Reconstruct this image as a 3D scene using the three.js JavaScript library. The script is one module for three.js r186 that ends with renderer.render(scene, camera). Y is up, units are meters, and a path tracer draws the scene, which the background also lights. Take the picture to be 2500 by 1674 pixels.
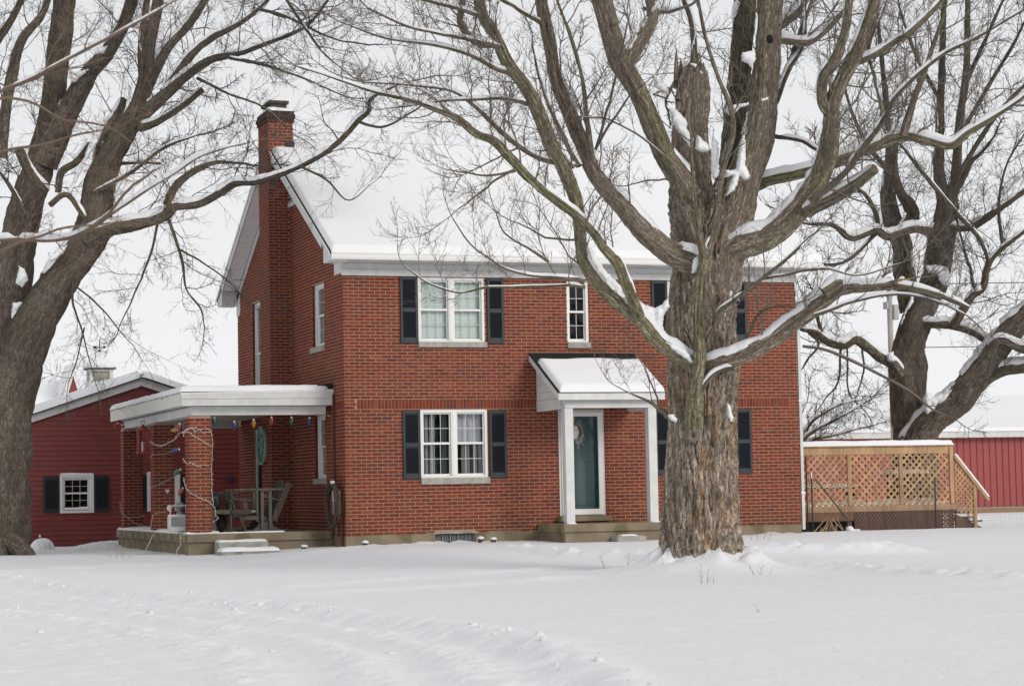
import * as THREE from 'three';
import { mergeGeometries } from 'three/addons/utils/BufferGeometryUtils.js';

const V3 = THREE.Vector3;
const v = (x, y, z) => new V3(x, y, z);
const scene = new THREE.Scene();

// ---------------------------------------------------------------- camera, sky, sun, exposure
const camera = new THREE.PerspectiveCamera(18.28, 1024 / 685, 0.1, 3000);
const YAW = 0.345252, PITCH = 0.068551, ROLL = -0.019505, EYE = v(-10.1996, 0.7904, 37.4297);
const fwd = v(Math.sin(YAW) * Math.cos(PITCH), Math.sin(PITCH), -Math.cos(YAW) * Math.cos(PITCH));
const rt0 = v(Math.cos(YAW), 0, Math.sin(YAW));
const up0 = new V3().crossVectors(rt0, fwd);
const rt = rt0.clone().multiplyScalar(Math.cos(ROLL)).addScaledVector(up0, Math.sin(ROLL));
const up = rt0.clone().multiplyScalar(-Math.sin(ROLL)).addScaledVector(up0, Math.cos(ROLL));
camera.position.copy(EYE);
camera.quaternion.setFromRotationMatrix(new THREE.Matrix4().makeBasis(rt, up, fwd.clone().negate()));
camera.focus = 37; camera.userData.fStop = 5;
scene.add(camera);
const renderer = new THREE.WebGLRenderer({ antialias: true });
renderer.setSize(1024, 685);
renderer.toneMapping = THREE.LinearToneMapping;
renderer.toneMappingExposure = 1.16;
renderer.shadowMap.enabled = true;
const FOC = 5203.15;                                     // pixels of the 2500 wide photograph
function rayOf(px, py) { return fwd.clone().addScaledVector(rt, (px - 1250) / FOC).addScaledVector(up, -(py - 837) / FOC); }
function at(px, py, depth) { return EYE.clone().addScaledVector(rayOf(px, py), depth); }
function onPlane(axis, val, px, py) { const d = rayOf(px, py); return EYE.clone().addScaledVector(d, (val - EYE[axis]) / d[axis]); }

{ // overcast sky: pale near the horizon, greyer overhead, faint broad cloud
  const w = 256, h = 128, data = new Float32Array(w * h * 4);
  for (let j = 0; j < h; j++) for (let i = 0; i < w; i++) {
    const el = ((j + 0.5) / h - 0.5) * Math.PI, az = (i + 0.5) / w * Math.PI * 2;
    const s = Math.max(0, Math.sin(el));
    let L = 0.525 + 0.26 * Math.exp(-Math.pow(s / 0.30, 2));
    L *= 1 + 0.035 * Math.sin(az * 3 + s * 9) * Math.sin(az * 2 - s * 14 + 1) * Math.min(1, s * 6);
    const b = Math.min(1, s * 4);
    const o = (j * w + i) * 4;
    data[o] = L * (1.0 - 0.015 * b); data[o + 1] = L * (1.0 - 0.003 * b); data[o + 2] = L * (1.012 + 0.012 * b); data[o + 3] = 1;
  }
  const t = new THREE.DataTexture(data, w, h, THREE.RGBAFormat, THREE.FloatType);
  t.mapping = THREE.EquirectangularReflectionMapping; t.magFilter = t.minFilter = THREE.LinearFilter; t.wrapS = THREE.RepeatWrapping; t.needsUpdate = true;
  scene.background = t; scene.environment = t;
}
const sun = new THREE.DirectionalLight(0xfff8f0, 1.5);
sun.position.set(20, 20, 38); sun.target.position.set(2, 0, 0);
sun.castShadow = true; sun.shadow.radius = 45; sun.shadow.mapSize.set(2048, 2048);
Object.assign(sun.shadow.camera, { left: -30, right: 30, top: 30, bottom: -30, near: 1, far: 140 });
scene.add(sun, sun.target);

// ---------------------------------------------------------------- noise, textures, materials
let seed = 7;
const rnd = () => { seed |= 0; seed = seed + 0x6D2B79F5 | 0; let t = Math.imul(seed ^ seed >>> 15, 1 | seed); t = t + Math.imul(t ^ t >>> 7, 61 | t) ^ t; return ((t ^ t >>> 14) >>> 0) / 4294967296; };
const rr = (a, b) => a + (b - a) * rnd();
const hash = (x, y, z = 0) => { let h = Math.imul(x, 374761393) ^ Math.imul(y, 668265263) ^ Math.imul(z, 1274126177); h = Math.imul(h ^ h >>> 13, 1274126177); return ((h ^ h >>> 16) >>> 0) / 4294967296; };
const sm = t => t * t * (3 - 2 * t);
function n2(x, y, px = 0, py = 0, s = 0) {               // value noise, optionally periodic
  let x0 = Math.floor(x), y0 = Math.floor(y); const fx = sm(x - x0), fy = sm(y - y0);
  let x1 = x0 + 1, y1 = y0 + 1;
  if (px) { x0 = ((x0 % px) + px) % px; x1 = ((x1 % px) + px) % px; }
  if (py) { y0 = ((y0 % py) + py) % py; y1 = ((y1 % py) + py) % py; }
  const a = hash(x0, y0, s), b = hash(x1, y0, s), c = hash(x0, y1, s), d = hash(x1, y1, s);
  return a + (b - a) * fx + (c - a) * fy + (a - b - c + d) * fx * fy;
}
function fb(x, y, oct = 4, px = 0, py = 0, s = 0) { let a = 0.5, f = 0; for (let o = 0; o < oct; o++) { f += a * n2(x, y, px, py, s + o); x *= 2; y *= 2; px *= 2; py *= 2; a *= 0.5; } return f / (1 - Math.pow(0.5, oct)); }
const clamp = (x, a = 0, b = 1) => x < a ? a : x > b ? b : x;
const step = (a, b, x) => sm(clamp((x - a) / (b - a)));
function tex(w, h, fn, srgb = false) {                   // fn(u, v) -> grey or [r, g, b], 0..1 linear
  const d = new Uint8Array(w * h * 4);
  for (let j = 0; j < h; j++) for (let i = 0; i < w; i++) {
    let c = fn(i / w, j / h, i, j); if (typeof c === 'number') c = [c, c, c];
    const o = (j * w + i) * 4;
    for (let k = 0; k < 3; k++) { let q = clamp(c[k]); if (srgb) q = q <= 0.0031308 ? q * 12.92 : 1.055 * Math.pow(q, 1 / 2.4) - 0.055; d[o + k] = Math.round(q * 255); }
    d[o + 3] = 255;
  }
  const t = new THREE.DataTexture(d, w, h); t.wrapS = t.wrapT = THREE.RepeatWrapping; t.magFilter = THREE.LinearFilter; t.minFilter = THREE.LinearMipmapLinearFilter; t.generateMipmaps = true;
  if (srgb) t.colorSpace = THREE.SRGBColorSpace; t.needsUpdate = true; return t;
}
const rep = (t, x, y) => { const c = t.clone(); c.repeat.set(x, y); c.needsUpdate = true; return c; };
const lin = (r, g, b) => new THREE.Color().setRGB(r, g, b);
const mat = (c, o = {}) => new THREE.MeshPhysicalMaterial({ color: Array.isArray(c) ? lin(...c) : c, roughness: 0.85, specularIntensity: (o.roughness ?? 0.85) >= 0.85 ? 0.3 : 1, ...o });

const tGrain = tex(256, 256, (u, w) => 0.72 + 0.5 * (fb(u * 16, w * 16, 4, 16, 16) - 0.5) + 0.16 * (hash(u * 256 | 0, w * 256 | 0) - 0.5), true);
const tFine = tex(256, 256, (u, w) => 0.86 + 0.22 * (fb(u * 8, w * 8, 5, 8, 8, 3) - 0.5), true);
const tSnowB = tex(512, 512, (u, w) => 0.55 * fb(u * 10, w * 10, 5, 10, 10, 5) + 0.3 * fb(u * 40, w * 40, 3, 40, 40, 9) + 0.15 * hash(u * 512 | 0, w * 512 | 0, 4));
const tSnowC = tex(512, 512, (u, w) => { const q = 0.97 + 0.06 * (fb(u * 12, w * 12, 5, 12, 12, 15) - 0.5); return [q, q, q]; }, true);
const tWood = tex(256, 512, (u, w) => { const g = fb(u * 24, w * 3, 4, 24, 3, 21), k = fb(u * 4, w * 2, 3, 4, 2, 8); return 0.66 + 0.42 * (g - 0.5) + 0.35 * (k - 0.5); }, true);
const tConc = tex(512, 512, (u, w) => { const g = fb(u * 6, w * 6, 5, 6, 6, 31), m = step(0.5, 0.68, fb(u * 5, w * 3, 5, 5, 3, 44)), s = 0.12 * (hash(u * 512 | 0, w * 512 | 0, 6) - 0.5); const b = 0.74 + 0.42 * (g - 0.5) + s; return [b * (1 - 0.30 * m), b * (1 - 0.28 * m), b * (1 - 0.36 * m)]; }, true);
const barkH2 = (u, w) => { const wob = 0.06 * (fb(u * 6, w * 9, 3, 6, 9, 2) - 0.5), r1 = 1 - Math.abs(2 * fb((u + wob) * 18, w * 7, 3, 18, 7, 51) - 1), r2 = 1 - Math.abs(2 * fb((u + wob) * 34, w * 17, 3, 34, 17, 57) - 1); return clamp(1 - 0.75 * Math.pow(r1, 5) - 0.5 * Math.pow(r2, 6)) * (0.8 + 0.4 * (fb(u * 60, w * 34, 3, 60, 34, 61) - 0.5)); };
const tBarkB = tex(512, 1024, (u, w) => barkH2(u, w));
const tBarkC = tex(512, 1024, (u, w) => { const h = barkH2(u, w), f = fb(u * 68, w * 56, 3, 68, 56, 63), k = step(0.35, 0.75, h), q = 0.62 + 0.75 * (f - 0.5); return [q * (0.72 + 0.52 * k), q * (0.64 + 0.58 * k), q * (0.56 + 0.62 * k)]; }, true);

const tFascia = tex(1024, 64, (u, w) => { // peeling white fascia with black and green streaks running down from its top edge
  let c = [0.97, 0.97, 0.95]; const n = fb(u * 90, w * 1.5, 4, 90, 0, 91), drop = Math.pow(fb(u * 14, 0.5, 4, 14, 0, 93), 3) * 2.6, k = step(0.60, 0.74, n) * step(0.75, 0.30, (1 - w) / Math.max(0.08, drop));
  c = c.map((q, i) => q * (1 - k * [0.72, 0.66, 0.78][i]));
  const e = step(0.35, 0.6, fb(u * 120, 1, 3, 120, 0, 95)) * (w > 0.93 ? 1 : 0); c = c.map(q => q * (1 - 0.78 * e));
  const y = step(0.55, 0.8, fb(u * 10, w * 2, 4, 10, 0, 97)); return [c[0] * (1 - 0.10 * y), c[1] * (1 - 0.08 * y), c[2] * (1 - 0.22 * y)];
}, true);
const M = {
  snow: mat([0.87, 0.88, 0.905], { roughness: 0.92, bumpMap: rep(tSnowB, 1, 1), bumpScale: 0.018, map: tSnowC }),
  snowFine: mat([0.87, 0.88, 0.90], { roughness: 0.92, bumpMap: rep(tSnowB, 2, 2), bumpScale: 0.008 }),
  mortar: mat([0.46, 0.32, 0.248], { map: tFine, roughness: 0.95 }),
  white: mat([0.76, 0.765, 0.75], { roughness: 0.55, map: tFine }), trim: mat([0.70, 0.70, 0.68], { roughness: 0.6, map: tFine }),
  vinyl: mat([0.82, 0.82, 0.80], { roughness: 0.4 }), muntin: mat([0.50, 0.54, 0.53], { roughness: 0.5 }), fascia: mat([0.72, 0.72, 0.69], { roughness: 0.6, map: tFascia }),
  concrete: mat([0.33, 0.275, 0.19], { map: rep(tConc, 0.7, 0.7), roughness: 0.95, bumpMap: rep(tConc, 0.7, 0.7), bumpScale: 0.004 }),
  greyConc: mat([0.40, 0.41, 0.42], { map: rep(tConc, 0.7, 0.7), roughness: 0.95 }), stone: mat([0.50, 0.49, 0.44], { map: rep(tConc, 1.2, 1.2), roughness: 0.9 }),
  shutter: mat([0.018, 0.022, 0.029], { roughness: 0.5 }), shingle: mat([0.035, 0.037, 0.042], { map: rep(tGrain, 3, 3), roughness: 0.95 }), black: mat([0.012, 0.012, 0.014], { roughness: 0.6 }),
  glass: new THREE.MeshPhysicalMaterial({ color: 0xffffff, roughness: 0.02, transmission: 1, thickness: 0, ior: 1.5 }),
  dark: mat([0.02, 0.021, 0.022], { roughness: 0.9 }), interior: mat([0.18, 0.17, 0.15]), blind: mat([0.62, 0.74, 0.69], { roughness: 0.7, side: THREE.DoubleSide }), curtain: mat([0.24, 0.28, 0.265], { roughness: 0.95, side: THREE.DoubleSide }),
  sheer: mat([0.10, 0.13, 0.13], { roughness: 0.95, side: THREE.DoubleSide }), blueCurtain: mat([0.44, 0.47, 0.51], { roughness: 0.95, side: THREE.DoubleSide }),
  barnRed: mat([0.235, 0.046, 0.040], { roughness: 0.6, map: tFine }), metalRed: mat([0.34, 0.062, 0.062], { roughness: 0.5, map: tFine }),
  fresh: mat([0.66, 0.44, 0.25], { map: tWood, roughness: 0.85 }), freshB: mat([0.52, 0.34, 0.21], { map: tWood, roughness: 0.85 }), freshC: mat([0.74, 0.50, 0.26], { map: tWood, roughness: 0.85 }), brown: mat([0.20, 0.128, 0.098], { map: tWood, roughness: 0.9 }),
  greyWood: mat([0.15, 0.142, 0.124], { map: tWood, roughness: 0.95 }), greyWoodB: mat([0.12, 0.104, 0.086], { map: tWood, roughness: 0.95 }),
  metal: mat([0.33, 0.34, 0.34], { roughness: 0.5, metalness: 0.3 }), iron: mat([0.03, 0.035, 0.03], { roughness: 0.7 }), teal: mat([0.016, 0.066, 0.070], { roughness: 0.45 }), brass: mat([0.55, 0.38, 0.12], { metalness: 0.8, roughness: 0.35 }),
  bark: mat([0.455, 0.405, 0.345], { vertexColors: true, map: tBarkC, bumpMap: tBarkB, bumpScale: 0.02, roughness: 0.95 }), barkGreen: mat([0.40, 0.375, 0.275], { vertexColors: true, map: tBarkC, bumpMap: tBarkB, bumpScale: 0.015, roughness: 0.95 }),
  barkDark: mat([0.28, 0.25, 0.215], { vertexColors: true, map: tBarkC, bumpMap: tBarkB, bumpScale: 0.02, roughness: 0.95 }), barkLeft: mat([0.28, 0.246, 0.215], { vertexColors: true, map: tBarkC, bumpMap: tBarkB, bumpScale: 0.02, roughness: 0.95 }),
  twig: mat([0.19, 0.163, 0.142], { roughness: 0.9 }), twigDark: mat([0.10, 0.09, 0.082], { roughness: 0.9 }), twigBrown: mat([0.20, 0.145, 0.11], { roughness: 0.9 }), brokenWood: mat([0.45, 0.27, 0.15], { map: tWood, roughness: 0.9 }),
  dry: mat([0.30, 0.21, 0.12]), redPaint: mat([0.30, 0.02, 0.022], { roughness: 0.4 }), greenPaint: mat([0.27, 0.50, 0.41], { roughness: 0.6 }), cream: mat([0.62, 0.55, 0.40], { roughness: 0.5 }),
};

// ---------------------------------------------------------------- object helpers
const used = {};
function numbered(name) { const n = used[name] = (used[name] ?? -1) + 1; return n ? `${name}_${String(n).padStart(3, '0')}` : name; }
function tag(o, label, category, group, kind) { if (label) o.userData.label = label; if (category) o.userData.category = category; if (group) o.userData.group = group; if (kind) o.userData.kind = kind; return o; }
function thing(name, label, category, pos = [0, 0, 0], group) { const o = new THREE.Group(); o.name = numbered(name); o.position.set(...pos); scene.add(o); return tag(o, label, category, group); }
function clean(g) { if (g.index) g = g.toNonIndexed(); for (const k of Object.keys(g.attributes)) if (!['position', 'normal', 'uv', 'color'].includes(k)) g.deleteAttribute(k); return g; }
function uvBox(g) { // uv in metres by the way each face points
  const p = g.attributes.position, n = g.attributes.normal, a = new Float32Array(p.count * 2);
  for (let i = 0; i < p.count; i++) {
    const X = Math.abs(n.getX(i)), Y = Math.abs(n.getY(i)), Z = Math.abs(n.getZ(i));
    a[i * 2] = X > Y && X > Z ? p.getZ(i) : p.getX(i); a[i * 2 + 1] = Y > X && Y > Z ? p.getZ(i) : p.getY(i);
  }
  g.setAttribute('uv', new THREE.BufferAttribute(a, 2)); return g;
}
function mesh(name, geos, m, parent, opt = {}) {
  let list = (Array.isArray(geos) ? geos : [geos]).map(clean);
  let g = list.length > 1 ? mergeGeometries(list) : list[0];
  if (!opt.keepUV) uvBox(g);
  const o = new THREE.Mesh(g, m); o.name = name; o.castShadow = o.receiveShadow = true;
  if (opt.kind) o.userData.kind = opt.kind; if (opt.label) o.userData.label = opt.label;
  (parent ?? scene).add(o); if (!parent) o.name = numbered(name); return o;
}
const box = (x0, x1, y0, y1, z0, z1) => new THREE.BoxGeometry(Math.abs(x1 - x0), Math.abs(y1 - y0), Math.abs(z1 - z0)).translate((x0 + x1) / 2, (y0 + y1) / 2, (z0 + z1) / 2);
function rbox(x0, x1, y0, y1, z0, z1, b = 0.006) { // box with chamfered edges
  const w = Math.abs(x1 - x0), h = Math.abs(y1 - y0), d = Math.abs(z1 - z0); b = Math.min(b, w / 3, h / 3, d / 3);
  const s = new THREE.Shape(); s.moveTo(-w / 2 + b, -h / 2 + b); s.lineTo(w / 2 - b, -h / 2 + b); s.lineTo(w / 2 - b, h / 2 - b); s.lineTo(-w / 2 + b, h / 2 - b); s.closePath();
  return new THREE.ExtrudeGeometry(s, { depth: d - 2 * b, bevelEnabled: true, bevelThickness: b, bevelSize: b, bevelSegments: 1, steps: 1 }).translate((x0 + x1) / 2, (y0 + y1) / 2, (z0 + z1) / 2 - d / 2 + b);
}
function bar(a, b, w, d = w, twist = 0) { // rectangular bar between two points
  const L = a.distanceTo(b), g = new THREE.BoxGeometry(w, L, d), q = new THREE.Quaternion().setFromUnitVectors(v(0, 1, 0), b.clone().sub(a).normalize());
  if (twist) g.rotateY(twist); g.applyQuaternion(q); const c = a.clone().add(b).multiplyScalar(0.5); return g.translate(c.x, c.y, c.z);
}
function rod(a, b, r0, r1 = r0, n = 8) { const L = a.distanceTo(b), g = new THREE.CylinderGeometry(r1, r0, L, n), q = new THREE.Quaternion().setFromUnitVectors(v(0, 1, 0), b.clone().sub(a).normalize()); g.applyQuaternion(q); const c = a.clone().add(b).multiplyScalar(0.5); return g.translate(c.x, c.y, c.z); }
function extr(pts, depth, m4, holes = [], bevel = 0) { // polygon in (u, v) extruded along w from 0 to depth, then placed by a matrix
  const s = new THREE.Shape(pts.map(p => new THREE.Vector2(...p))); for (const h of holes) s.holes.push(new THREE.Path(h.map(p => new THREE.Vector2(...p))));
  const g = new THREE.ExtrudeGeometry(s, { depth: depth - 2 * bevel, bevelEnabled: bevel > 0, bevelThickness: bevel, bevelSize: bevel, bevelOffset: -bevel, bevelSegments: 1, curveSegments: 8 }); if (bevel) g.translate(0, 0, bevel);
  return m4 ? g.applyMatrix4(m4) : g;
}
const rect = (a, b, c, d) => [[a, c], [b, c], [b, d], [a, d]];
const FRONT = new THREE.Matrix4();                                                      // u = x, v = y, w = towards the camera
const GABLE = new THREE.Matrix4().makeBasis(v(0, 0, 1), v(0, 1, 0), v(-1, 0, 0));         // u = z, v = y, w = -x, outwards
const place = (M4, g) => g.applyMatrix4(M4);
// soft, lumpy slab of snow over a rectangle: heights fall to nothing at the rim
function snowSlab(fx, nx, nz, thick, rimW, lump = 0.25, sd = 0) { // fx(u, v) -> base point; snow grows along +y
  const P = [], I = [], UV = [];
  for (let j = 0; j <= nz; j++) for (let i = 0; i <= nx; i++) {
    const a = i / nx, b = j / nz, p = fx(a, b), q1 = fx(a, 0), q2 = fx(a, 1), q3 = fx(0, b), q4 = fx(1, b);
    const d = Math.min(p.distanceTo(q1), p.distanceTo(q2), p.distanceTo(q3), p.distanceTo(q4)), e = clamp(d / rimW), prof = Math.sqrt(1 - (1 - e) * (1 - e));
    const n = 1 + lump * (fb(p.x * 3 + sd, p.z * 3 + sd, 3) - 0.5) * 2;
    P.push(p.x, p.y + thick * prof * n, p.z); UV.push(p.x, p.z);
  }
  for (let j = 0; j < nz; j++) for (let i = 0; i < nx; i++) { const a = j * (nx + 1) + i, b = a + 1, c = a + nx + 1, d = c + 1; I.push(a, c, b, b, c, d); }
  const g = new THREE.BufferGeometry(); g.setAttribute('position', new THREE.Float32BufferAttribute(P, 3)); g.setAttribute('uv', new THREE.Float32BufferAttribute(UV, 2)); g.setIndex(I); g.computeVertexNormals();
  return g;
}
function lumpBall(r, sx, sy, sz, x, y, z, sd, amp = 0.25) { const g = new THREE.IcosahedronGeometry(r, 3), p = g.attributes.position; for (let i = 0; i < p.count; i++) { const a = v().fromBufferAttribute(p, i), k = 1 + amp * (fb(a.x / r * 1.7 + sd + a.z / r, a.y / r * 1.7 + sd * 2, 3) - 0.5) * 2; p.setXYZ(i, a.x * k * sx + x, a.y * k * sy + y, a.z * k * sz + z); } return smoothIco(g); }
function smoothIco(g) { const p = g.attributes.position, map = new Map(), key = i => `${p.getX(i).toFixed(4)},${p.getY(i).toFixed(4)},${p.getZ(i).toFixed(4)}`, n = []; g.computeVertexNormals(); const nn = g.attributes.normal; for (let i = 0; i < p.count; i++) { const k = key(i); if (!map.has(k)) map.set(k, v()); map.get(k).add(v().fromBufferAttribute(nn, i)); } for (let i = 0; i < p.count; i++) { const q = map.get(key(i)).clone().normalize(); n.push(q.x, q.y, q.z); } g.setAttribute('normal', new THREE.Float32BufferAttribute(n, 3)); return g; }

// ---------------------------------------------------------------- the snow covered ground
const TREE = v(1.93, 0, 11.3);
const windrow = [[-9, -8], [-7.3, 1], [-6.74, 5.7], [-5.84, 11], [-4.9, 15.6], [-4.39, 19.5], [-4.45, 21.8], [-5.1, 25.1], [-7, 31]];
function windX(z) { for (let i = 1; i < windrow.length; i++) if (z <= windrow[i][1] || i === windrow.length - 1) { const [x0, z0] = windrow[i - 1], [x1, z1] = windrow[i]; return x0 + (x1 - x0) * clamp((z - z0) / (z1 - z0), -1, 1.5); } }
const pts = (list, y) => list.map(([a, b]) => { const p = onPlane('y', y, a, b); return [p.x, p.z]; });
const banks = [ // [polyline, height, half width, lumpiness]
  [pts([[1830, 1342], [1930, 1340], [2050, 1338], [2170, 1334]], -0.22), 0.17, 0.42, 1], [pts([[1960, 1372], [2150, 1378], [2330, 1386], [2500, 1392]], -0.3), 0.07, 0.35, 1.6],
  [pts([[1250, 1332], [1400, 1338], [1560, 1338], [1640, 1345]], -0.15), 0.10, 0.22, 1.2], [pts([[120, 1400], [420, 1418], [700, 1425], [1000, 1405], [1330, 1390]], -0.34), 0.035, 0.25, 0.8],
  [pts([[380, 1440], [760, 1448], [1050, 1430], [1400, 1410]], -0.36), 0.04, 0.22, 0.8], [pts([[0, 1400], [300, 1385], [640, 1372], [900, 1352], [1200, 1340]], -0.32), 0.035, 0.25, 0.8],
  [pts([[235, 1330], [290, 1322]], -0.22), 0.12, 0.5, 0.6], [pts([[90, 1340], [135, 1340]], -0.3), 0.03, 0.3, 0.4],
];
function segDist(x, z, line) { let best = 1e9; for (let i = 1; i < line.length; i++) { const [ax, az] = line[i - 1], [bx, bz] = line[i], dx = bx - ax, dz = bz - az, t = clamp(((x - ax) * dx + (z - az) * dz) / (dx * dx + dz * dz)); best = Math.min(best, Math.hypot(x - ax - dx * t, z - az - dz * t)); } return best; }
function groundY(x, z) {
  let y = -0.19 - 0.2 * step(0.5, 13, z) - 0.10 * step(0.2, -2.7, x) * (1 - step(2, 12, z)) - 0.11 * step(-0.5, -3, z) * step(7, 11, x) - 0.09 * step(-5, -25, z);
  y += 0.05 * (fb(x * 0.35 + 9, z * 0.22, 3) - 0.5) + 0.022 * (fb(x * 1.3, z * 0.9 + 3, 3) - 0.5);
  if (x > -14 && x < 22 && z > -14 && z < 34) {
    const streak = Math.pow(n2(x * 1.1 + 0.3 * z, z * 3.2 - 0.5 * x, 0, 0, 12), 3); y += 0.014 * streak;
    const d = x - windX(z), rough = fb(x * 5, z * 5, 4, 0, 0, 80), rough2 = fb(x * 14, z * 11, 3, 0, 0, 84);
    const ploughed = step(0.1, -0.5, d), fade = step(-4, 6, z);
    y += fade * (0.062 * Math.exp(-Math.pow((d + 0.08) / 0.27, 2)) * (0.5 + 0.9 * rough * (0.75 + 0.5 * rough2)) - 0.05 * ploughed);
    if (ploughed > 0) {
      const e = -d; y += fade * ploughed * (0.03 * (rough - 0.5) + 0.02 * (rough2 - 0.5) * step(0.42, 0.6, fb(x * 1.2, z * 0.7, 2, 0, 0, 88)));
      for (const [c, h, w] of [[0.75, 0.032, 0.18], [1.45, 0.028, 0.16], [2.3, 0.03, 0.22], [1.1, -0.02, 0.17], [1.85, -0.02, 0.17]]) y += fade * h * Math.exp(-Math.pow((e - c) / w, 2)) * (0.35 + 1.1 * rough * rough2 * 1.7);
    }
    for (const [line, h, w, l] of banks) { const q = segDist(x, z, line); if (q < w * 2.5) y += h * Math.exp(-q * q / (w * w)) * (1 - 0.5 * l + l * fb(x * 6, z * 6, 3, 0, 0, 33) * (0.5 + rough2)); }
    const t = Math.hypot(x - TREE.x, z - TREE.z); y += 0.36 * Math.exp(-Math.pow(t / 0.98, 2)) * (0.8 + 0.4 * fb(x * 2, z * 2, 2, 0, 0, 35)) + 0.19 * Math.exp(-Math.pow((t - 0.66) / 0.17, 2)) * (step(0.35, 0.8, n2(Math.atan2(z - TREE.z, x - TREE.x) * 4.8 + 20 + 2 * n2(x * 5, z * 5, 0, 0, 38), 1.5, 0, 0, 37)) - 0.35);
    if (z > -0.2 && z < 1.2 && x > -0.3 && x < 9.4) y += 0.10 * Math.exp(-z * 4) * (fb(x * 3.5, 2, 3, 0, 0, 41) - 0.35);
  }
  return y;
}
{
  const axis = list => { const out = []; for (const [a, b, s] of list) for (let q = a; q < b - 1e-6; q += s) out.push(q); return out; };
  const X = axis([[-2500, -300, 400], [-300, -40, 40], [-40, -14, 3], [-14, -10, 0.25], [-10, 0.6, 0.05], [0.6, 10, 0.1], [10, 20, 0.25], [20, 60, 4], [60, 300, 40], [300, 2501, 400]]);
  const Z = axis([[-2500, -300, 400], [-300, -40, 40], [-40, -16, 2], [-16, -4, 0.4], [-4, 6, 0.11], [6, 14, 0.09], [14, 28.5, 0.045], [28.5, 40, 0.5], [40, 60, 4], [60, 300, 40], [300, 801, 400]]);
  const P = [], UV = [], I = [];
  for (const z of Z) for (const x of X) { P.push(x, groundY(x, z), z); UV.push(x, z); }
  for (let j = 0; j + 1 < Z.length; j++) for (let i = 0; i + 1 < X.length; i++) { const a = j * X.length + i, b = a + 1, c = a + X.length, d = c + 1; I.push(a, c, b, b, c, d); }
  const g = new THREE.BufferGeometry(); g.setAttribute('position', new THREE.Float32BufferAttribute(P, 3)); g.setAttribute('uv', new THREE.Float32BufferAttribute(UV, 2)); g.setIndex(I); g.computeVertexNormals();
  const o = new THREE.Mesh(g, M.snow); o.name = 'ground'; o.receiveShadow = true; o.userData.kind = 'structure'; o.userData.label = 'snow covered yard with ploughed wheel ruts and drifted banks'; scene.add(o);
  // loose lumps of snow along the ploughed ridge
  const lg = smoothIco(new THREE.IcosahedronGeometry(1, 1)), n = 140, im = new THREE.InstancedMesh(lg, M.snowFine, n), m4 = new THREE.Matrix4(), q = new THREE.Quaternion();
  for (let i = 0; i < n; i++) { const z = rr(4, 28.5), near = rnd(), x = windX(z) + (near < 0.55 ? rr(-0.32, 0.2) : -Math.pow(rnd(), 0.8) * 3), s = 0.008 + 0.030 * Math.pow(rnd(), 3); q.setFromEuler(new THREE.Euler(rr(0, 6), rr(0, 6), rr(0, 6))); m4.compose(v(x, groundY(x, z) - s * 0.1, z), q, v(s * rr(0.8, 1.6), s * rr(0.6, 1), s * rr(0.8, 1.5))); im.setMatrixAt(i, m4); }
  im.name = 'snow_lumps'; im.castShadow = im.receiveShadow = true; scene.add(im); tag(im, 'loose lumps of snow scattered along the ploughed ridge', 'snow', null, 'stuff');
}

// ---------------------------------------------------------------- bricks
const H1 = 0.06555, H2 = 0.06203, BL = 0.2032, J = 0.0125;
const rowY = n => n <= 35 ? n * H1 : 35 * H1 + (n - 35) * H2;
const brickCols = [[0.285, 0.068, 0.038], [0.25, 0.06, 0.035], [0.31, 0.077, 0.041], [0.215, 0.056, 0.037], [0.345, 0.095, 0.044], [0.272, 0.064, 0.038], [0.2, 0.064, 0.052], [0.225, 0.075, 0.043], [0.295, 0.064, 0.037], [0.262, 0.07, 0.041]];
const brickMats = brickCols.map(c => mat(c, { map: tGrain, roughness: 0.92 }));
const brickVC = new THREE.MeshPhysicalMaterial({ vertexColors: true, map: tGrain, roughness: 0.92, specularIntensity: 0.3 });
function brickGeo(w, h, uo = 0, vo = 0) { // face at z = 0, chamfered rim, open back
  const c = 0.0025, P = [], UV = [], R = (k, z) => [[k, k, z], [w - k, k, z], [w - k, h - k, z], [k, h - k, z]], a = R(0, -0.014), b = R(0, -0.0022), d = R(c, 0);
  const quad = (p, q, r, s) => { for (const t of [p, q, r, p, r, s]) { P.push(...t); UV.push(t[0] * 2 + uo, t[1] * 2 + vo + t[2]); } };
  for (let i = 0; i < 4; i++) { const j = (i + 1) % 4; quad(a[i], a[j], b[j], b[i]); quad(b[i], b[j], d[j], d[i]); } quad(...d);
  const g = new THREE.BufferGeometry(); g.setAttribute('position', new THREE.Float32BufferAttribute(P, 3)); g.setAttribute('uv', new THREE.Float32BufferAttribute(UV, 2)); g.computeVertexNormals(); return g;
}
const pickCol = () => { const r = rnd(); return r < 0.62 ? [0, 1, 5, 8, 9][r / 0.62 * 5 | 0] : r < 0.74 ? 2 : r < 0.86 ? 3 : r < 0.90 ? 4 : r < 0.95 ? 6 : 7; };
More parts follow.
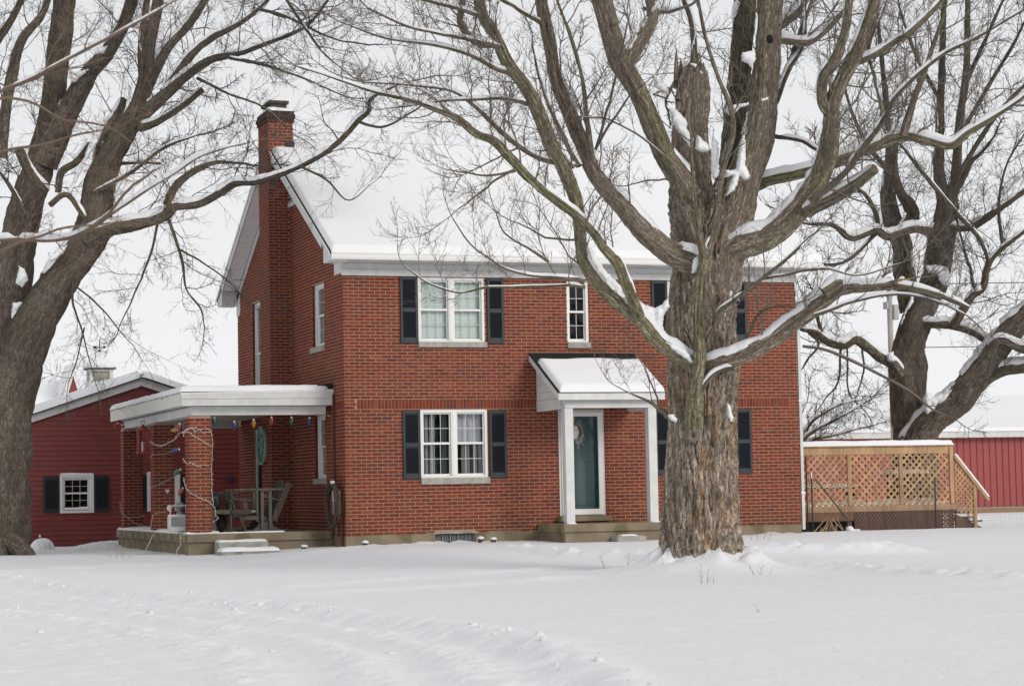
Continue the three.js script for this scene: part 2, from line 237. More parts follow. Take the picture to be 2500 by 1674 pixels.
// cut a span by rectangular holes [u0, u1, v0, v1]
function cutRow(u0, u1, v0, v1, holes) { let out = [[u0, u1]]; for (const [a, b, c, d] of holes) { if (v1 <= c + 0.012 || v0 >= d - 0.012) continue; const nx = []; for (const [p, q] of out) { if (q <= a || p >= b) { nx.push([p, q]); continue; } if (p < a - 0.004) nx.push([p, a]); if (q > b + 0.004) nx.push([b, q]); } out = nx; } return out.filter(([p, q]) => q - p > 0.018); }
class Bricks {
  constructor() { this.list = []; }
  add(M4, u0, u1, v0, v1, kind = 'brick') { this.list.push({ M4, u0, u1, v0, v1, kind, full: Math.abs(u1 - u0 - (kind === 'brick' ? BL - J : 0)) < 0.003 }); }
  courses(M4, u0, u1, rows, holes = [], off = 0, keep = null) {
    for (const r of rows) { const y0 = rowY(r) + J / 2, y1 = rowY(r + 1) - J / 2, o = u0 + ((r + off) % 2 ? BL / 2 : 0);
      for (let a = o - BL; a < u1; a += BL) { const p = Math.max(a + J / 2, u0), q = Math.min(a + BL - J / 2, u1); if (q - p < 0.02) continue;
        for (const [s, t] of cutRow(p, q, y0, y1, holes)) if (!keep || keep(s, t, y0, y1)) this.add(M4, s, t, y0, y1); } }
  }
  soldiers(M4, u0, u1, v0, v1, holes = []) { const n = Math.round((u1 - u0) / 0.0662), w = (u1 - u0) / n; for (let i = 0; i < n; i++) { const p = u0 + i * w + 0.004, q = u0 + (i + 1) * w - 0.004; for (const [s, t] of cutRow(p, q, v0, v1, holes)) this.add(M4, s, t, v0, v1, 'soldier_brick'); } }
  build(parent, single, stuffName = 'brick_courses') { // single(b): true -> a brick of its own; the rest one joined part
    const P = [], N = [], UV = [], C = [], shared = new Map(), nm = new THREE.Matrix3(), t = v();
    for (const b of this.list) {
      const col = pickCol(), w = b.u1 - b.u0, h = b.v1 - b.v0;
      if (single && single(b)) {
        const variant = (rnd() * 3) | 0, key = `${w.toFixed(3)},${h.toFixed(3)},${variant}`;
        if (!shared.has(key)) shared.set(key, brickGeo(w, h, variant * 0.37, variant * 0.61));
        const o = new THREE.Mesh(shared.get(key), brickMats[col]); o.name = b.kind; o.castShadow = o.receiveShadow = true;
        o.applyMatrix4(b.M4.clone().multiply(new THREE.Matrix4().makeTranslation(b.u0, b.v0, rr(-0.0012, 0.0012)))); parent.add(o); continue;
      }
      const g = brickGeo(w, h, rnd(), rnd()), m4 = b.M4.clone().multiply(new THREE.Matrix4().makeTranslation(b.u0, b.v0, rr(-0.0012, 0.0012))); nm.getNormalMatrix(m4);
      const p = g.attributes.position, nn = g.attributes.normal, k = rr(0.93, 1.07), o0 = v(w / 2, h / 2, 0).applyMatrix4(m4); let bc = brickCols[col]; const blend = (q, s) => { bc = bc.map((x, i) => x * (1 - s) + q[i] * s); };
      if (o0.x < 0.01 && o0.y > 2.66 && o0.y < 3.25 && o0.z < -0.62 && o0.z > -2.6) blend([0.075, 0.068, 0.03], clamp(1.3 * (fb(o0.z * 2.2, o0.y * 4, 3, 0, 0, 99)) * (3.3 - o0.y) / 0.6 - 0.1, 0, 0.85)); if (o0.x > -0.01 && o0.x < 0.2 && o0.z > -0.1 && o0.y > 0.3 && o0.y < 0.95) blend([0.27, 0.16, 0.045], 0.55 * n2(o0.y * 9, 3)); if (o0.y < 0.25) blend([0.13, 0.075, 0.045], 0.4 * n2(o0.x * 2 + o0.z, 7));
      for (let i = 0; i < p.count; i++) { t.fromBufferAttribute(p, i).applyMatrix4(m4); P.push(t.x, t.y, t.z); t.fromBufferAttribute(nn, i).applyMatrix3(nm).normalize(); N.push(t.x, t.y, t.z); UV.push(g.attributes.uv.getX(i), g.attributes.uv.getY(i)); C.push(...bc.map(q => q * k)); }
    }
    if (!P.length) return;
    const g = new THREE.BufferGeometry(); for (const [k, a, n] of [['position', P, 3], ['normal', N, 3], ['uv', UV, 2], ['color', C, 3]]) g.setAttribute(k, new THREE.Float32BufferAttribute(a, n));
    const o = new THREE.Mesh(g, brickVC); o.name = stuffName; o.userData.kind = 'stuff'; o.castShadow = o.receiveShadow = true; parent.add(o);
  }
}

// ---------------------------------------------------------------- the brick house
const HW = 9.208, HD = 8.868;                            // width along the front, depth along the gable wall
const house = thing('brick_house', 'two storey red brick house with snow on its steep roof and black shutters', 'house');
// openings: [left, right, bottom, top]
const openF = { upper: [1.435, 2.737, 3.52, 4.735], small: [4.38, 4.824, 3.53, 4.70], lower: [1.44, 2.752, 1.02, 2.285], door: [4.15, 5.075, 0.27, 2.262], cellar: [1.69, 2.474, -0.26, 0.03], upperR: [6.46, 7.76, 3.52, 4.735], lowerR: [6.48, 7.80, 1.02, 2.27] };
const openG = { upper: [-2.26, -1.36, 3.56, 4.76], lower: [-2.18, -1.36, 1.06, 2.26], farUp: [-7.43, -6.55, 2.70, 4.87], farLow: [-7.45, -6.55, 0.10, 2.16] };
const roofY = z => 7.894 - 0.56 * Math.abs(z + 4.434);
const Z4 = (w) => new THREE.Matrix4().makeTranslation(0, 0, w);
{
  // front wall: shell of mortar with openings, then its bricks
  const wallF = mesh('brick_wall', extr(rect(0.009, HW - 0.009, 0.003, 5.0), 0.25, Z4(-0.256), Object.values(openF).filter(o => o !== openF.cellar).map(o => rect(...o)).concat([[[1.69, 0.0], [2.474, 0.0], [2.474, 0.03], [1.69, 0.03]]].slice(1))), M.mortar, house);
  const B = new Bricks(), holesF = Object.values(openF).map(([a, b, c, d]) => [a, b, c, d]);
  B.courses(FRONT, 0, HW, [...Array(35).keys()], holesF, 1); B.courses(FRONT, 0, HW, [...Array(37).keys()].map(i => i + 38), holesF, 1);
  B.courses(FRONT, 0, 0.225, [35, 36, 37], [], 1); B.courses(FRONT, HW - 0.19, HW, [35, 36, 37], [], 1); B.soldiers(FRONT, 0.235, HW - 0.196, rowY(35) + J / 2, rowY(38) - J / 2, holesF);
  const full = B.list.filter(b => b.kind === 'brick' && b.full && b.u0 > 0.2).sort((a, b) => a.u0 - b.u0).slice(0, 300), set = new Set(full);
  B.build(wallF, b => set.has(b) || b.kind === 'soldier_brick');
  // gable wall
  const gp = [[-HD + 0.006, 0.003], [-0.009, 0.004], [-0.009, roofY(0) - 0.35], [-4.434, roofY(-4.434) - 0.2], [-HD + 0.006, roofY(-HD) - 0.35]];
  const wallG = mesh('brick_wall', place(GABLE, extr(gp, 0.25, Z4(-0.256), Object.values(openG).map(o => rect(...o)))), M.mortar, house);
  const G = new Bricks(), holesG = [...Object.values(openG), [-4.83, -3.97, -1, 9]];
  const under = (s, t, y0, y1) => y0 < roofY(s) - 0.33 && y0 < roofY(t) - 0.33;
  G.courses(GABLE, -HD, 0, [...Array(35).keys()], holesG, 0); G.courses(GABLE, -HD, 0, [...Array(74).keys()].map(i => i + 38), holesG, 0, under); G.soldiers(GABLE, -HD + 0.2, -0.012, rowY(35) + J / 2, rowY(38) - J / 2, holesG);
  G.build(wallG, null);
  // the two walls out of sight, floors and partitions that close the rooms
  mesh('brick_wall', box(HW - 0.25, HW - 0.004, -0.2, 5.05, -HD, -0.258), brickMats[1], house);
  mesh('brick_wall', [box(0.255, HW - 0.255, -0.2, 5.05, -HD, -HD + 0.25)], brickMats[1], house);
  mesh('room', [box(0.26, HW - 0.26, 2.42, 2.62, -HD + 0.26, -0.27), box(0.26, HW - 0.26, -0.1, 0.1, -HD + 0.26, -0.27), box(0.26, HW - 0.26, 4.95, 5.02, -HD + 0.26, -0.27), box(0.26, HW - 0.26, 0.1, 4.95, -4.6, -4.5), box(3.4, 3.5, 0.1, 2.42, -4.5, -0.27), box(3.4, 3.5, 2.62, 4.95, -4.5, -0.27), box(5.5, 5.6, 0.1, 2.42, -4.5, -0.27), box(5.5, 5.6, 2.62, 4.95, -4.5, -0.27)], M.interior, house);
  mesh('foundation', [extr(rect(0.002, HW - 0.002, -0.9, 0.0), 0.3, Z4(-0.30), [rect(...openF.cellar)]), place(GABLE, extr(rect(-HD, -0.31, -0.9, 0.0), 0.3, Z4(-0.302)))], M.concrete, house);
  const gb = mesh('cellar_window', extr(rect(1.692, 2.472, -0.258, 0.028), 0.05, Z4(-0.12), [[0, 1, 2, 3, 4].map(i => 0)].length ? [0, 1, 2, 3, 4].map(i => rect(1.715 + i * 0.149, 1.715 + i * 0.149 + 0.136, -0.25, 0.004)) : []), M.metal, house);
  for (let i = 0; i < 5; i++) mesh('glass_block', rbox(1.717 + i * 0.149, 1.717 + i * 0.149 + 0.132, -0.25, 0.002, -0.16, -0.085, 0.02), mat([0.10, 0.115, 0.12], { roughness: 0.15 }), gb);
  mesh('lintel', rbox(1.66, 2.52, 0.0, 0.028, -0.02, 0.010, 0.003), M.stone, gb);

  // roof: two slopes of shingle, the snow that lies on them
  const sl = (z0, z1, th, dy) => { const p = []; return [[z0, roofY(z0) + dy], [z1, roofY(z1) + dy], [z1, roofY(z1) + dy - th], [z0, roofY(z0) + dy - th]]; };
  const XR0 = -0.35, XR1 = HW + 0.38, PX = new THREE.Matrix4().makeBasis(v(0, 0, 1), v(0, 1, 0), v(-1, 0, 0)).setPosition(XR1, 0, 0);   // u = z, v = y, w = -x
  const roof = mesh('roof', [extr(sl(-4.434, 0.50, 0.045, 0), XR1 - XR0, PX), extr(sl(-HD - 0.50, -4.434, 0.045, 0), XR1 - XR0, PX)], M.shingle, house);
  const snowTop = (z0, z1, zr) => snowSlab((a, b) => { const z = z0 + (z1 - z0) * b; return v(XR0 + 0.006 + (XR1 - XR0 - 0.012) * a, roofY(z) - 0.006, z); }, 220, 90, 0.105, 0.07, 0.08, zr);
  mesh('snow', snowTop(-4.46, 0.53, 1), M.snowFine, roof, { keepUV: true }); mesh('snow', snowTop(-HD - 0.52, -4.42, 5), M.snowFine, roof, { keepUV: true });
  // eaves
  const eave = mesh('gutter', [place(new THREE.Matrix4(), extr([[0.40, 4.985], [0.50, 4.985], [0.515, 5.02], [0.525, 5.10], [0.40, 5.10]], XR1 - XR0 - 0.02, PX.clone().setPosition(XR1 - 0.01, 0, 0))), rbox(XR0 + 0.012, XR1 - 0.012, 5.085, 5.112, 0.515, 0.535, 0.004)], M.vinyl, house);
  mesh('soffit', [box(XR0 + 0.02, XR1 - 0.02, 4.970, 4.984, 0.03, 0.395), ...[...Array(30).keys()].map(i => box(XR0 + 0.03, XR1 - 0.03, 4.9675, 4.9705, 0.05 + i * 0.0115, 0.056 + i * 0.0115))], M.trim, house);
  for (const g of [rbox(-0.022, HW + 0.022, 4.742, 4.86, 0.002, 0.034, 0.004), rbox(-0.018, HW + 0.018, 4.8605, 4.969, 0.002, 0.024, 0.004), place(GABLE, rbox(-0.51, 0.0, 4.79, 5.03, 0.002, 0.022, 0.004)), place(GABLE, rbox(-HD, -HD + 0.35, 4.79, 5.26, 0.002, 0.022, 0.004)), place(GABLE, rbox(-HD, -HD + 0.30, 4.72, 4.79, 0.002, 0.022, 0.004))]) mesh('frieze_board', g, M.white, house);
  for (const s of [0, 1]) { // rake boards, soffit panels and boxed eave ends at the gable
    const z0 = s ? -HD - 0.5 : 0.5, zz = t => z0 + (-4.434 - z0) * t, quad = (dy0, dy1, ta = 0, tb = 1) => [[zz(ta), roofY(zz(ta)) + dy0], [zz(tb), roofY(zz(tb)) + dy0], [zz(tb), roofY(zz(tb)) + dy1], [zz(ta), roofY(zz(ta)) + dy1]];
    mesh('rake_board', [place(GABLE, extr(quad(-0.045, -0.215, 0.12), 0.02, Z4(0.352))), place(GABLE, extr(quad(-0.012, -0.09, 0.0), 0.016, Z4(0.373))), place(GABLE, extr(quad(-0.25, -0.40, 0.11), 0.02, Z4(0.002)))], M.white, house);
    const so = mesh('rake_soffit', place(GABLE, extr(quad(-0.20, -0.212, 0.13), 0.348, Z4(0.003))), M.trim, house);
    for (let k = 0; k < 24; k++) { const a = 0.135 + k * 0.036, b = a + 0.033; mesh('soffit_panel', place(GABLE, extr(quad(-0.213, -0.222, a, b), 0.30, Z4(0.03))), M.vinyl, so); }
    const ze = s ? -1 : 1, c = s ? -HD : 0, prof = [[0.0, 4.985], [0.39, 4.985], [0.49, 5.10], [0.44, 5.135], [-0.02, 5.135 + 0.46 * 0.56 - 0.02], [-0.02, 5.0]].map(([a, b]) => [c + ze * a, b - 0.03]);
    mesh('eave_return', place(GABLE, extr(s ? prof : prof, 0.345, Z4(0.004))), M.white, house);
  }
  const vent = mesh('gable_vent', [place(GABLE, extr([[-5.60, 6.50], [-3.27, 6.50], [-4.434, 7.18]], 0.03, Z4(0.004), [[[-5.36, 6.58], [-3.51, 6.58], [-4.434, 7.11]]]))], M.white, house);
  for (let k = 0; k < 6; k++) { const y = 6.60 + k * 0.085, w = 0.88 * (1 - (y - 6.58) / 0.53); if (w > 0.06) mesh('vent_louvre', place(GABLE, new THREE.BoxGeometry(2 * w, 0.06, 0.008).rotateX(-0.7).translate(-4.434, y + 0.02, 0.016)), M.trim, vent); }
  // chimney up the gable
  const ch = mesh('chimney', [box(-0.416, 0.0, -0.5, 7.3, -4.824, -3.976), box(-0.416, 0.094, 7.31, 8.24, -4.824, -3.976)], M.mortar, house);
  const C = new Bricks(), mN = new THREE.Matrix4().makeTranslation(0, 0, -3.97), mO = GABLE.clone().setPosition(-0.422, 0, 0), rows = n => [...Array(n).keys()];
  C.courses(mN, -0.422, 0.0, rows(115), [], 0); C.courses(mN, -0.422, 0.10, rows(16).map(i => i + 115), [], 0); C.courses(mO, -4.83, -3.97, rows(131), [], 1); C.build(ch, null);
  mesh('chimney_cap', [box(-0.445, 0.122, 8.24, 8.31, -4.852, -3.948), box(-0.462, 0.14, 8.312, 8.39, -4.87, -3.93), box(-0.44, 0.12, 8.392, 8.46, -4.85, -3.95)], mat([0.085, 0.055, 0.042], { map: tGrain }), ch);
  mesh('flue', [box(-0.33, -0.01, 8.462, 8.62, -4.74, -4.06), box(-0.37, 0.03, 8.622, 8.68, -4.78, -4.02)], mat([0.11, 0.095, 0.075], { map: tGrain }), ch);
  mesh('snow', [snowSlab((a, b) => v(-0.44 + 0.56 * a, 8.459, -4.85 + 0.9 * b), 12, 16, 0.07, 0.08, 0.4), snowSlab((a, b) => v(-0.37 + 0.4 * a, 8.679, -4.78 + 0.76 * b), 10, 14, 0.07, 0.09, 0.3, 4)], M.snowFine, ch, { keepUV: true });
  mesh('flashing', [box(-0.06, 0.12, 7.62, 7.84, -3.962, -3.955), box(0.101, 0.106, 7.5, 7.9, -4.8, -3.97)], M.black, ch);
}
// double hung windows: frame, sashes, muntins, panes, sill and what hangs behind the glass
function makeWindow(parent, M4, [a, b, c, d], units, mun, sill, hang, rec = 0.05) {
  const fw = 0.055, zf = -rec, geos = [extr(rect(a + 0.002, b - 0.002, c + 0.002, d - 0.002), 0.09, Z4(zf - 0.06), [...Array(units).keys()].map(i => { const w = (b - a) / units; return rect(a + i * w + fw, a + (i + 1) * w - fw, c + fw * 0.8, d - fw); }), 0.004)];
  if (units > 1) geos.push(rbox((a + b) / 2 - 0.028, (a + b) / 2 + 0.028, c + 0.03, d - 0.03, zf + 0.028, zf + 0.040, 0.003));
  const win = mesh('window', geos.map(g => place(M4, g)), M.vinyl, parent), mid = (c + d) / 2 + 0.008, w = (b - a) / units;
  for (let i = 0; i < units; i++) {
    const u0 = a + i * w + fw, u1 = a + (i + 1) * w - fw, lo = c + fw * 0.8, hi = d - fw, s = 0.036;
    for (const [q0, q1, zz] of [[mid - 0.02, hi, zf - 0.022], [lo, mid + 0.022, zf - 0.045]]) {
      mesh('sash', place(M4, extr(rect(u0 + 0.002, u1 - 0.002, q0, q1), 0.03, Z4(zz - 0.015), [rect(u0 + s * 0.7, u1 - s * 0.7, q0 + s, q1 - s * 0.8)], 0.003)), M.vinyl, win);
      const g0 = u0 + s * 0.7, g1 = u1 - s * 0.7, h0 = q0 + s, h1 = q1 - s * 0.8, bars = [];
      for (let k = 1; k < mun; k++) bars.push(box(g0 + (g1 - g0) * k / mun - 0.0065, g0 + (g1 - g0) * k / mun + 0.0065, h0, h1, zz - 0.010, zz - 0.003));
      bars.push(box(g0, g1, (h0 + h1) / 2 - 0.0065, (h0 + h1) / 2 + 0.0065, zz - 0.0095, zz - 0.0035));
      mesh('muntin', bars.map(g => place(M4, g)), M.muntin, win);
      for (let k = 0; k < mun; k++) for (const [y0, y1] of [[h0, (h0 + h1) / 2 - 0.0065], [(h0 + h1) / 2 + 0.0065, h1]]) { const p0 = g0 + (g1 - g0) * k / mun + (k ? 0.0065 : 0), p1 = g0 + (g1 - g0) * (k + 1) / mun - (k < mun - 1 ? 0.0065 : 0); mesh('pane', place(M4, new THREE.PlaneGeometry(p1 - p0, y1 - y0).translate((p0 + p1) / 2, (y0 + y1) / 2, zz - 0.0065)), M.glass, win); }
    }
    const kind = hang?.[i];
    if (kind === 'blind') { const L = []; for (let y = lo + 0.02; y < hi; y += 0.026) L.push(new THREE.BoxGeometry(u1 - u0 - 0.01, 0.027, 0.0015).rotateX(-0.42).translate((u0 + u1) / 2, y, zf - 0.115)); mesh('blind', L.map(g => place(M4, g)), M.blind, win); }
    if (kind === 'curtain' || kind === 'blue' || kind === 'side') { // hanging folds
      const part = (p0, p1, y0, y1, m) => { const g = new THREE.PlaneGeometry(p1 - p0, y1 - y0, 60, 2), q = g.attributes.position; for (let k = 0; k < q.count; k++) q.setZ(k, 0.02 * Math.sin(q.getX(k) * 62) + 0.012 * Math.sin(q.getX(k) * 27 + 1)); g.computeVertexNormals(); g.translate((p0 + p1) / 2, (y0 + y1) / 2, zf - 0.17); mesh('curtain', place(M4, g), m, win); };
      if (kind === 'side') { part(u0 + 0.0, u0 + 0.16, lo, hi, M.curtain); part(u0 + 0.19, u0 + 0.28, lo, hi, M.curtain); part(u1 - 0.12, u1 - 0.02, lo, hi, M.sheer); }
      else { if (kind === 'blue') part(u0, u1, mid, hi, M.blueCurtain); for (const k of [0.03, 0.27, 0.44, 0.70, 0.88]) part(u0 + (u1 - u0) * k, u0 + (u1 - u0) * (k + 0.09), lo, mid - 0.02, M.curtain); }
    }
  }
  if (rec > 0.08) mesh('brick_reveal', [box(a + 0.0005, a + 0.006, c, d, -rec + 0.03, -0.015), box(b - 0.006, b - 0.0005, c, d, -rec + 0.03, -0.015)].map(g => place(M4, g)), brickMats[3], win, { kind: 'stuff' });
  if (sill) mesh('sill', place(M4, rbox(sill[0], sill[1], sill[2], sill[3], -0.10, 0.045, 0.008)), M.stone, win);
  return win;
}
makeWindow(house, FRONT, openF.upper, 2, 3, [1.426, 2.763, 3.432, 3.533], ['blind', 'blind']);
makeWindow(house, FRONT, openF.lower, 2, 3, [1.436, 2.770, 0.905, 1.028], ['side', 'blue']);
makeWindow(house, FRONT, openF.small, 1, 2, [4.374, 4.845, 3.425, 3.540], null);
makeWindow(house, FRONT, openF.upperR, 2, 3, [6.45, 7.78, 3.432, 3.533], ['blind', 'blind']); makeWindow(house, FRONT, openF.lowerR, 2, 3, [6.47, 7.81, 0.905, 1.028], ['side', 'side']);
makeWindow(house, GABLE, openG.upper, 1, 3, [-2.31, -1.34, 3.455, 3.565], ['side'], 0.09); makeWindow(house, GABLE, openG.lower, 1, 3, [-2.20, -1.33, 0.955, 1.066], null, 0.09);
makeWindow(house, GABLE, openG.farUp, 1, 1, null, null, 0.09);
{ const d = mesh('side_door', place(GABLE, extr(rect(-7.448, -6.552, 0.102, 2.158), 0.06, Z4(-0.12), [rect(-7.37, -6.63, 0.2, 2.08)])), M.vinyl, house); mesh('door_panel', place(GABLE, box(-7.372, -6.628, 0.198, 2.082, -0.118, -0.09)), M.dark, d); }
function makeShutter(parent, M4, a, b, c, d) {
  const s = 0.05, m = (c + d) / 2, sh = mesh('shutter', [rbox(a, a + s, c, d, 0.004, 0.034, 0.004), rbox(b - s, b, c, d, 0.004, 0.034, 0.004), rbox(a + s, b - s, c, c + 0.11, 0.004, 0.032, 0.004), rbox(a + s, b - s, d - 0.06, d, 0.004, 0.032, 0.004), rbox(a + s, b - s, m - 0.04, m + 0.04, 0.004, 0.032, 0.004), box(a + 0.01, b - 0.01, c + 0.01, d - 0.01, 0.003, 0.008)].map(g => place(M4, g)), M.shutter, parent), L = [];
  for (const [y0, y1] of [[c + 0.11, m - 0.04], [m + 0.04, d - 0.06]]) for (let y = y0 + 0.012; y < y1 - 0.008; y += 0.027) L.push(place(M4, new THREE.BoxGeometry(b - a - 2 * s, 0.032, 0.005).rotateX(0.75).translate((a + b) / 2, y, 0.019)));
  mesh('louvre_slats', L, M.shutter, sh, { kind: 'stuff' });
}
for (const [a, b, c, d] of [[1.085, 1.425, 3.505, 4.738], [2.776, 3.104, 3.505, 4.738], [1.095, 1.432, 1.008, 2.264], [2.775, 3.115, 1.003, 2.262], [6.12, 6.452, 3.505, 4.738], [7.80, 8.135, 3.60, 4.738], [6.13, 6.47, 1.003, 2.262], [7.83, 8.166, 1.003, 2.262]]) makeShutter(house, FRONT, a, b, c, d);
{ // front door behind a full glass storm door
  const [a, b, c, d] = openF.door, dr = mesh('front_door', [box(a + 0.06, b - 0.06, c + 0.02, d - 0.06, -0.12, -0.075), rbox(a + 0.20, b - 0.20, c + 0.2, c + 0.85, -0.078, -0.06, 0.008), rbox(a + 0.20, a + 0.42, c + 1.0, d - 0.2, -0.078, -0.062, 0.008), rbox(b - 0.42, b - 0.20, c + 1.0, d - 0.2, -0.078, -0.062, 0.008)], M.teal, house);
  mesh('door_frame', extr(rect(a + 0.002, b - 0.002, c + 0.002, d - 0.002), 0.14, Z4(-0.125), [rect(a + 0.058, b - 0.058, c + 0.018, d - 0.058)], 0.004), M.white, dr);
  mesh('storm_door', extr(rect(a + 0.045, b - 0.045, c + 0.02, d - 0.045), 0.03, Z4(0.017), [rect(a + 0.16, b - 0.135, c + 0.125, d - 0.125)], 0.004), M.vinyl, dr);
  mesh('pane', new THREE.PlaneGeometry(b - a - 0.295, d - c - 0.25).translate((a + b) / 2 + 0.0125, (c + d) / 2, 0.03), M.glass, dr);
  mesh('handle', [rbox(a + 0.075, a + 0.10, 1.16, 1.36, 0.047, 0.062, 0.004), rod(v(a + 0.088, 1.19, 0.085), v(a + 0.088, 1.33, 0.085), 0.008), rod(v(a + 0.088, 1.20, 0.055), v(a + 0.088, 1.20, 0.085), 0.006), rod(v(a + 0.088, 1.32, 0.055), v(a + 0.088, 1.32, 0.085), 0.006)], M.brass, dr);
  mesh('threshold', rbox(4.10, 5.135, 0.166, 0.268, -0.1, 0.20, 0.01), M.concrete, dr);
}
{ // downspout at the right corner
  const ds = mesh('downspout', [bar(v(HW + 0.30, 4.985, 0.44), v(HW + 0.30, 4.62, 0.44), 0.06, 0.05), bar(v(HW + 0.30, 4.64, 0.44), v(HW + 0.055, 4.30, 0.0), 0.06, 0.05), bar(v(HW + 0.052, 4.33, -0.02), v(HW + 0.052, -0.1, -0.02), 0.06, 0.05)], M.trim, house);
  for (const y of [0.6, 2.4, 3.9]) mesh('strap', rbox(HW + 0.004, HW + 0.10, y, y + 0.03, -0.055, 0.016, 0.002), M.vinyl, ds);
}
// ---------------------------------------------------------------- canopy over the front door
{
  const t = thing('entrance_porch', 'small white post porch roofed with snow and black shingles over the front door', 'porch', [3.7, 0, 0]), X = -3.7, sh = g => g.translate(X, 0, 0);
  const ry = z => 3.335 - 0.53 * z, PXc = new THREE.Matrix4().makeBasis(v(0, 0, 1), v(0, 1, 0), v(-1, 0, 0)).setPosition(5.715, 0, 0);
  const roof = mesh('roof', sh(extr([[0.004, ry(0)], [1.50, ry(1.5)], [1.50, ry(1.5) - 0.03], [0.004, ry(0) - 0.03]], 2.13, PXc)), M.shingle, t);
  for (let k = 0; k < 4; k++) mesh('shingle_course', sh(extr([[0.01 + k * 0.13, ry(0.01 + k * 0.13) + 0.002], [0.145 + k * 0.13, ry(0.145 + k * 0.13) + 0.012], [0.145 + k * 0.13, ry(0.145 + k * 0.13) + 0.002]], 2.126, PXc.clone().setPosition(5.713, 0, 0))), M.shingle, roof);
  mesh('snow', sh(snowSlab((a, b) => { const z = 0.36 + 0.03 * Math.sin(a * 9) + (1.16 - 0.03 * Math.sin(a * 9)) * b; return v(3.62 + 2.08 * a, ry(z) - 0.005, z); }, 60, 40, 0.115, 0.12, 0.10, 3)), M.snowFine, roof, { keepUV: true });
  mesh('fascia', [rbox(3.60, 5.70, ry(1.5) - 0.155, ry(1.5) - 0.032, 1.47, 1.495, 0.003)].map(sh), M.white, t);
  for (const x of [3.598, 5.69]) mesh('rake_board', sh(extr([[0.006, ry(0) - 0.034], [1.465, ry(1.465) - 0.034], [1.465, ry(1.465) - 0.15], [0.006, ry(0) - 0.15]], 0.02, PXc.clone().setPosition(x + 0.01, 0, 0))), M.white, t);
  mesh('beam', [rbox(3.78, 5.60, 2.245, 2.42, 1.22, 1.34, 0.004), rbox(3.722, 3.80, 2.23, 2.425, 0.006, 1.215, 0.004), rbox(5.56, 5.64, 2.23, 2.425, 0.006, 1.215, 0.004)].map(sh), M.white, t);
  for (const x of [3.722, 5.56]) { let y = 2.43; while (y < 3.1) { const h = 0.145, z1 = Math.min(1.44, (3.335 - 0.14 - (y + 0.02)) / 0.53); if (z1 > 0.1) mesh('siding_board', sh(extr([[0.006, y], [Math.min(1.44, z1 + 0.02), y], [Math.max(0.02, (3.335 - 0.14 - y - h) / 0.53), y + h - 0.004], [0.006, y + h - 0.004]], 0.02, new THREE.Matrix4().makeBasis(v(0, 0, 1), v(0, 1, 0), v(-1, 0, 0)).setPosition(x + 0.03, 0, 0))), M.white, t); y += h; } }
  mesh('ceiling', sh(box(3.8, 5.56, 2.40, 2.42, 0.01, 1.215)), M.trim, t);
  for (const x of [3.775, 5.425]) { const p = mesh('post', sh(rbox(x, x + 0.165, 0.135, 2.244, 1.165, 1.33, 0.006)), M.white, t); mesh('snow', sh(lumpBall(0.05, 2.0, 0.5, 1.6, x + 0.1, 0.145, 1.30, x)), M.snowFine, p, { keepUV: true }); }
  const st = mesh('stoop', [rbox(3.70, 5.63, -0.01, 0.14, 0.006, 1.38, 0.012), rbox(3.73, 5.60, -0.6, -0.012, 0.006, 1.35, 0.01)].map(sh), M.concrete, t);
  mesh('step', [rbox(4.62, 5.18, -0.35, -0.09, 1.385, 1.70, 0.015)].map(sh), M.stone, st); mesh('snow', sh(snowSlab((a, b) => v(4.72 + 0.34 * a, -0.095, 1.40 + 0.22 * b), 12, 8, 0.03, 0.05, 0.3)), M.snowFine, st, { keepUV: true });
}

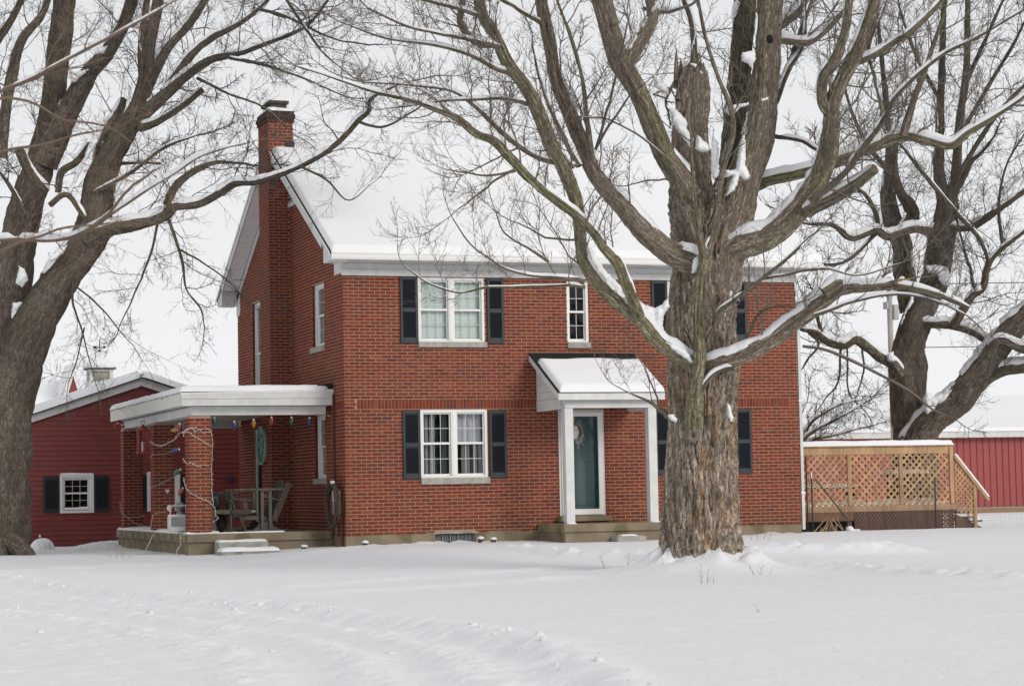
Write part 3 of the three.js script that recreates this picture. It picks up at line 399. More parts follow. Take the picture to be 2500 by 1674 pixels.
// ---------------------------------------------------------------- brick side porch
{
  const t = thing('side_porch', 'open side porch with flat snowy white roof on brick columns over a concrete slab', 'porch', [-1.4, 0, -4.8]), sh = g => g.translate(1.4, 0, 4.8), T = new THREE.Matrix4().makeTranslation(1.4, 0, 4.8);
  const slab = mesh('slab', [rbox(-2.74, -0.012, -0.06, 0.095, -8.70, -0.84, 0.012)].map(sh), M.concrete, t);
  mesh('slab_wall', [rbox(-2.70, -0.012, -0.9, -0.062, -8.66, -0.885, 0.006)].map(sh), M.concrete, slab);
  mesh('snow', [snowSlab((a, b) => v(-2.735 + (0.62 + 0.10 * Math.sin(b * 40) + 0.07 * Math.sin(b * 17)) * a, 0.093, -8.69 + 7.78 * b), 14, 150, 0.05, 0.12, 0.5, 2), snowSlab((a, b) => v(-2.26 + 1.35 * a, 0.093, -1.02 + 0.15 * b), 60, 10, 0.022, 0.05, 0.5, 6)].map(sh), M.snowFine, slab, { keepUV: true });
  // columns
  [[-0.95], [-4.52], [-8.13]].forEach(([z]) => {
    const c = mesh('column', sh(box(-2.654, -2.262, 0.09, 2.235, z - 0.404, z - 0.006)), M.mortar, t), B = new Bricks();
    const mF = T.clone().multiply(new THREE.Matrix4().makeTranslation(0, 0, z)), mL = T.clone().multiply(GABLE.clone().setPosition(-2.66, 0, 0)), mR = T.clone().multiply(new THREE.Matrix4().makeBasis(v(0, 0, -1), v(0, 1, 0), v(1, 0, 0)).setPosition(-2.256, 0, 0));
    for (let r = 2; r < 35; r++) { const y0 = rowY(r) + J / 2 - 0.035, y1 = rowY(r + 1) - J / 2 - 0.035; if (y1 > 2.24) break;
      const lay = (m, a, b, o, kind) => { const c0 = o ? [[a, a + 0.0955], [a + 0.107, a + 0.2985], [a + 0.310, b]] : [[a, a + 0.1965], [a + 0.208, b]]; for (const [p, q] of c0) B.add(m, p, q, y0, y1, kind); };
      lay(mF, -2.66, -2.256, r % 2, 'brick'); lay(mL, z - 0.41, z, (r + 1) % 2, 'side_brick'); lay(mR, -z, -z + 0.41, (r + 1) % 2, 'far_brick'); }
    B.build(c, b => b.kind === 'brick');
  });
  // flat roof: fascia in two boards, beam, ceiling, snow
  const fy = (x) => 2.60 + 0.02 * (x + 2.8);
  const P4 = (pts, d, z) => sh(extr(pts, d, Z4(z)));
  const uvF = (g, ax) => { const p = g.attributes.position, u = new Float32Array(p.count * 2); for (let i = 0; i < p.count; i++) { u[i * 2] = (ax === 'x' ? p.getX(i) : p.getZ(i)) / 8 + 0.31; u[i * 2 + 1] = clamp((p.getY(i) - 2.41) / 0.235, 0.01, 0.99); } g.setAttribute('uv', new THREE.BufferAttribute(u, 2)); return g; };
  const roof = mesh('roof', [P4([[-2.80, 2.42], [-0.01, 2.42], [-0.01, fy(0) + 0.02], [-2.80, fy(-2.8) - 0.01]], 7.9, -8.62)], M.trim, t);
  mesh('fascia_board', P4([[-2.84, 2.405], [-0.012, 2.405], [-0.012, 2.535], [-2.84, 2.525]], 0.025, -0.725), M.trim, t);
  mesh('fascia_board', uvF(P4([[-2.845, 2.5285], [-0.010, 2.5385], [-0.010, fy(0)], [-2.845, fy(-2.85)]], 0.02, -0.71), 'x'), M.trim, t);
  mesh('side_fascia', uvF(sh(rbox(-2.85, -2.826, 2.41, 2.645, -8.66, -0.728, 0.003)), 'z'), M.fascia, t, { keepUV: true });
  mesh('drip_edge', [P4([[-2.86, fy(-2.86) + 0.002], [-0.01, fy(0) + 0.002], [-0.01, fy(0) + 0.045], [-2.86, fy(-2.86) + 0.045]], 0.04, -0.73), sh(rbox(-2.865, -2.83, 2.647, 2.675, -8.67, -0.735, 0.003))], M.white, t);
  mesh('flashing', sh(box(-0.30, -0.006, 2.66, 2.80, -0.80, -0.775)), M.black, t);
  mesh('beam', [rbox(-2.62, -0.10, 2.242, 2.403, -1.12, -0.94, 0.004), rbox(-2.62, -2.42, 2.242, 2.4, -8.42, -1.125, 0.004), rbox(-2.62, -0.1, 2.242, 2.4, -8.60, -8.425, 0.004)].map(sh), M.white, t);
  mesh('ceiling', sh(box(-2.40, -0.012, 2.398, 2.416, -8.42, -1.13)), M.trim, t);
  mesh('snow', sh(snowSlab((a, b) => v(-2.875 + 2.80 * a, 2.665 + 0.02 * a - 0.004, -8.69 + 7.975 * b), 60, 120, 0.115, 0.14, 0.12, 7)), M.snowFine, roof, { keepUV: true });
}
{ // two concrete steps against the porch slab
  const t = thing('concrete_steps', 'two snow topped concrete block steps leading up to the side porch', 'steps', [-1.8, -0.2, -0.3]), sh = g => g.translate(1.8, 0.2, 0.3);
  const a = mesh('upper_step', sh(rbox(-2.24, -1.33, -0.5, -0.055, -0.84, -0.45, 0.012)), M.stone, t), b = mesh('lower_step', sh(rbox(-2.28, -1.22, -0.5, -0.215, -0.445, -0.02, 0.012)), M.stone, t);
  mesh('snow', sh(snowSlab((p, q) => v(-2.24 + 0.9 * p, -0.058, -0.83 + 0.37 * q), 30, 10, 0.04, 0.06, 0.3)), M.snowFine, a, { keepUV: true }); mesh('snow', sh(snowSlab((p, q) => v(-2.29 + 1.08 * p, -0.22, -0.44 + 0.44 * q), 30, 12, 0.075, 0.09, 0.3, 3)), M.snowFine, b, { keepUV: true });
}

// ---------------------------------------------------------------- things on and about the porch
const bulbCols = { red: [0.20, 0.010, 0.015], green: [0.006, 0.065, 0.032], blue: [0.006, 0.025, 0.15], amber: [0.28, 0.12, 0.012] };
const bulbMats = Object.fromEntries(Object.entries(bulbCols).map(([k, c]) => [k, new THREE.MeshPhysicalMaterial({ color: lin(...c), roughness: 0.15, clearcoat: 0.6 })]));
function bulb(p, col, label, dir = v(0, -1, 0), s = 1) {
  const t = thing('holiday_bulb', label, 'ornament', [p.x, p.y, p.z], 'oversized plastic holiday bulbs on the side porch'), q = new THREE.Quaternion().setFromUnitVectors(v(0, -1, 0), dir.clone().normalize());
  const prof = [[0.0001, -0.215], [0.016, -0.205], [0.035, -0.175], [0.053, -0.125], [0.058, -0.095], [0.052, -0.068], [0.036, -0.05], [0.024, -0.046]].map(([r, y]) => new THREE.Vector2(r * s, y * s));
  mesh('glass_bulb', new THREE.LatheGeometry(prof, 18).applyQuaternion(q), bulbMats[col], t);
  mesh('socket', new THREE.LatheGeometry([[0.0001, -0.05], [0.026, -0.05], [0.026, -0.03], [0.022, -0.028], [0.022, 0.0], [0.0001, 0.0]].map(([r, y]) => new THREE.Vector2(r * s, y * s)), 14).applyQuaternion(q), M.cream, t);
}
const onBeam = (px, py) => onPlane('z', -1.02, px, py);
for (const [x, y, c, l] of [[522.5, 1017, 'green', 'green plastic bulb hanging beside the front brick column of the porch'], [570.8, 1027, 'blue', 'blue plastic bulb hanging in front of the red barn siding'], [618.3, 1022, 'amber', 'amber plastic bulb hanging above the green wagon wheel at its left'], [662, 1016, 'red', 'red plastic bulb hanging from the porch beam above the wagon wheel'], [711, 1016, 'green', 'green plastic bulb hanging between the red and blue bulbs on the beam'], [755, 1017, 'blue', 'blue plastic bulb hanging next to the gable window of the porch']]) bulb(onBeam(x, y), c, l, v(0.03, -1, 0), 0.80);
bulb(onBeam(793, 1013).add(v(0.05, 0, 0)), 'amber', 'amber plastic bulb lying sideways at the right end of the porch beam', v(0.9, -0.3, 0.5), 0.6);
const onCol = (px, py) => onPlane('z', -1.2, px, py);
bulb(onCol(438, 1032), 'red', 'red plastic bulb hanging left of the top of the front column', v(-0.05, -1, 0), 0.9); bulb(onCol(434, 1049), 'amber', 'amber plastic bulb lying sideways between the two nearest columns', v(-1, -0.12, 0.2), 0.7);
bulb(onCol(438, 1096), 'blue', 'blue plastic bulb tilted sideways at the right edge of the middle column', v(-1, -0.3, 0.2), 0.85); bulb(onCol(441, 1145), 'green', 'green plastic bulb tilted on the wire left of the front column', v(-0.8, -0.55, 0.2), 0.85); bulb(onCol(447, 1190), 'red', 'red plastic bulb tilted low on the left edge of the front column', v(-0.55, -0.8, 0.2), 0.85);
{ // candy striped hook at the far column's top
  const p = onPlane('z', -8.2, 297, 1038), c = new THREE.CatmullRomCurve3([v(-0.12, -0.08, 0), v(-0.13, 0.02, 0), v(-0.07, 0.08, 0), v(0.0, 0.05, 0), v(0.02, -0.06, 0)]), t = thing('candy_cane', 'small red and white hook ornament at the top of the farthest porch column', 'ornament', [p.x, p.y, p.z]);
  const tg = new THREE.TubeGeometry(c, 20, 0.028, 8); mesh('red_hook', tg, M.redPaint, t); mesh('white_stripe', [rod(v(-0.12, 0.03, 0), v(-0.09, 0.066, 0), 0.03), rod(v(0.004, 0.03, 0), v(0.012, -0.01, 0), 0.03)], M.white, t);
}
// white miniature light strings
const cordMat = mat([0.62, 0.57, 0.53], { roughness: 0.5 });
function lightString(label, list, z, yTop) {
  const P = list.map(([x, y, dz = 0]) => onPlane('z', z + dz, x, y)), c = new THREE.CatmullRomCurve3(P), L = c.getLength(), t = thing('light_string', label, 'string lights', [P[0].x, P[0].y, P[0].z], 'white string lights on the porch columns'), sh = g => g.translate(-P[0].x, -P[0].y, -P[0].z);
  mesh('cord', sh(new THREE.TubeGeometry(c, Math.max(20, L * 40 | 0), 0.0042, 5)), cordMat, t); const G = [];
  for (let s = 0; s < L; s += 0.055) { const p = c.getPointAt(s / L), d = v(rr(-1, 1), rr(-0.8, 1), rr(0, 1)).normalize(); G.push(rod(p, p.clone().addScaledVector(d, 0.034), 0.0062, 0.004, 5)); }
  mesh('tiny_bulbs', G.map(sh), cordMat, t, { kind: 'stuff' });
}
const q3 = (x, y, d) => [260 + x / 7.467, 930 + y / 7.467, d], q5 = (x, y, d) => [260 + x / 6.533, 1140 + y / 6.533, d];
lightString('white string lights looped round the top of the front brick column', [q3(1380, 930), q3(1440, 890), q3(1555, 845), q3(1700, 880), q3(1800, 870), q3(1905, 900), q3(1760, 940), q3(1690, 890), q3(1600, 920), q3(1560, 860), q3(1440, 900), q3(1390, 1000)], -0.925);
lightString('white string lights crossing the front column diagonally below its top', [q3(1430, 930), q3(1500, 935), q3(1560, 990), q3(1740, 1090), q3(1925, 1190), q3(1915, 1020), q3(1900, 905)], -0.925);
lightString('white string lights around the middle of the front brick column', [q3(1395, 1410), q3(1430, 1480), q3(1480, 1510), q3(1540, 1490), q3(1640, 1550), q3(1740, 1530), q3(1860, 1550)], -0.925);
lightString('white string lights falling across the lower half of the front column', [q5(1232, 180), q5(1235, 250), q5(1250, 300), q5(1300, 390), q5(1400, 450), q5(1540, 520), q5(1640, 560), q5(1690, 610), q5(1735, 690), q5(1735, 770), q5(1780, 810), q5(1740, 850), q5(1690, 870)], -0.925);
lightString('white string lights hanging down the right edge of the front column', [q3(1920, 1200), q3(1915, 1470), q5(1672, 40), q5(1675, 250), q5(1680, 440), q5(1700, 580)], -0.925);
lightString('white string lights draped from the middle column to the front column', [q3(780, 1100, -3), q3(850, 1150, -2.8), q3(950, 1180, -2.5), q3(1060, 1160, -2), q3(1150, 1110, -1.5), q3(1240, 1050, -1), q3(1310, 970, -0.5), q3(1390, 920, 0)], -0.93);
lightString('white string lights across the upper part of the middle column', [q3(790, 1380), q3(850, 1340), q3(960, 1330), q3(1060, 1325), q3(1160, 1290), q3(1200, 1260)], -4.49);
lightString('white string lights rising across the middle of the middle column', [q5(700, 325), q5(760, 300), q5(900, 245), q5(1000, 190), q5(1090, 145)], -4.49);
lightString('white string lights round the foot of the middle column', [q5(1000, 700), q5(900, 720), q5(820, 730), q5(760, 745), q5(725, 800), q5(705, 900), q5(690, 960)], -4.49);
lightString('white string lights hanging in swags across the farthest column', [q5(208, 565), q5(225, 680), q5(270, 770), q5(330, 800), q5(430, 800), q5(520, 790), q5(590, 770)], -8.10);
lightString('white string lights trailing low over the farthest column', [q5(330, 810), q5(400, 870), q5(480, 910), q5(560, 930), q5(640, 950)], -8.10);
lightString('white string lights hanging down over the slab left of the middle column', [q5(735, 1080), q5(700, 1150), q5(660, 1240), q5(630, 1310), q5(575, 1375)], -1.6, 0);
lightString('white string lights hanging over the slab below the white rack', [q5(1170, 1095), q5(1165, 1180), q5(1180, 1240), q5(1120, 1320), q5(1115, 1400), q5(1130, 1430)], -0.80);
{ // red lantern
  const p = onPlane('z', -4.3, 348, 1047), t = thing('lantern', 'red lantern with clear panes hanging beside the middle porch column', 'lantern', [p.x, p.y, p.z]), w = 0.095, y1 = -0.03, y0 = -0.45;
  mesh('cage', [...[[-1, -1], [1, -1], [1, 1], [-1, 1]].map(([a, b]) => rbox(a * w - 0.014, a * w + 0.014, y0, y1, b * w - 0.014, b * w + 0.014, 0.003)), rbox(-w - 0.03, w + 0.03, y0 - 0.03, y0, -w - 0.03, w + 0.03, 0.004), rbox(-w - 0.03, w + 0.03, y1, y1 + 0.02, -w - 0.03, w + 0.03, 0.004), rbox(-0.012, 0.012, y0, y1, w - 0.006, w + 0.006, 0.002), rbox(-w - 0.006, -w + 0.006, y0, y1, -0.012, 0.012, 0.002)], M.redPaint, t);
  mesh('roof', new THREE.ConeGeometry(0.13, 0.10, 4).rotateY(Math.PI / 4).translate(0, y1 + 0.07, 0), M.redPaint, t); mesh('ring', new THREE.TorusGeometry(0.035, 0.006, 6, 16).translate(0, y1 + 0.15, 0), M.iron, t);
  for (const [x, z, r] of [[0, w, 0], [-w, 0, Math.PI / 2]]) mesh('pane', new THREE.PlaneGeometry(2 * w - 0.03, y1 - y0).rotateY(r).translate(x, (y0 + y1) / 2, z), M.glass, t);
  mesh('candle', new THREE.CylinderGeometry(0.035, 0.035, 0.2, 14).translate(0, y0 + 0.1, 0), M.white, t);
}
{ // green wagon wheel on the chimney breast
  const c = v(-0.50, 1.76, -4.53), R = 0.385, t = thing('wagon_wheel', 'pale green wooden wagon wheel hung on the porch wall', 'wheel', [c.x, c.y, c.z]), ry = g => g.rotateY(Math.PI / 2).translate(0, 0, 0);
  mesh('rim', ry(extr([...Array(48).keys()].map(i => [Math.cos(i / 24 * Math.PI) * R, Math.sin(i / 24 * Math.PI) * R]), 0.05, Z4(-0.025), [[...Array(48).keys()].map(i => [Math.cos(-i / 24 * Math.PI) * (R - 0.036), Math.sin(-i / 24 * Math.PI) * (R - 0.036)])], 0.005)), M.greenPaint, t);
  mesh('hub', ry(new THREE.CylinderGeometry(0.04, 0.045, 0.08, 16).rotateX(Math.PI / 2)), M.greenPaint, t);
  for (let k = 0; k < 12; k++) { const a = k / 6 * Math.PI + 0.13, d = v(0, Math.sin(a), Math.cos(a)); mesh('spoke', rod(d.clone().multiplyScalar(0.05), d.clone().multiplyScalar(R - 0.03), 0.0085, 0.0075, 7), M.greenPaint, t); }
}
{ // electric meter, conduit and a coil of vines hung round it
  const t = thing('electric_meter', 'grey electric meter box inside the coiled vine wreath on the gable wall', 'meter', [-0.06, 0.61, -0.36]);
  mesh('box', rbox(-0.05, 0.05, -0.21, 0.02, -0.17, 0.13, 0.01), M.metal, t); mesh('cover', rbox(-0.058, 0.045, 0.026, 0.215, -0.16, 0.12, 0.012), mat([0.45, 0.48, 0.45], { roughness: 0.4 }), t);
  mesh('conduit', [rod(v(0.03, 0.2, -0.30), v(0.03, 2.0, -0.30), 0.018), rod(v(0.03, -0.18, 0.22), v(0.03, -0.95, 0.22), 0.02)], mat([0.22, 0.10, 0.08]), t, { label: 'brown conduit up the gable wall' }).material = mat([0.13, 0.05, 0.04]);
  const w = thing('vine_coil', 'brown coil of vines hung round the electric meter beside the porch', 'wreath', [-0.13, 0.58, -0.40]), G = [];
  for (let k = 0; k < 26; k++) { const a0 = rr(0, 6.28), ex = rr(0.28, 0.42), ey = rr(0.33, 0.43), c = new THREE.CatmullRomCurve3([...Array(16).keys()].map(i => { const a = a0 + i / 16 * 6.28; return v(rr(-0.05, 0.03), Math.sin(a) * ey + rr(-0.015, 0.015) - 0.01, Math.cos(a) * ex + rr(-0.015, 0.015)); }), true); G.push(new THREE.TubeGeometry(c, 40, rr(0.008, 0.014), 5)); }
  G.push(new THREE.TubeGeometry(new THREE.CatmullRomCurve3([v(0, -0.4, -0.2), v(0, -0.62, -0.12), v(0, -0.68, 0.05), v(0, -0.6, 0.18), v(0, -0.38, 0.22)]), 20, 0.014, 5));
  mesh('vines', G, mat([0.10, 0.075, 0.055]), w, { kind: 'stuff' }); mesh('snow', lumpBall(0.05, 0.8, 0.7, 2.2, -0.03, 0.40, 0.10, 3), M.snowFine, w, { keepUV: true });
}
{ // two seat lawn glider of weathered boards
  const O = v(-1.15, 0.097, -1.75), t = thing('lawn_glider', 'weathered grey wooden glider with a reclining fan backed bench on the porch', 'glider', [O.x, O.y, O.z]);
  const P = (px, py, z = -1.3) => onPlane('z', z, px, py).sub(O), zf = 0.40, zb = -0.28;
  for (const z of [zf, zb]) {
    const zz = z;
    mesh('sled', rbox(-0.42, 0.38, 0.0, 0.04, zz - 0.05, zz + 0.05, 0.006), M.greyWood, t);
    for (const x of [-0.08, 0.07]) mesh('post', rbox(x - 0.028, x + 0.028, 0.04, 0.76, zz - 0.02, zz + 0.02, 0.005), M.greyWood, t);
    mesh('foot', extr([[-0.24, 0.04], [0.22, 0.04], [0.21, 0.065], [0.14, 0.10], [0.11, 0.18], [-0.13, 0.18], [-0.16, 0.10], [-0.23, 0.065]], 0.03, Z4(zz - 0.052)), M.greyWood, t);
    mesh('top_rail', rbox(-0.62, 0.32, 0.76, 0.80, zz - 0.045, zz + 0.045, 0.006), M.greyWood, t);
    mesh('lower_rail', rbox(-0.45, 0.13, 0.22, 0.30, zz - 0.10, zz - 0.06, 0.005), M.greyWood, t);
  }
  for (let k = 0; k < 5; k++) { // fan back boards, rounded tops, facing left
    const z = zb + 0.03 + k * 0.135, a = v(0.12, 0.26, z), b = v(0.36 + 0.02 * (k % 2), 0.96 - 0.02 * Math.abs(k - 2), z), d = b.clone().sub(a).normalize(), L = a.distanceTo(b);
    const s = new THREE.Shape(); s.moveTo(-0.062, 0); s.lineTo(0.062, 0); s.lineTo(0.062, L - 0.06); s.absarc(0, L - 0.06, 0.062, 0, Math.PI); s.closePath();
    const g = new THREE.ExtrudeGeometry(s, { depth: 0.022, bevelEnabled: false, curveSegments: 6 }); g.rotateY(-Math.PI / 2).applyQuaternion(new THREE.Quaternion().setFromUnitVectors(v(0, 1, 0), d)).translate(a.x, a.y, a.z); mesh('back_board', g, k % 2 ? M.greyWood : M.greyWoodB, t);
  }
  mesh('side_board', [bar(v(0.14, 0.20, zf - 0.02), v(0.44, 0.90, zf - 0.02), 0.11, 0.03)], M.greyWoodB, t);
  for (let k = 0; k < 5; k++) mesh('seat_board', rbox(-0.16 + k * 0.065, -0.10 + k * 0.065, 0.30 - k * 0.012, 0.322 - k * 0.012, zb + 0.04, zf - 0.06, 0.004), M.greyWoodB, t);
  mesh('armrest', [bar(v(-0.05, 0.66, zf - 0.04), v(0.30, 0.56, zf - 0.04), 0.03, 0.09)], M.greyWoodB, t);
  // the bench opposite, seen from behind: slats across
  for (let k = 0; k < 6; k++) mesh('slat', rbox(-0.66 + k * 0.008, -0.645 + k * 0.008, 0.72 - k * 0.062, 0.77 - k * 0.062, zb, zf - 0.02, 0.003), M.greyWood, t);
  for (let k = 0; k < 3; k++) mesh('slat', rbox(-0.64 + k * 0.075, -0.575 + k * 0.075, 0.315, 0.335, zb, zf - 0.02, 0.003), M.greyWood, t);
  mesh('bench_end', [bar(v(-0.66, 0.78, zf - 0.015), v(-0.58, 0.28, zf - 0.015), 0.03, 0.03), bar(v(-0.40, 0.60, zf - 0.015), v(-0.40, 0.32, zf - 0.015), 0.09, 0.025), rbox(-0.66, -0.28, 0.34, 0.41, zf - 0.03, zf - 0.002, 0.004), bar(v(-0.62, 0.62, zf - 0.02), v(-0.28, 0.585, zf - 0.02), 0.035, 0.07), bar(v(-0.5, 0.3, zf - 0.02), v(-0.38, 0.0, zf - 0.02), 0.04, 0.03)], M.greyWoodB, t);
  mesh('cushion', rbox(-0.33, -0.17, 0.36, 0.40, 0.0, 0.30, 0.01), mat([0.3, 0.33, 0.36]), t, { label: 'black and white checked cushion' });
  for (let i = 0; i < 7; i++) for (let j = 0; j < 2; j++) if ((i + j) % 2) mesh('check', rbox(-0.335, -0.165, 0.362 + j * 0.019, 0.380 + j * 0.019, 0.003 + i * 0.042, 0.043 + i * 0.042, 0.001), M.black, t);
}
{ // grey armchair with turned front legs, dark coat over it
  const O = v(-1.95, 0.097, -1.70), t = thing('armchair', 'weathered grey wooden armchair with curled arms and turned legs on the porch', 'chair', [O.x, O.y, O.z]);
  const leg = [[0.001, 0], [0.018, 0], [0.015, 0.05], [0.024, 0.2], [0.019, 0.30], [0.026, 0.34], [0.026, 0.44], [0.018, 0.46], [0.024, 0.52], [0.016, 0.58], [0.001, 0.59]].map(p => new THREE.Vector2(...p));
  const legs = [[-0.20, 0.30], [0.14, 0.30], [-0.20, -0.1], [0.14, -0.1]]; for (const [x, z] of legs) mesh('leg', new THREE.LatheGeometry(leg, 10).translate(x, 0, z), M.greyWood, t);
  mesh('seat', rbox(-0.22, 0.38, 0.34, 0.42, -0.14, 0.32, 0.008), M.greyWood, t);
  for (const x of [-0.20, 0.14]) { const c = new THREE.CatmullRomCurve3([v(x, 0.56, 0.32), v(x + 0.01, 0.63, 0.30), v(x + 0.09, 0.645, 0.16), v(x + 0.14, 0.60, -0.04), v(x + 0.16, 0.60, -0.14)]); mesh('arm', new THREE.TubeGeometry(c, 16, 0.028, 7), M.greyWood, t); }
  for (let k = 0; k < 4; k++) mesh('back_rail', rbox(-0.16, 0.40, 0.50 + k * 0.07, 0.54 + k * 0.07, -0.20, -0.18, 0.004), M.greyWoodB, t);
  const c = thing('dark_coat', 'black cloth bundle draped on the seat of the grey armchair', 'cloth', [O.x, O.y, O.z]);
  mesh('upper_bundle', lumpBall(0.1, 0.95, 1.7, 1.0, -0.10, 0.57, 0.12, 4, 0.12), M.black, c); mesh('hanging_cloth', [lumpBall(0.1, 0.8, 1.9, 0.5, 0.03, 0.19, -0.02, 9, 0.1), lumpBall(0.1, 0.35, 1.9, 0.5, -0.15, 0.19, -0.02, 12, 0.1)], M.black, c, { kind: 'stuff' });
  const s = thing('white_post', 'slim white wooden post standing under the grey armchair', 'post', [O.x - 0.075, O.y, O.z - 0.12]); mesh('shaft', new THREE.CylinderGeometry(0.022, 0.032, 0.30, 10).translate(0, 0.17, 0), M.white, s); mesh('foot', new THREE.CylinderGeometry(0.03, 0.04, 0.03, 10).translate(0, 0.015, 0), M.dark, s); mesh('knob', new THREE.SphereGeometry(0.028, 10, 8).translate(0, 0.33, 0), M.white, s);
  const b = thing('rusty_pail', 'rust brown pail standing left of the grey armchair', 'pail', [O.x - 0.34, O.y, O.z - 0.1]);
  mesh('body', new THREE.LatheGeometry([[0.001, 0.03], [0.07, 0.03], [0.10, 0.30], [0.105, 0.31], [0.098, 0.31], [0.065, 0.04]].map(p => new THREE.Vector2(...p)), 18), mat([0.22, 0.085, 0.025], { map: tGrain }), b); mesh('handle', new THREE.TorusGeometry(0.10, 0.006, 6, 20, Math.PI).translate(0, 0.30, 0), M.cream, b); mesh('base', lumpBall(0.07, 1.5, 0.5, 1.2, 0, 0.02, 0, 6, 0.3), mat([0.08, 0.08, 0.09]), b);
}
{ // white rack with a round left side, behind the front column
  const O = onPlane('z', -1.55, 433, 1297), t = thing('white_rack', 'white wooden rack with rounded sides and shelves between the porch columns', 'rack', [O.x, O.y, O.z]), y = 0;
  const side = [[0.0, 0.0], [0.16, 0.0], [0.21, 0.06], [0.22, 0.16], [0.19, 0.26], [0.15, 0.31], [-0.02, 0.31], [-0.06, 0.2], [-0.05, 0.06]];
  for (const x of [-0.17, 0.17]) mesh('side_panel', extr(side, 0.018, new THREE.Matrix4().makeBasis(v(0, 0, 1), v(0, 1, 0), v(-1, 0, 0)).setPosition(x + 0.009, 0, 0), [], 0.003), M.white, t);
  mesh('shelf', [rbox(-0.16, 0.16, 0.01, 0.09, 0.165, 0.185, 0.003)], M.white, t); mesh('shelf', rbox(-0.16, 0.16, 0.27, 0.31, 0.12, 0.175, 0.004), M.white, t); mesh('back', rbox(-0.16, 0.16, 0.02, 0.30, -0.03, -0.012, 0.003), M.white, t); mesh('floor', rbox(-0.16, 0.16, 0.015, 0.035, -0.01, 0.16, 0.003), M.white, t);
  mesh('handle', [bar(v(-0.15, 0.30, 0.05), v(-0.13, 0.47, 0.05), 0.022), bar(v(0.15, 0.30, 0.05), v(0.14, 0.47, 0.05), 0.022), rod(v(-0.145, 0.465, 0.05), v(0.15, 0.475, 0.05), 0.014)], M.white, t);
  const p = onPlane('z', -1.75, 438, 1246), g = thing('stone_ornament', 'grey stone ornament with a round head behind the white rack', 'statue', [p.x, O.y, p.z]), h = p.y - O.y;
  mesh('body', new THREE.LatheGeometry([[0.001, 0], [0.10, 0], [0.09, h * 0.5], [0.055, h - 0.02], [0.001, h]].map(q => new THREE.Vector2(...q)), 16), M.greyConc, g); mesh('head', new THREE.SphereGeometry(0.085, 18, 14).scale(1, 0.95, 1).translate(0, h + 0.08, 0), M.greyConc, g);
  const hp = onPlane('z', -4.48, 407.5, 1199); const hh = thing('white_heart', 'small white heart ornament hung on the face of the middle porch column', 'ornament', [hp.x, hp.y, hp.z]); const s = new THREE.Shape(); s.moveTo(0, -0.04); s.bezierCurveTo(-0.06, 0.0, -0.045, 0.045, 0, 0.03); s.bezierCurveTo(0.045, 0.045, 0.06, 0.0, 0, -0.04); mesh('heart', new THREE.ExtrudeGeometry(s, { depth: 0.02, bevelSize: 0.004, bevelThickness: 0.004, bevelSegments: 1 }), M.white, hh);
  const rp = onPlane('z', -1.7, 412, 1240), rb = thing('white_bird', 'small white bird ornament with a red ribbon left of the white rack', 'ornament', [rp.x, rp.y, rp.z]); mesh('body', lumpBall(0.05, 0.8, 1.3, 0.7, 0, 0, 0, 5, 0.15), M.white, rb, { keepUV: true }); mesh('ribbon', lumpBall(0.04, 1, 1, 0.5, -0.04, -0.09, 0, 7, 0.3), M.redPaint, rb, { keepUV: true });
}
{ // wreath on the front door
  const p = v(4.50, 1.83, -0.03), t = thing('door_wreath', 'vine wreath with a white face and frosted sprigs hung on the dark front door', 'wreath', [p.x, p.y, p.z]), G = [];
  for (let k = 0; k < 14; k++) { const a0 = rr(0, 6.28), r = rr(0.15, 0.185), c = new THREE.CatmullRomCurve3([...Array(14).keys()].map(i => { const a = a0 + i / 14 * 6.28; return v(Math.cos(a) * r * 0.92 + rr(-0.008, 0.008), Math.sin(a) * r * 1.05 + rr(-0.008, 0.008), rr(-0.015, 0.015)); }), true); G.push(new THREE.TubeGeometry(c, 36, 0.006, 5)); }
  mesh('vines', G, mat([0.26, 0.215, 0.17]), t, { kind: 'stuff' });
  const f = mesh('white_face', lumpBall(0.1, 0.85, 1.35, 0.35, -0.01, 0.01, 0.012, 3, 0.08), mat([0.72, 0.71, 0.66]), t, { keepUV: true }); for (const x of [-0.035, 0.02]) mesh('eye', new THREE.SphereGeometry(0.009, 8, 6).translate(x, 0.045, 0.043), M.black, f);
  const S = []; for (let k = 0; k < 70; k++) { const a = rr(3.6, 6.2), r = rr(0.10, 0.24), c = v(Math.cos(a) * r * 0.9, Math.sin(a) * r - 0.02, 0.02), d = v(rr(-1, 1), rr(-1, 0.6), rr(0, 0.6)).normalize(); S.push(rod(c, c.clone().addScaledVector(d, rr(0.03, 0.07)), 0.007, 0.002, 4)); } mesh('frosted_sprigs', S, mat([0.50, 0.52, 0.50]), t, { kind: 'stuff' });
  mesh('hanger', box(-0.012, 0.012, 0.17, 0.36, -0.035, -0.028), M.brass, t);
}
// garden spotlights capped with snow along the foundation
for (const [px, py, l] of [[740, 1338, 'snow capped garden spotlight in front of the porch slab'], [889, 1328, 'snow capped garden spotlight at the house corner by the vine coil'], [1172, 1318, 'dark garden spotlight tipped in the snow right of the cellar window'], [1203, 1320, 'snow covered lump of a garden spotlight right of the tipped one']]) {
  const p = onPlane('z', px < 800 ? -0.55 : 0.35, px, py), t = thing('garden_spotlight', l, 'lamp', [p.x, p.y - 0.03, p.z]); mesh('stake', rod(v(0, -0.2, 0), v(0, 0, 0), 0.01), M.black, t); mesh('lamp_head', new THREE.CylinderGeometry(0.05, 0.03, 0.09, 12).rotateX(1.1).translate(0, 0.02, 0.01), M.black, t); mesh('snow', lumpBall(0.06, 1.1, 0.55, 1, 0.015, 0.065, 0, px), M.snowFine, t, { keepUV: true });
}

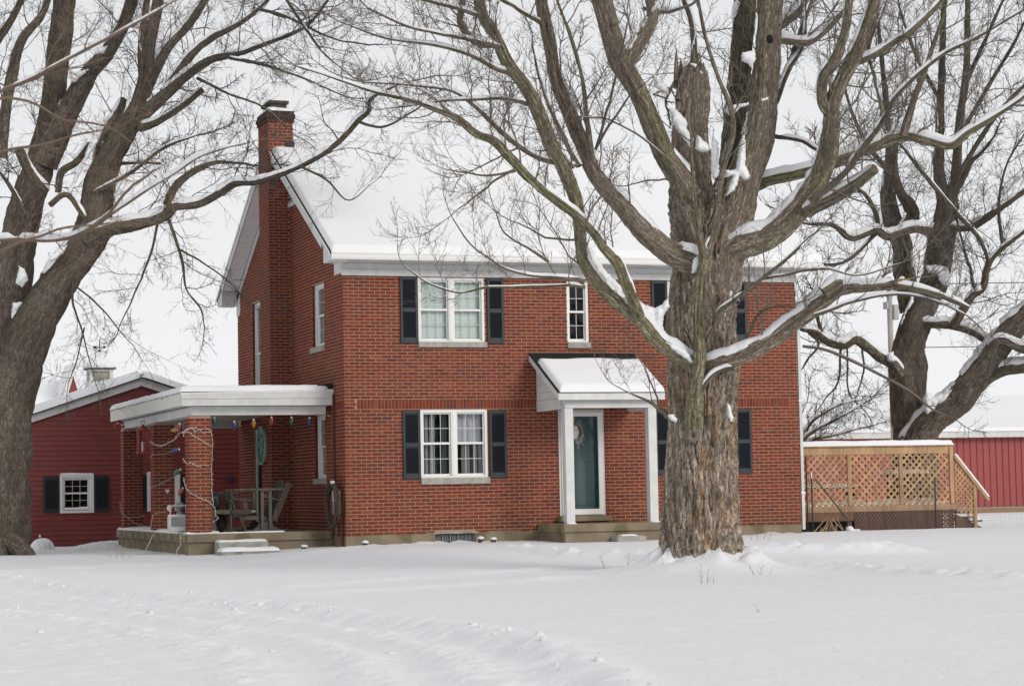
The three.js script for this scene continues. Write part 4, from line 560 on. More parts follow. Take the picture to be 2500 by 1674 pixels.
// ---------------------------------------------------------------- the red barn at the left with its cupola
{
  const t = thing('red_barn', 'red clapboard outbuilding with white gable trim and a cupola behind the porch', 'barn', [-1.6, -0.3, -12]), sh = g => g.translate(1.6, 0.3, 12);
  const AX = -1.60, AY = 3.42, SL = 0.335, W = 4.5, top = x => AY - SL * Math.abs(x - AX), wins = [[-3.435, -2.765, 0.495, 1.28], [-1.44, -0.77, 0.495, 1.28]];
  const wall = mesh('wall', sh(extr([[AX - W, -0.9], [AX + W, -0.9], [AX + W, top(AX + W) - 0.05], [AX, AY - 0.05], [AX - W, top(AX - W) - 0.05]], 0.15, Z4(-12.16), wins.map(o => rect(...o)))), M.barnRed, t);
  mesh('back_wall', sh(extr([[AX - W, -0.9], [AX + W, -0.9], [AX + W, top(AX + W) - 0.05], [AX, AY - 0.05], [AX - W, top(AX - W) - 0.05]], 0.15, Z4(-24))), M.barnRed, t); mesh('side_wall', [sh(box(AX - W, AX - W + 0.15, -0.9, top(AX + W) - 0.06, -23.84, -12.17))], M.barnRed, t); mesh('side_wall', [sh(box(AX + W - 0.15, AX + W, -0.9, top(AX + W) - 0.06, -23.84, -12.17))], M.barnRed, t); mesh('floor', sh(box(AX - W, AX + W, -0.5, -0.4, -23.8, -12.2)), M.dark, t);
  const ph = 0.1135; const reds = [0, 1, 2].map(k => mat([0.235 + 0.016 * (k - 1), 0.046, 0.040], { roughness: 0.6, map: tFine }));
  for (let k = 0, y = -0.62; y < AY - 0.12; k++, y += ph) { // lapped siding, each board thick at its lower edge
    for (const [a, b] of cutRow(Math.max(-5.2, AX - (AY - y - 0.1) / SL), Math.min(2.0, AX + (AY - y - 0.1) / SL), y, y + ph, wins.map(([p, q, r, s]) => [p - 0.02, q + 0.02, r, s]))) {
      const hw = (AY - 0.06 - y - ph) / SL, ta = Math.max(a, AX - hw), tb = Math.min(b, AX + hw); if (tb - ta < 0.05) continue;
      const g = extr([[0.0, 0.0], [0.024, 0.0], [0.006, ph + 0.004], [0.0, ph + 0.004]], b - a, new THREE.Matrix4().makeBasis(v(0, 0, 1), v(0, 1, 0), v(-1, 0, 0)).setPosition(b, y, -12.008)); mesh('siding_board', sh(g), reds[k % 3], wall);
    }
  }
  for (const s of [-1, 1]) {
    mesh('rake_board', sh(extr([[AX, AY + 0.12], [AX + s * W, top(AX + s * W) + 0.12], [AX + s * W, top(AX + s * W) - 0.05], [AX, AY - 0.07]], 0.03, Z4(-11.93))), M.white, t);
    const r = mesh('roof', sh(extr([[AX, AY + 0.14], [AX + s * (W + 0.3), top(AX + s * (W + 0.3)) + 0.14], [AX + s * (W + 0.3), top(AX + s * (W + 0.3)) + 0.11], [AX, AY + 0.11]], 12.4, Z4(-24.2))), M.shingle, t);
    mesh('snow', sh(snowSlab((a, b) => { const x = AX + s * (W + 0.3) * (s > 0 ? a : 1 - a) - s * 0.03 * (s > 0 ? 1 - a : a); return v(x, top(x) + 0.135, -24.2 + 12.43 * b); }, 40, 60, 0.18, 0.14, 0.12, 9 + s)), M.snowFine, r, { keepUV: true });
  }
  mesh('ridge_snow', sh(lumpBall(0.2, 1.6, 0.62, 31, AX, AY + 0.20, -18.0, 2, 0.05)), M.snowFine, t, { keepUV: true });
  wins.forEach(([a, b, c, d], i) => { const MT = new THREE.Matrix4().makeTranslation(1.6, 0.3, 0), w = makeWindow(t, MT, [a, b, c, d], 1, 3, null, null, 0.03); mesh('casing', sh(extr(rect(a - 0.05, b + 0.05, c - 0.05, d + 0.05), 0.05, Z4(-12.0), [rect(a + 0.01, b - 0.01, c + 0.01, d - 0.01)])), M.vinyl, w); for (const g of [sh(snowSlab((p, q) => v(a - 0.06 + (b - a + 0.12) * p, d + 0.045, -11.99 + 0.05 * q), 20, 4, 0.03, 0.02, 0.6, i)), sh(snowSlab((p, q) => v(a + 0.05 + (b - a - 0.1) * p, c + 0.03, -11.99 + 0.05 * q), 20, 4, 0.05, 0.03, 0.7, i + 3))]) mesh('snow', g, M.snowFine, w, { keepUV: true });
    for (const [p, q] of [[a - 0.415, a - 0.058], [b + 0.058, b + 0.405]]) { const s = mesh('shutter', sh(rbox(p, q, c - 0.02, d, -11.975, -11.945, 0.004)), M.shutter, t), L = []; for (let y = c + 0.06; y < d - 0.07; y += 0.028) L.push(new THREE.BoxGeometry(q - p - 0.08, 0.026, 0.004).rotateX(0.7).translate((p + q) / 2, y, -11.938)); mesh('louvre_slats', L.map(sh), M.shutter, s, { kind: 'stuff' }); } });
  // cupola
  const CX = -1.72, CZ = -17.4, CY = 3.62, c = mesh('cupola', [box(CX - 0.33, CX + 0.33, CY - 0.3, CY + 0.12, CZ - 0.33, CZ + 0.33), ...[[-1, -1], [1, -1], [1, 1], [-1, 1]].map(([a, b]) => rbox(CX + a * 0.25 - 0.045, CX + a * 0.25 + 0.045, CY + 0.12, CY + 0.42, CZ + b * 0.25 - 0.045, CZ + b * 0.25 + 0.045)), rbox(CX - 0.31, CX + 0.31, CY + 0.38, CY + 0.43, CZ - 0.31, CZ + 0.31)].map(sh), M.white, t);
  const lv = [box(CX - 0.2, CX + 0.2, CY + 0.12, CY + 0.38, CZ - 0.2, CZ + 0.2)]; for (let k = 0; k < 8; k++) for (const r of [0, 1]) { const g = new THREE.BoxGeometry(0.41, 0.03, 0.006).rotateX(0.6).translate(0, CY + 0.145 + k * 0.031, 0.225); if (r) g.rotateY(-Math.PI / 2); lv.push(g.translate(CX, 0, CZ)); } mesh('louvre', lv.map(sh), mat([0.52, 0.50, 0.44]), c, { kind: 'stuff' });
  mesh('cupola_roof', [new THREE.ConeGeometry(0.52, 0.42, 4).rotateY(Math.PI / 4).translate(CX, CY + 0.645, CZ), box(CX - 0.37, CX + 0.37, CY + 0.432, CY + 0.45, CZ - 0.37, CZ + 0.37)].map(sh), M.black, c);
  mesh('snow', sh(new THREE.LatheGeometry([[0.001, 0.44], [0.05, 0.42], [0.16, 0.34], [0.28, 0.25], [0.40, 0.14], [0.50, 0.06], [0.535, 0.015], [0.52, -0.015], [0.40, -0.02]].map(p => new THREE.Vector2(...p)), 4, Math.PI / 4).translate(CX - 0.01, CY + 0.47, CZ)), M.snowFine, c);
  mesh('weathervane', [rod(v(CX, CY + 0.82, CZ), v(CX, CY + 1.22, CZ), 0.012), rod(v(CX - 0.14, CY + 1.0, CZ), v(CX + 0.14, CY + 1.0, CZ), 0.012), rod(v(CX, CY + 1.0, CZ - 0.14), v(CX, CY + 1.0, CZ + 0.14), 0.01), box(CX - 0.16, CX - 0.08, CY + 0.97, CY + 1.04, CZ - 0.006, CZ + 0.006), box(CX + 0.09, CX + 0.15, CY + 0.98, CY + 1.04, CZ - 0.006, CZ + 0.006), new THREE.SphereGeometry(0.04, 8, 6).translate(CX, CY + 0.9, CZ)].map(sh), M.black, c);
  const st = thing('barn_star', 'dark five pointed metal star on the red barn siding', 'ornament', [0.47, 1.15, -11.95]); mesh('star', extr([...Array(10).keys()].map(i => { const a = Math.PI / 2 + i * Math.PI / 5, r = i % 2 ? 0.05 : 0.12; return [Math.cos(a) * r, Math.sin(a) * r]; }), 0.03, Z4(-0.015), [], 0.006), mat([0.05, 0.045, 0.07]), st);
}
{ // the great barn roof far behind it, with a cross gable
  const t = thing('distant_barn', 'long snow covered barn roof with a small red cross gable far behind', 'barn', [6, 0, -50]), z0 = -50, ry = 6.05, X0 = -14, X1 = 30;
  const sh = g => g.translate(-6, 0, 50), P = new THREE.Matrix4().makeBasis(v(0, 0, 1), v(0, 1, 0), v(-1, 0, 0)).setPosition(X1, 0, 0);
  mesh('wall', sh(extr([[z0 - 8, -2], [z0 + 8, -2], [z0 + 8, 2.0], [z0, ry - 0.15], [z0 - 8, 2.0]], X1 - X0, P)), M.barnRed, t);
  mesh('snow_roof', sh(extr([[z0, ry], [z0 + 8.6, 1.85], [z0 + 8.6, 1.65], [z0, ry - 0.14], [z0 - 8.6, 1.65], [z0 - 8.6, 1.85]], X1 - X0 + 0.8, P.clone().setPosition(X1 + 0.4, 0, 0))), M.snowFine, t);
  const gx = 1.95 - 0.28, gz = z0 + 4.0; const g = mesh('cross_gable', sh(extr([[gx - 1.1, 2], [gx + 1.1, 2], [gx, 5.62]], 2, Z4(gz - 2))), M.barnRed, t);
  for (const s of [-1, 1]) mesh('gable_trim', sh(extr([[gx + s * 1.45, 1.6], [gx + s * 1.14, 1.6], [gx, 5.5], [gx, 5.98]], 0.12, Z4(gz - 0.05))), M.white, g);
  mesh('gable_snow', sh(extr([[gx - 1.6, 1.5], [gx + 1.6, 1.5], [gx, 6.02]], 2.2, Z4(gz - 2.3))), M.snowFine, g); mesh('sign', sh(box(gx - 0.26, gx + 0.26, 4.2, 4.6, gz + 0.02, gz + 0.06)), M.white, g);
}
{ // long red metal barn on the right
  const t = thing('metal_barn', 'long red ribbed metal barn with a snowy roof behind the deck', 'barn', [32, 0, -30]), sh = g => g.translate(-32, 0, 30), X0 = 12, X1 = 52, z = -30;
  const wall = mesh('wall', sh(box(X0, X1, -0.2, 2.40, z - 9, z - 0.03)), M.metalRed, t), rm = [0, 1].map(k => mat([0.34 + 0.02 * k, 0.062, 0.062], { roughness: 0.5, map: tFine }));
  for (let k = 0; X0 + k * 0.27 < 44; k++) { const x = X0 + k * 0.27; mesh('metal_panel', sh(extr([[x, 0], [x + 0.252, 0], [x + 0.256, 0.03], [x + 0.266, 0.03], [x + 0.27, 0], [x + 0.27, -0.02], [x, -0.02]], 2.53, new THREE.Matrix4().makeBasis(v(1, 0, 0), v(0, 0, 1), v(0, -1, 0)).setPosition(0, 2.34, z))), rm[k % 2], wall); }
  mesh('base_board', sh(rbox(X0, X1, -0.5, -0.22, z - 0.02, z + 0.03)), mat([0.30, 0.20, 0.12]), t); mesh('eave_trim', [rbox(X0, X1, 2.34, 2.56, z + 0.32, z + 0.36), box(X0, X1, 2.34, 2.36, z - 0.02, z + 0.32)].map(sh), M.trim, t);
  const P = new THREE.Matrix4().makeBasis(v(0, 0, 1), v(0, 1, 0), v(-1, 0, 0)).setPosition(X1, 0, 0); mesh('snow_roof', sh(extr([[z + 0.40, 2.56], [z + 0.40, 2.70], [z - 5.0, 4.10], [z - 10.4, 2.7], [z - 10.4, 2.5], [z - 5, 3.9]], X1 - X0, P)), M.snowFine, t);
}

// ---------------------------------------------------------------- deck with lattice rail
{
  const t = thing('wooden_deck', 'wooden deck with diagonal lattice railing capped with snow beside the house', 'deck', [11.8, 0, -2]), sh = g => g.translate(-11.8, 0, 2), X0 = 9.3, X1 = 13.9, Z0 = -2.02, yF = 0.30;
  mesh('floor', sh(rbox(X0, X1, 0.22, 0.27, -6, Z0 - 0.05, 0.004)), M.freshB, t); mesh('rim_joist', sh(rbox(X0, X1 + 0.03, 0.18, 0.31, Z0 - 0.04, Z0, 0.005)), M.freshB, t);
  mesh('top_rail', sh(rbox(X0, X1, 1.37, 1.52, Z0 - 0.035, Z0 + 0.005, 0.005)), M.fresh, t); mesh('cap_rail', sh(rbox(X0, X1 + 0.02, 1.522, 1.555, Z0 - 0.12, Z0 + 0.03, 0.005)), M.freshB, t);
  mesh('snow', sh(snowSlab((a, b) => v(X0 + (X1 + 0.01 - X0) * a, 1.553, Z0 - 0.13 + 0.17 * b), 90, 12, 0.11, 0.07, 0.12, 3)), M.snowFine, t, { keepUV: true });
  mesh('snow', sh(snowSlab((a, b) => v(X0 + (X1 - X0 - 0.1) * a, 0.268, Z0 - 0.7 + 0.66 * b), 140, 14, 0.12, 0.10, 0.9, 5)), M.snowFine, t, { keepUV: true });
  const posts = [10.22, 11.40, 12.62, 13.83]; posts.forEach((x, i) => mesh('post', sh(rbox(x - 0.045, x + 0.045, 0.312, i === 3 ? 1.52 : 1.368, Z0 - 0.03, Z0 + 0.012 + (i === 3 ? 0.02 : 0), 0.006)), i === 2 ? M.freshB : M.fresh, t));
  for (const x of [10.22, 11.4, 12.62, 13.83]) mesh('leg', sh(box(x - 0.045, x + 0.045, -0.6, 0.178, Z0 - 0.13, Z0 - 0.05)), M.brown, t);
  // lattice: clip slanting slats to each bay
  const woods = [M.fresh, M.freshB, M.freshC];
  function lattice(poly, pitch, w, z, mats, name, parent, stuff) { // poly convex, ccw, in (x, y)
    const G = [], xs = poly.map(p => p[0]), ys = poly.map(p => p[1]), x0 = Math.min(...xs), x1 = Math.max(...xs), y0 = Math.min(...ys), y1 = Math.max(...ys);
    for (const s of [1, -1]) { const lo = s > 0 ? y0 - x1 : y0 + x0, hi = s > 0 ? y1 - x0 : y1 + x1;
      for (let c = lo + pitch * 0.35; c < hi; c += pitch) { let t0 = -1e9, t1 = 1e9; const d = [0.7071, 0.7071 * s], o = s > 0 ? [0, c] : [0, c];
        for (let i = 0; i < poly.length; i++) { const a = poly[i], b = poly[(i + 1) % poly.length], nx = -(b[1] - a[1]), ny = b[0] - a[0], den = nx * d[0] + ny * d[1], num = nx * (o[0] - a[0]) + ny * (o[1] - a[1]); if (Math.abs(den) < 1e-9) { if (num < 0) { t0 = 1; t1 = 0; } continue; } const q = -num / den; if (den > 0) t0 = Math.max(t0, q); else t1 = Math.min(t1, q); }
        if (t1 - t0 < w) continue; const zz = z + (s > 0 ? 0.004 : -0.004), g = bar(v(o[0] + d[0] * t0, o[1] + d[1] * t0, zz), v(o[0] + d[0] * t1, o[1] + d[1] * t1, zz), w, 0.007); if (stuff) G.push(sh(g)); else mesh(name, sh(g), mats[(rnd() * mats.length) | 0], parent); } }
    if (stuff) mesh(name, G, mats[0], parent, { kind: 'stuff' });
  }
  for (const [a, b] of [[X0 + 0.3, 10.175], [10.265, 11.355], [11.445, 12.575], [12.665, 13.785]]) lattice(rect(a, b, 0.32, 1.366), 0.148, 0.037, Z0 - 0.015, woods, 'lattice_slat', t);
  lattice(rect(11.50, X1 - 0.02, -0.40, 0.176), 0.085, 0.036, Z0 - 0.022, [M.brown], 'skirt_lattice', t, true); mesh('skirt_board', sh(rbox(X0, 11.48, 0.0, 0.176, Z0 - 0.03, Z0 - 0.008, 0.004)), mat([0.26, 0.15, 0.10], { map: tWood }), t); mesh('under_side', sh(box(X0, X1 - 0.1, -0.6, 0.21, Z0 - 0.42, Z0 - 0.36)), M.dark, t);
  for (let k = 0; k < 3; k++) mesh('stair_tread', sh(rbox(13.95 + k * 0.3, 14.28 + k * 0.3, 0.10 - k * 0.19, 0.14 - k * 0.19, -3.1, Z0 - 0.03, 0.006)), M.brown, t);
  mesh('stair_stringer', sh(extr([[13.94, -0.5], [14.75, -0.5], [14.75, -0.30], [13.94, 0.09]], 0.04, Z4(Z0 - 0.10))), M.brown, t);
  lattice([[13.93, 0.16], [14.40, -0.04], [14.40, 0.80], [13.93, 1.28]], 0.12, 0.036, Z0 - 0.015, woods, 'lattice_slat', t); mesh('stair_post', sh(rbox(14.36, 14.43, -0.5, 0.78, Z0 - 0.06, Z0 + 0.01, 0.005)), M.fresh, t);
  mesh('hand_rail', sh(bar(v(13.92, 1.31, Z0 - 0.02), v(14.72, 0.37, Z0 - 0.02), 0.06, 0.10)), M.fresh, t); mesh('snow', sh(bar(v(13.94, 1.352, Z0 - 0.02), v(14.72, 0.435, Z0 - 0.02), 0.05, 0.09)), M.snowFine, t);
  mesh('snow', [sh(snowSlab((a, b) => v(13.96 + 0.32 * a, 0.138, -3.0 + 0.95 * b), 14, 14, 0.09, 0.1, 0.4)), sh(snowSlab((a, b) => v(14.26 + 0.3 * a, -0.052, -3.0 + 0.95 * b), 14, 14, 0.09, 0.1, 0.4, 4)), sh(snowSlab((a, b) => v(14.56 + 0.3 * a, -0.24, -3.0 + 0.95 * b), 14, 14, 0.03, 0.05, 0.4, 4))], M.snowFine, t, { keepUV: true });
  // bench and table standing on the deck, glimpsed through the lattice
  const b = thing('deck_bench', 'snow topped bench glimpsed through the left part of the lattice', 'bench', [11.3, 0.27, -3]); mesh('seat', rbox(-0.75, 0.75, 0.38, 0.43, -0.2, 0.2), M.greyWoodB, b); for (const x of [-0.65, 0.65]) mesh('leg', rbox(x - 0.03, x + 0.03, 0, 0.378, -0.18, 0.18), M.greyWoodB, b); mesh('snow', snowSlab((p, q) => v(-0.76 + 1.52 * p, 0.428, -0.21 + 0.42 * q), 30, 10, 0.08, 0.07, 0.4), M.snowFine, b, { keepUV: true });
  const d = thing('deck_table', 'snow topped table glimpsed through the right part of the lattice', 'table', [13.25, 0.27, -3]); mesh('top', rbox(-0.45, 0.45, 0.66, 0.70, -0.35, 0.35), M.iron, d); for (const x of [-0.4, 0.4]) mesh('leg', rbox(x - 0.02, x + 0.02, 0, 0.658, -0.02, 0.02), M.iron, d); mesh('snow', snowSlab((p, q) => v(-0.46 + 0.92 * p, 0.698, -0.36 + 0.72 * q), 24, 14, 0.08, 0.08, 0.4), M.snowFine, d, { keepUV: true });
}
{ // wire fence on steel posts in front of the deck
  const t = thing('wire_fence', 'thin wire mesh fence on dark steel posts in front of the deck', 'fence', [11.5, -0.2, -1.4]), sh = g => g.translate(-11.5, 0.2, 1.4), z = -1.4;
  const A = [[2122 / 1, 0]]; const px = [[1982, 1168], [2283, 1166], [1968, 1115]];
  for (const [x, y] of px) { const p = onPlane('z', z, x, y); mesh('fence_post', sh(rbox(p.x - 0.012, p.x + 0.012, -0.6, p.y, z - 0.012, z + 0.012, 0.003)), x === 1968 ? mat([0.06, 0.03, 0.025]) : M.iron, t); }
  const a = onPlane('z', z, 1992, 1170), b = onPlane('z', z, 2070, 1268); mesh('brace', sh(bar(a, b, 0.022, 0.016)), M.iron, t); const tip = onPlane('z', z, 1981, 1155); mesh('white_tip', sh(rbox(tip.x - 0.016, tip.x + 0.016, tip.y - 0.1, tip.y + 0.02, z - 0.018, z + 0.018, 0.003)), M.white, t);
  const G = []; for (let k = 0; k < 12; k++) G.push(box(9.6, 24, 0.25 - k * 0.05, 0.2506 + 0.0012 - k * 0.05, z - 0.0009, z + 0.0009)); for (let x = 9.7; x < 18; x += 0.05) G.push(box(x, x + 0.0016, -0.34, 0.25, z - 0.0008, z + 0.0008)); mesh('wire_mesh', G.map(sh), mat([0.10, 0.10, 0.10], { roughness: 0.7 }), t, { kind: 'stuff' });
  const c = onPlane('z', -1.2, 2030, 1285), s = thing('brush_pile', 'bundle of cut dry stems lying in the snow under the deck corner', 'brush', [c.x, -0.3, -1.2]), S = [];
  for (let k = 0; k < 22; k++) { const q = v(rr(-0.5, 0.5), rr(0.0, 0.1), rr(-0.25, 0.2)); S.push(rod(q, v(q.x * 0.25 + rr(-0.1, 0.1), rr(0.2, 0.40), rr(-0.1, 0.1)), 0.012, 0.006, 5)); } mesh('stems', S, mat([0.42, 0.30, 0.19]), s, { kind: 'stuff' }); mesh('snow', [lumpBall(0.12, 1.4, 0.8, 1, 0.52, 0.06, 0.05, 3), lumpBall(0.1, 1.7, 0.6, 1, -0.5, 0.04, 0.05, 8), lumpBall(0.08, 1, 0.9, 1, 0.40, 0.14, 0.05, 12)], M.snowFine, s, { kind: 'stuff', keepUV: true });
}
{ // power pole with its transformer
  const b = at(2189, 1250, 60), p = at(2185, 672, 60), t = thing('utility_pole', 'weathered utility pole with a grey transformer box behind the large right tree', 'pole', [b.x, -0.6, b.z]), h = p.y; mesh('pole', new THREE.CylinderGeometry(0.075, 0.095, h + 0.6, 12).translate(0, (h + 0.6) / 2, 0), mat([0.55, 0.51, 0.46], { map: tWood }), t);
  const y = at(2183, 760, 60).y + 0.6; mesh('transformer', rbox(0.07, 0.23, y - 0.2, y + 0.22, -0.12, 0.12, 0.02), mat([0.42, 0.44, 0.44]), t); mesh('bracket', rbox(-0.16, -0.08, y + 0.1, y + 0.3, -0.1, 0.1, 0.01), M.metal, t); mesh('cable', [rod(v(0.1, y - 1.0, 0), v(14, y - 0.9, 2), 0.012, 0.012, 5), rod(v(0.1, y + 0.8, 0), v(14, y + 1.0, 2), 0.012, 0.012, 5)], M.dark, t, { kind: 'stuff' });
}
{ // snowed-over mound and a dark post beside the left tree
  const p = onPlane('y', -0.32, 102, 1345), t = thing('snow_mound', 'smooth dome of snow over a hidden tub beside the left tree', 'snow mound', [p.x, -0.34, p.z]); mesh('snow_cap', lumpBall(0.25, 1.05, 0.95, 1, 0, 0.06, 0, 3, 0.05), M.snowFine, t, { keepUV: true }); mesh('knob', lumpBall(0.03, 0.7, 1, 0.7, -0.05, 0.34, 0, 4), M.snowFine, t, { keepUV: true });
  const q = onPlane('y', -0.32, 70, 1320), d = thing('dark_post', 'short black post capped with snow right beside the left tree trunk', 'post', [q.x, -0.35, q.z]); mesh('post', rbox(-0.03, 0.03, 0, 0.36, -0.04, 0.04, 0.006), M.black, d); mesh('snow', [lumpBall(0.04, 0.9, 0.7, 1, 0, 0.38, 0, 8)], M.snowFine, d, { keepUV: true });
}

// ---------------------------------------------------------------- trees
class Tubes { // collects tapering tubes with bark uv into one geometry
  constructor() { this.P = []; this.N = []; this.U = []; this.I = []; this.C = []; }
  add(pts, rad, sides, rough = 0, sd = 0, cap = true, ridge = 0) {
    const n = pts.length, base = this.P.length / 3; let T = pts[1].clone().sub(pts[0]).normalize(), A = Math.abs(T.y) < 0.9 ? v(0, 1, 0) : v(1, 0, 0); A.addScaledVector(T, -A.dot(T)).normalize(); let len = 0;
    const k = Math.max(1, Math.round(rad[0] * 6.28 / 0.7));
    for (let i = 0; i < n; i++) {
      const t = (i < n - 1 ? pts[i + 1].clone().sub(i ? pts[i - 1] : pts[i]) : pts[i].clone().sub(pts[i - 1])).normalize(); A.addScaledVector(t, -A.dot(t)).normalize(); const B = new V3().crossVectors(t, A); if (i) len += pts[i].distanceTo(pts[i - 1]);
      for (let s = 0; s <= sides; s++) { const a = s / sides * 6.2831853, ca = Math.cos(a), sa = Math.sin(a); let r = rad[i];
        if (rough) r *= 1 + rough * ((n2(ca * 2.2 + 9, sa * 2.2 + len * 2.2 + sd, 0, 0, 3) - 0.5) * 1.5 + (n2(Math.cos(a) * 5 + 20, Math.sin(a) * 5 + 20 + len * 7 + sd, 0, 0, 5) - 0.5));
        if (ridge) { const f = r / 0.045, wb = 0.3 * (fb(ca * 2 + 5, sa * 2 + len * 1.3 + sd, 2) - 0.5), cx = Math.cos(a + wb) * f + 40, cy = Math.sin(a + wb) * f + sd, r1 = 1 - Math.abs(2 * n2(cx, cy + len * 1.7, 0, 0, 22) - 1), r2 = 1 - Math.abs(2 * n2(cx * 2, cy * 2 + len * 4, 0, 0, 23) - 1); r += ridge * (-0.9 * r1 * r1 * r1 * r1 - 0.55 * r2 * r2 * r2 * r2 + 0.5 * (n2(cx * 3, cy * 3 + len * 14, 0, 0, 24) - 0.5)); }
        const x = A.x * ca + B.x * sa, y = A.y * ca + B.y * sa, z = A.z * ca + B.z * sa; this.P.push(pts[i].x + x * r, pts[i].y + y * r, pts[i].z + z * r); this.N.push(x, y, z); this.U.push(k * s / sides, len / 1.4); if (rad[0] > 0.012) { const q = 0.62 + 0.76 * fb(x * 2.2 + sd, y * 2.2 + len * 1.1 + z, 3, 0, 0, 66), gm = 0.75 * step(0.5, 0.75, fb(x * 1.4 + 30, z * 1.4 + len * 0.8 + sd, 3, 0, 0, 68)); this.C.push(q * (1 - 0.12 * gm), q * (1 + 0.02 * gm), q * (1 - 0.22 * gm)); } else this.C.push(1, 1, 1); }
    }
    for (let i = 0; i < n - 1; i++) for (let s = 0; s < sides; s++) { const a = base + i * (sides + 1) + s, b = a + 1, c = a + sides + 1, d = c + 1; this.I.push(a, b, c, b, d, c); }
    if (cap) { const c = this.P.length / 3, p = pts[n - 1], t = pts[n - 1].clone().sub(pts[n - 2]).normalize(); this.P.push(p.x + t.x * rad[n - 1] * 0.4, p.y + t.y * rad[n - 1] * 0.4, p.z + t.z * rad[n - 1] * 0.4); this.N.push(t.x, t.y, t.z); this.U.push(0.5, len / 1.4); this.C.push(0.9, 0.85, 0.75); for (let s = 0; s < sides; s++) this.I.push(base + (n - 1) * (sides + 1) + s, base + (n - 1) * (sides + 1) + s + 1, c); }
  }
  geo(smooth) { const g = new THREE.BufferGeometry(); g.setAttribute('position', new THREE.Float32BufferAttribute(this.P, 3)); g.setAttribute('normal', new THREE.Float32BufferAttribute(this.N, 3)); g.setAttribute('uv', new THREE.Float32BufferAttribute(this.U, 2)); if (this.C.length === this.P.length) g.setAttribute('color', new THREE.Float32BufferAttribute(this.C, 3)); g.setIndex(this.I); if (smooth) g.computeVertexNormals(); return g; }
  mesh(name, m, parent, origin, kind, smooth) { if (!this.I.length) return null; const g = this.geo(smooth); g.translate(-origin.x, -origin.y, -origin.z); const o = new THREE.Mesh(g, m); o.name = name; o.castShadow = o.receiveShadow = true; if (kind) o.userData.kind = kind; parent.add(o); return o; }
}
// snow lying along the upper side of a limb
function limbSnow(S, pts, rad, amount, sd) {
  const n = pts.length, K = 8, base = S.P.length / 3; let len = 0;
  for (let i = 0; i < n; i++) {
    const t = (i < n - 1 ? pts[i + 1].clone().sub(i ? pts[i - 1] : pts[i]) : pts[i].clone().sub(pts[i - 1])).normalize(); if (i) len += pts[i].distanceTo(pts[i - 1]);
    const U = v(0, 1, 0).addScaledVector(t, -t.y); const hz = U.length(); if (hz < 0.05) U.set(0.5, 0, 0.8); U.normalize(); const B = new V3().crossVectors(t, U).normalize(), r = rad[i];
    const gap = fb(len * 2.1 + sd * 7, sd + 3, 3), on = step(0.53 - 0.28 * hz - 0.22 * (amount - 1), 0.62 - 0.28 * hz - 0.22 * (amount - 1), gap), ends = Math.min(1, i / 2, (n - 1 - i) / 2);
    const h = (0.016 + 0.34 * Math.min(r, 0.085) + 0.016 * n2(len * 6, sd)) * amount * (0.7 + 0.6 * n2(len * 3.3, sd + 8)) * Math.pow(hz, 0.8) * on * ends, w = (0.36 + 0.36 * hz) * (0.85 + 0.3 * n2(len * 5, sd + 5)) * (0.35 + 0.65 * on);
    for (let k = 0; k <= K; k++) { const a = (k / K * 2 - 1) * 1.5 * w, edge = Math.cos((k / K * 2 - 1) * 1.5708), R = r * (0.90 + 0.02 * on) + (h + 0.10 * r * on) * Math.pow(Math.max(0, edge), 0.55); const lump = 1 + 0.15 * (n2(len * 11 + k * 1.3, sd * 3 + k) - 0.5);
      S.P.push(pts[i].x + (U.x * Math.cos(a) + B.x * Math.sin(a)) * R * lump, pts[i].y + (U.y * Math.cos(a) + B.y * Math.sin(a)) * R * lump, pts[i].z + (U.z * Math.cos(a) + B.z * Math.sin(a)) * R * lump); S.N.push(U.x, U.y, U.z); S.U.push(len, k / K * r * 3); }
  }
  for (let i = 0; i < n - 1; i++) for (let k = 0; k < K; k++) { const a = base + i * (K + 1) + k, b = a + 1, c = a + K + 1, d = c + 1; S.I.push(a, b, c, b, d, c); }
}
// a twig with its own twigs
function growTwig(T, p, d, len, r, lvl, o) {
  const seg = lvl === 0 ? 7 : lvl === 1 ? 5 : 3, P = [p.clone()], R = [r], q = p.clone(), dir = d.clone(); const kids = [];
  for (let i = 1; i <= seg; i++) {
    dir.x += rr(-o.wig, o.wig); dir.z += rr(-o.wig, o.wig); dir.y += rr(-o.wig, o.wig) + o.trop * (lvl === 0 ? 1 : 0.7) * (o.sag ? (i / seg > 0.55 ? -0.6 : 1) : 1); dir.normalize(); q.addScaledVector(dir, len / seg); P.push(q.clone()); R.push(r * (1 - 0.72 * i / seg));
    if (lvl < o.depth && i > (lvl === 0 ? 1 : 0)) { const m = lvl === 0 ? o.k0 : o.k1; for (let k = 0; k < m; k++) if (rnd() < Math.min(0.9, m - k)) kids.push([q.clone().addScaledVector(dir, -rnd() * len / seg), dir.clone(), i / seg]); }
  }
  T.add(P, R, r > 0.012 ? 6 : r > 0.005 ? 4 : 3, 0, 0, false);
  for (const [kp, kd, f] of kids) { const s = v(rr(-1, 1), rr(-1, 1), rr(-1, 1)); s.addScaledVector(kd, -s.dot(kd)).normalize(); const nd = kd.clone().multiplyScalar(rr(0.5, 0.9)).addScaledVector(s, rr(0.5, 0.95)).normalize(); growTwig(T, kp, nd, len * rr(0.28, 0.6) * (1.15 - 0.5 * f), Math.max(o.rmin, r * rr(0.35, 0.6)), lvl + 1, o); }
}
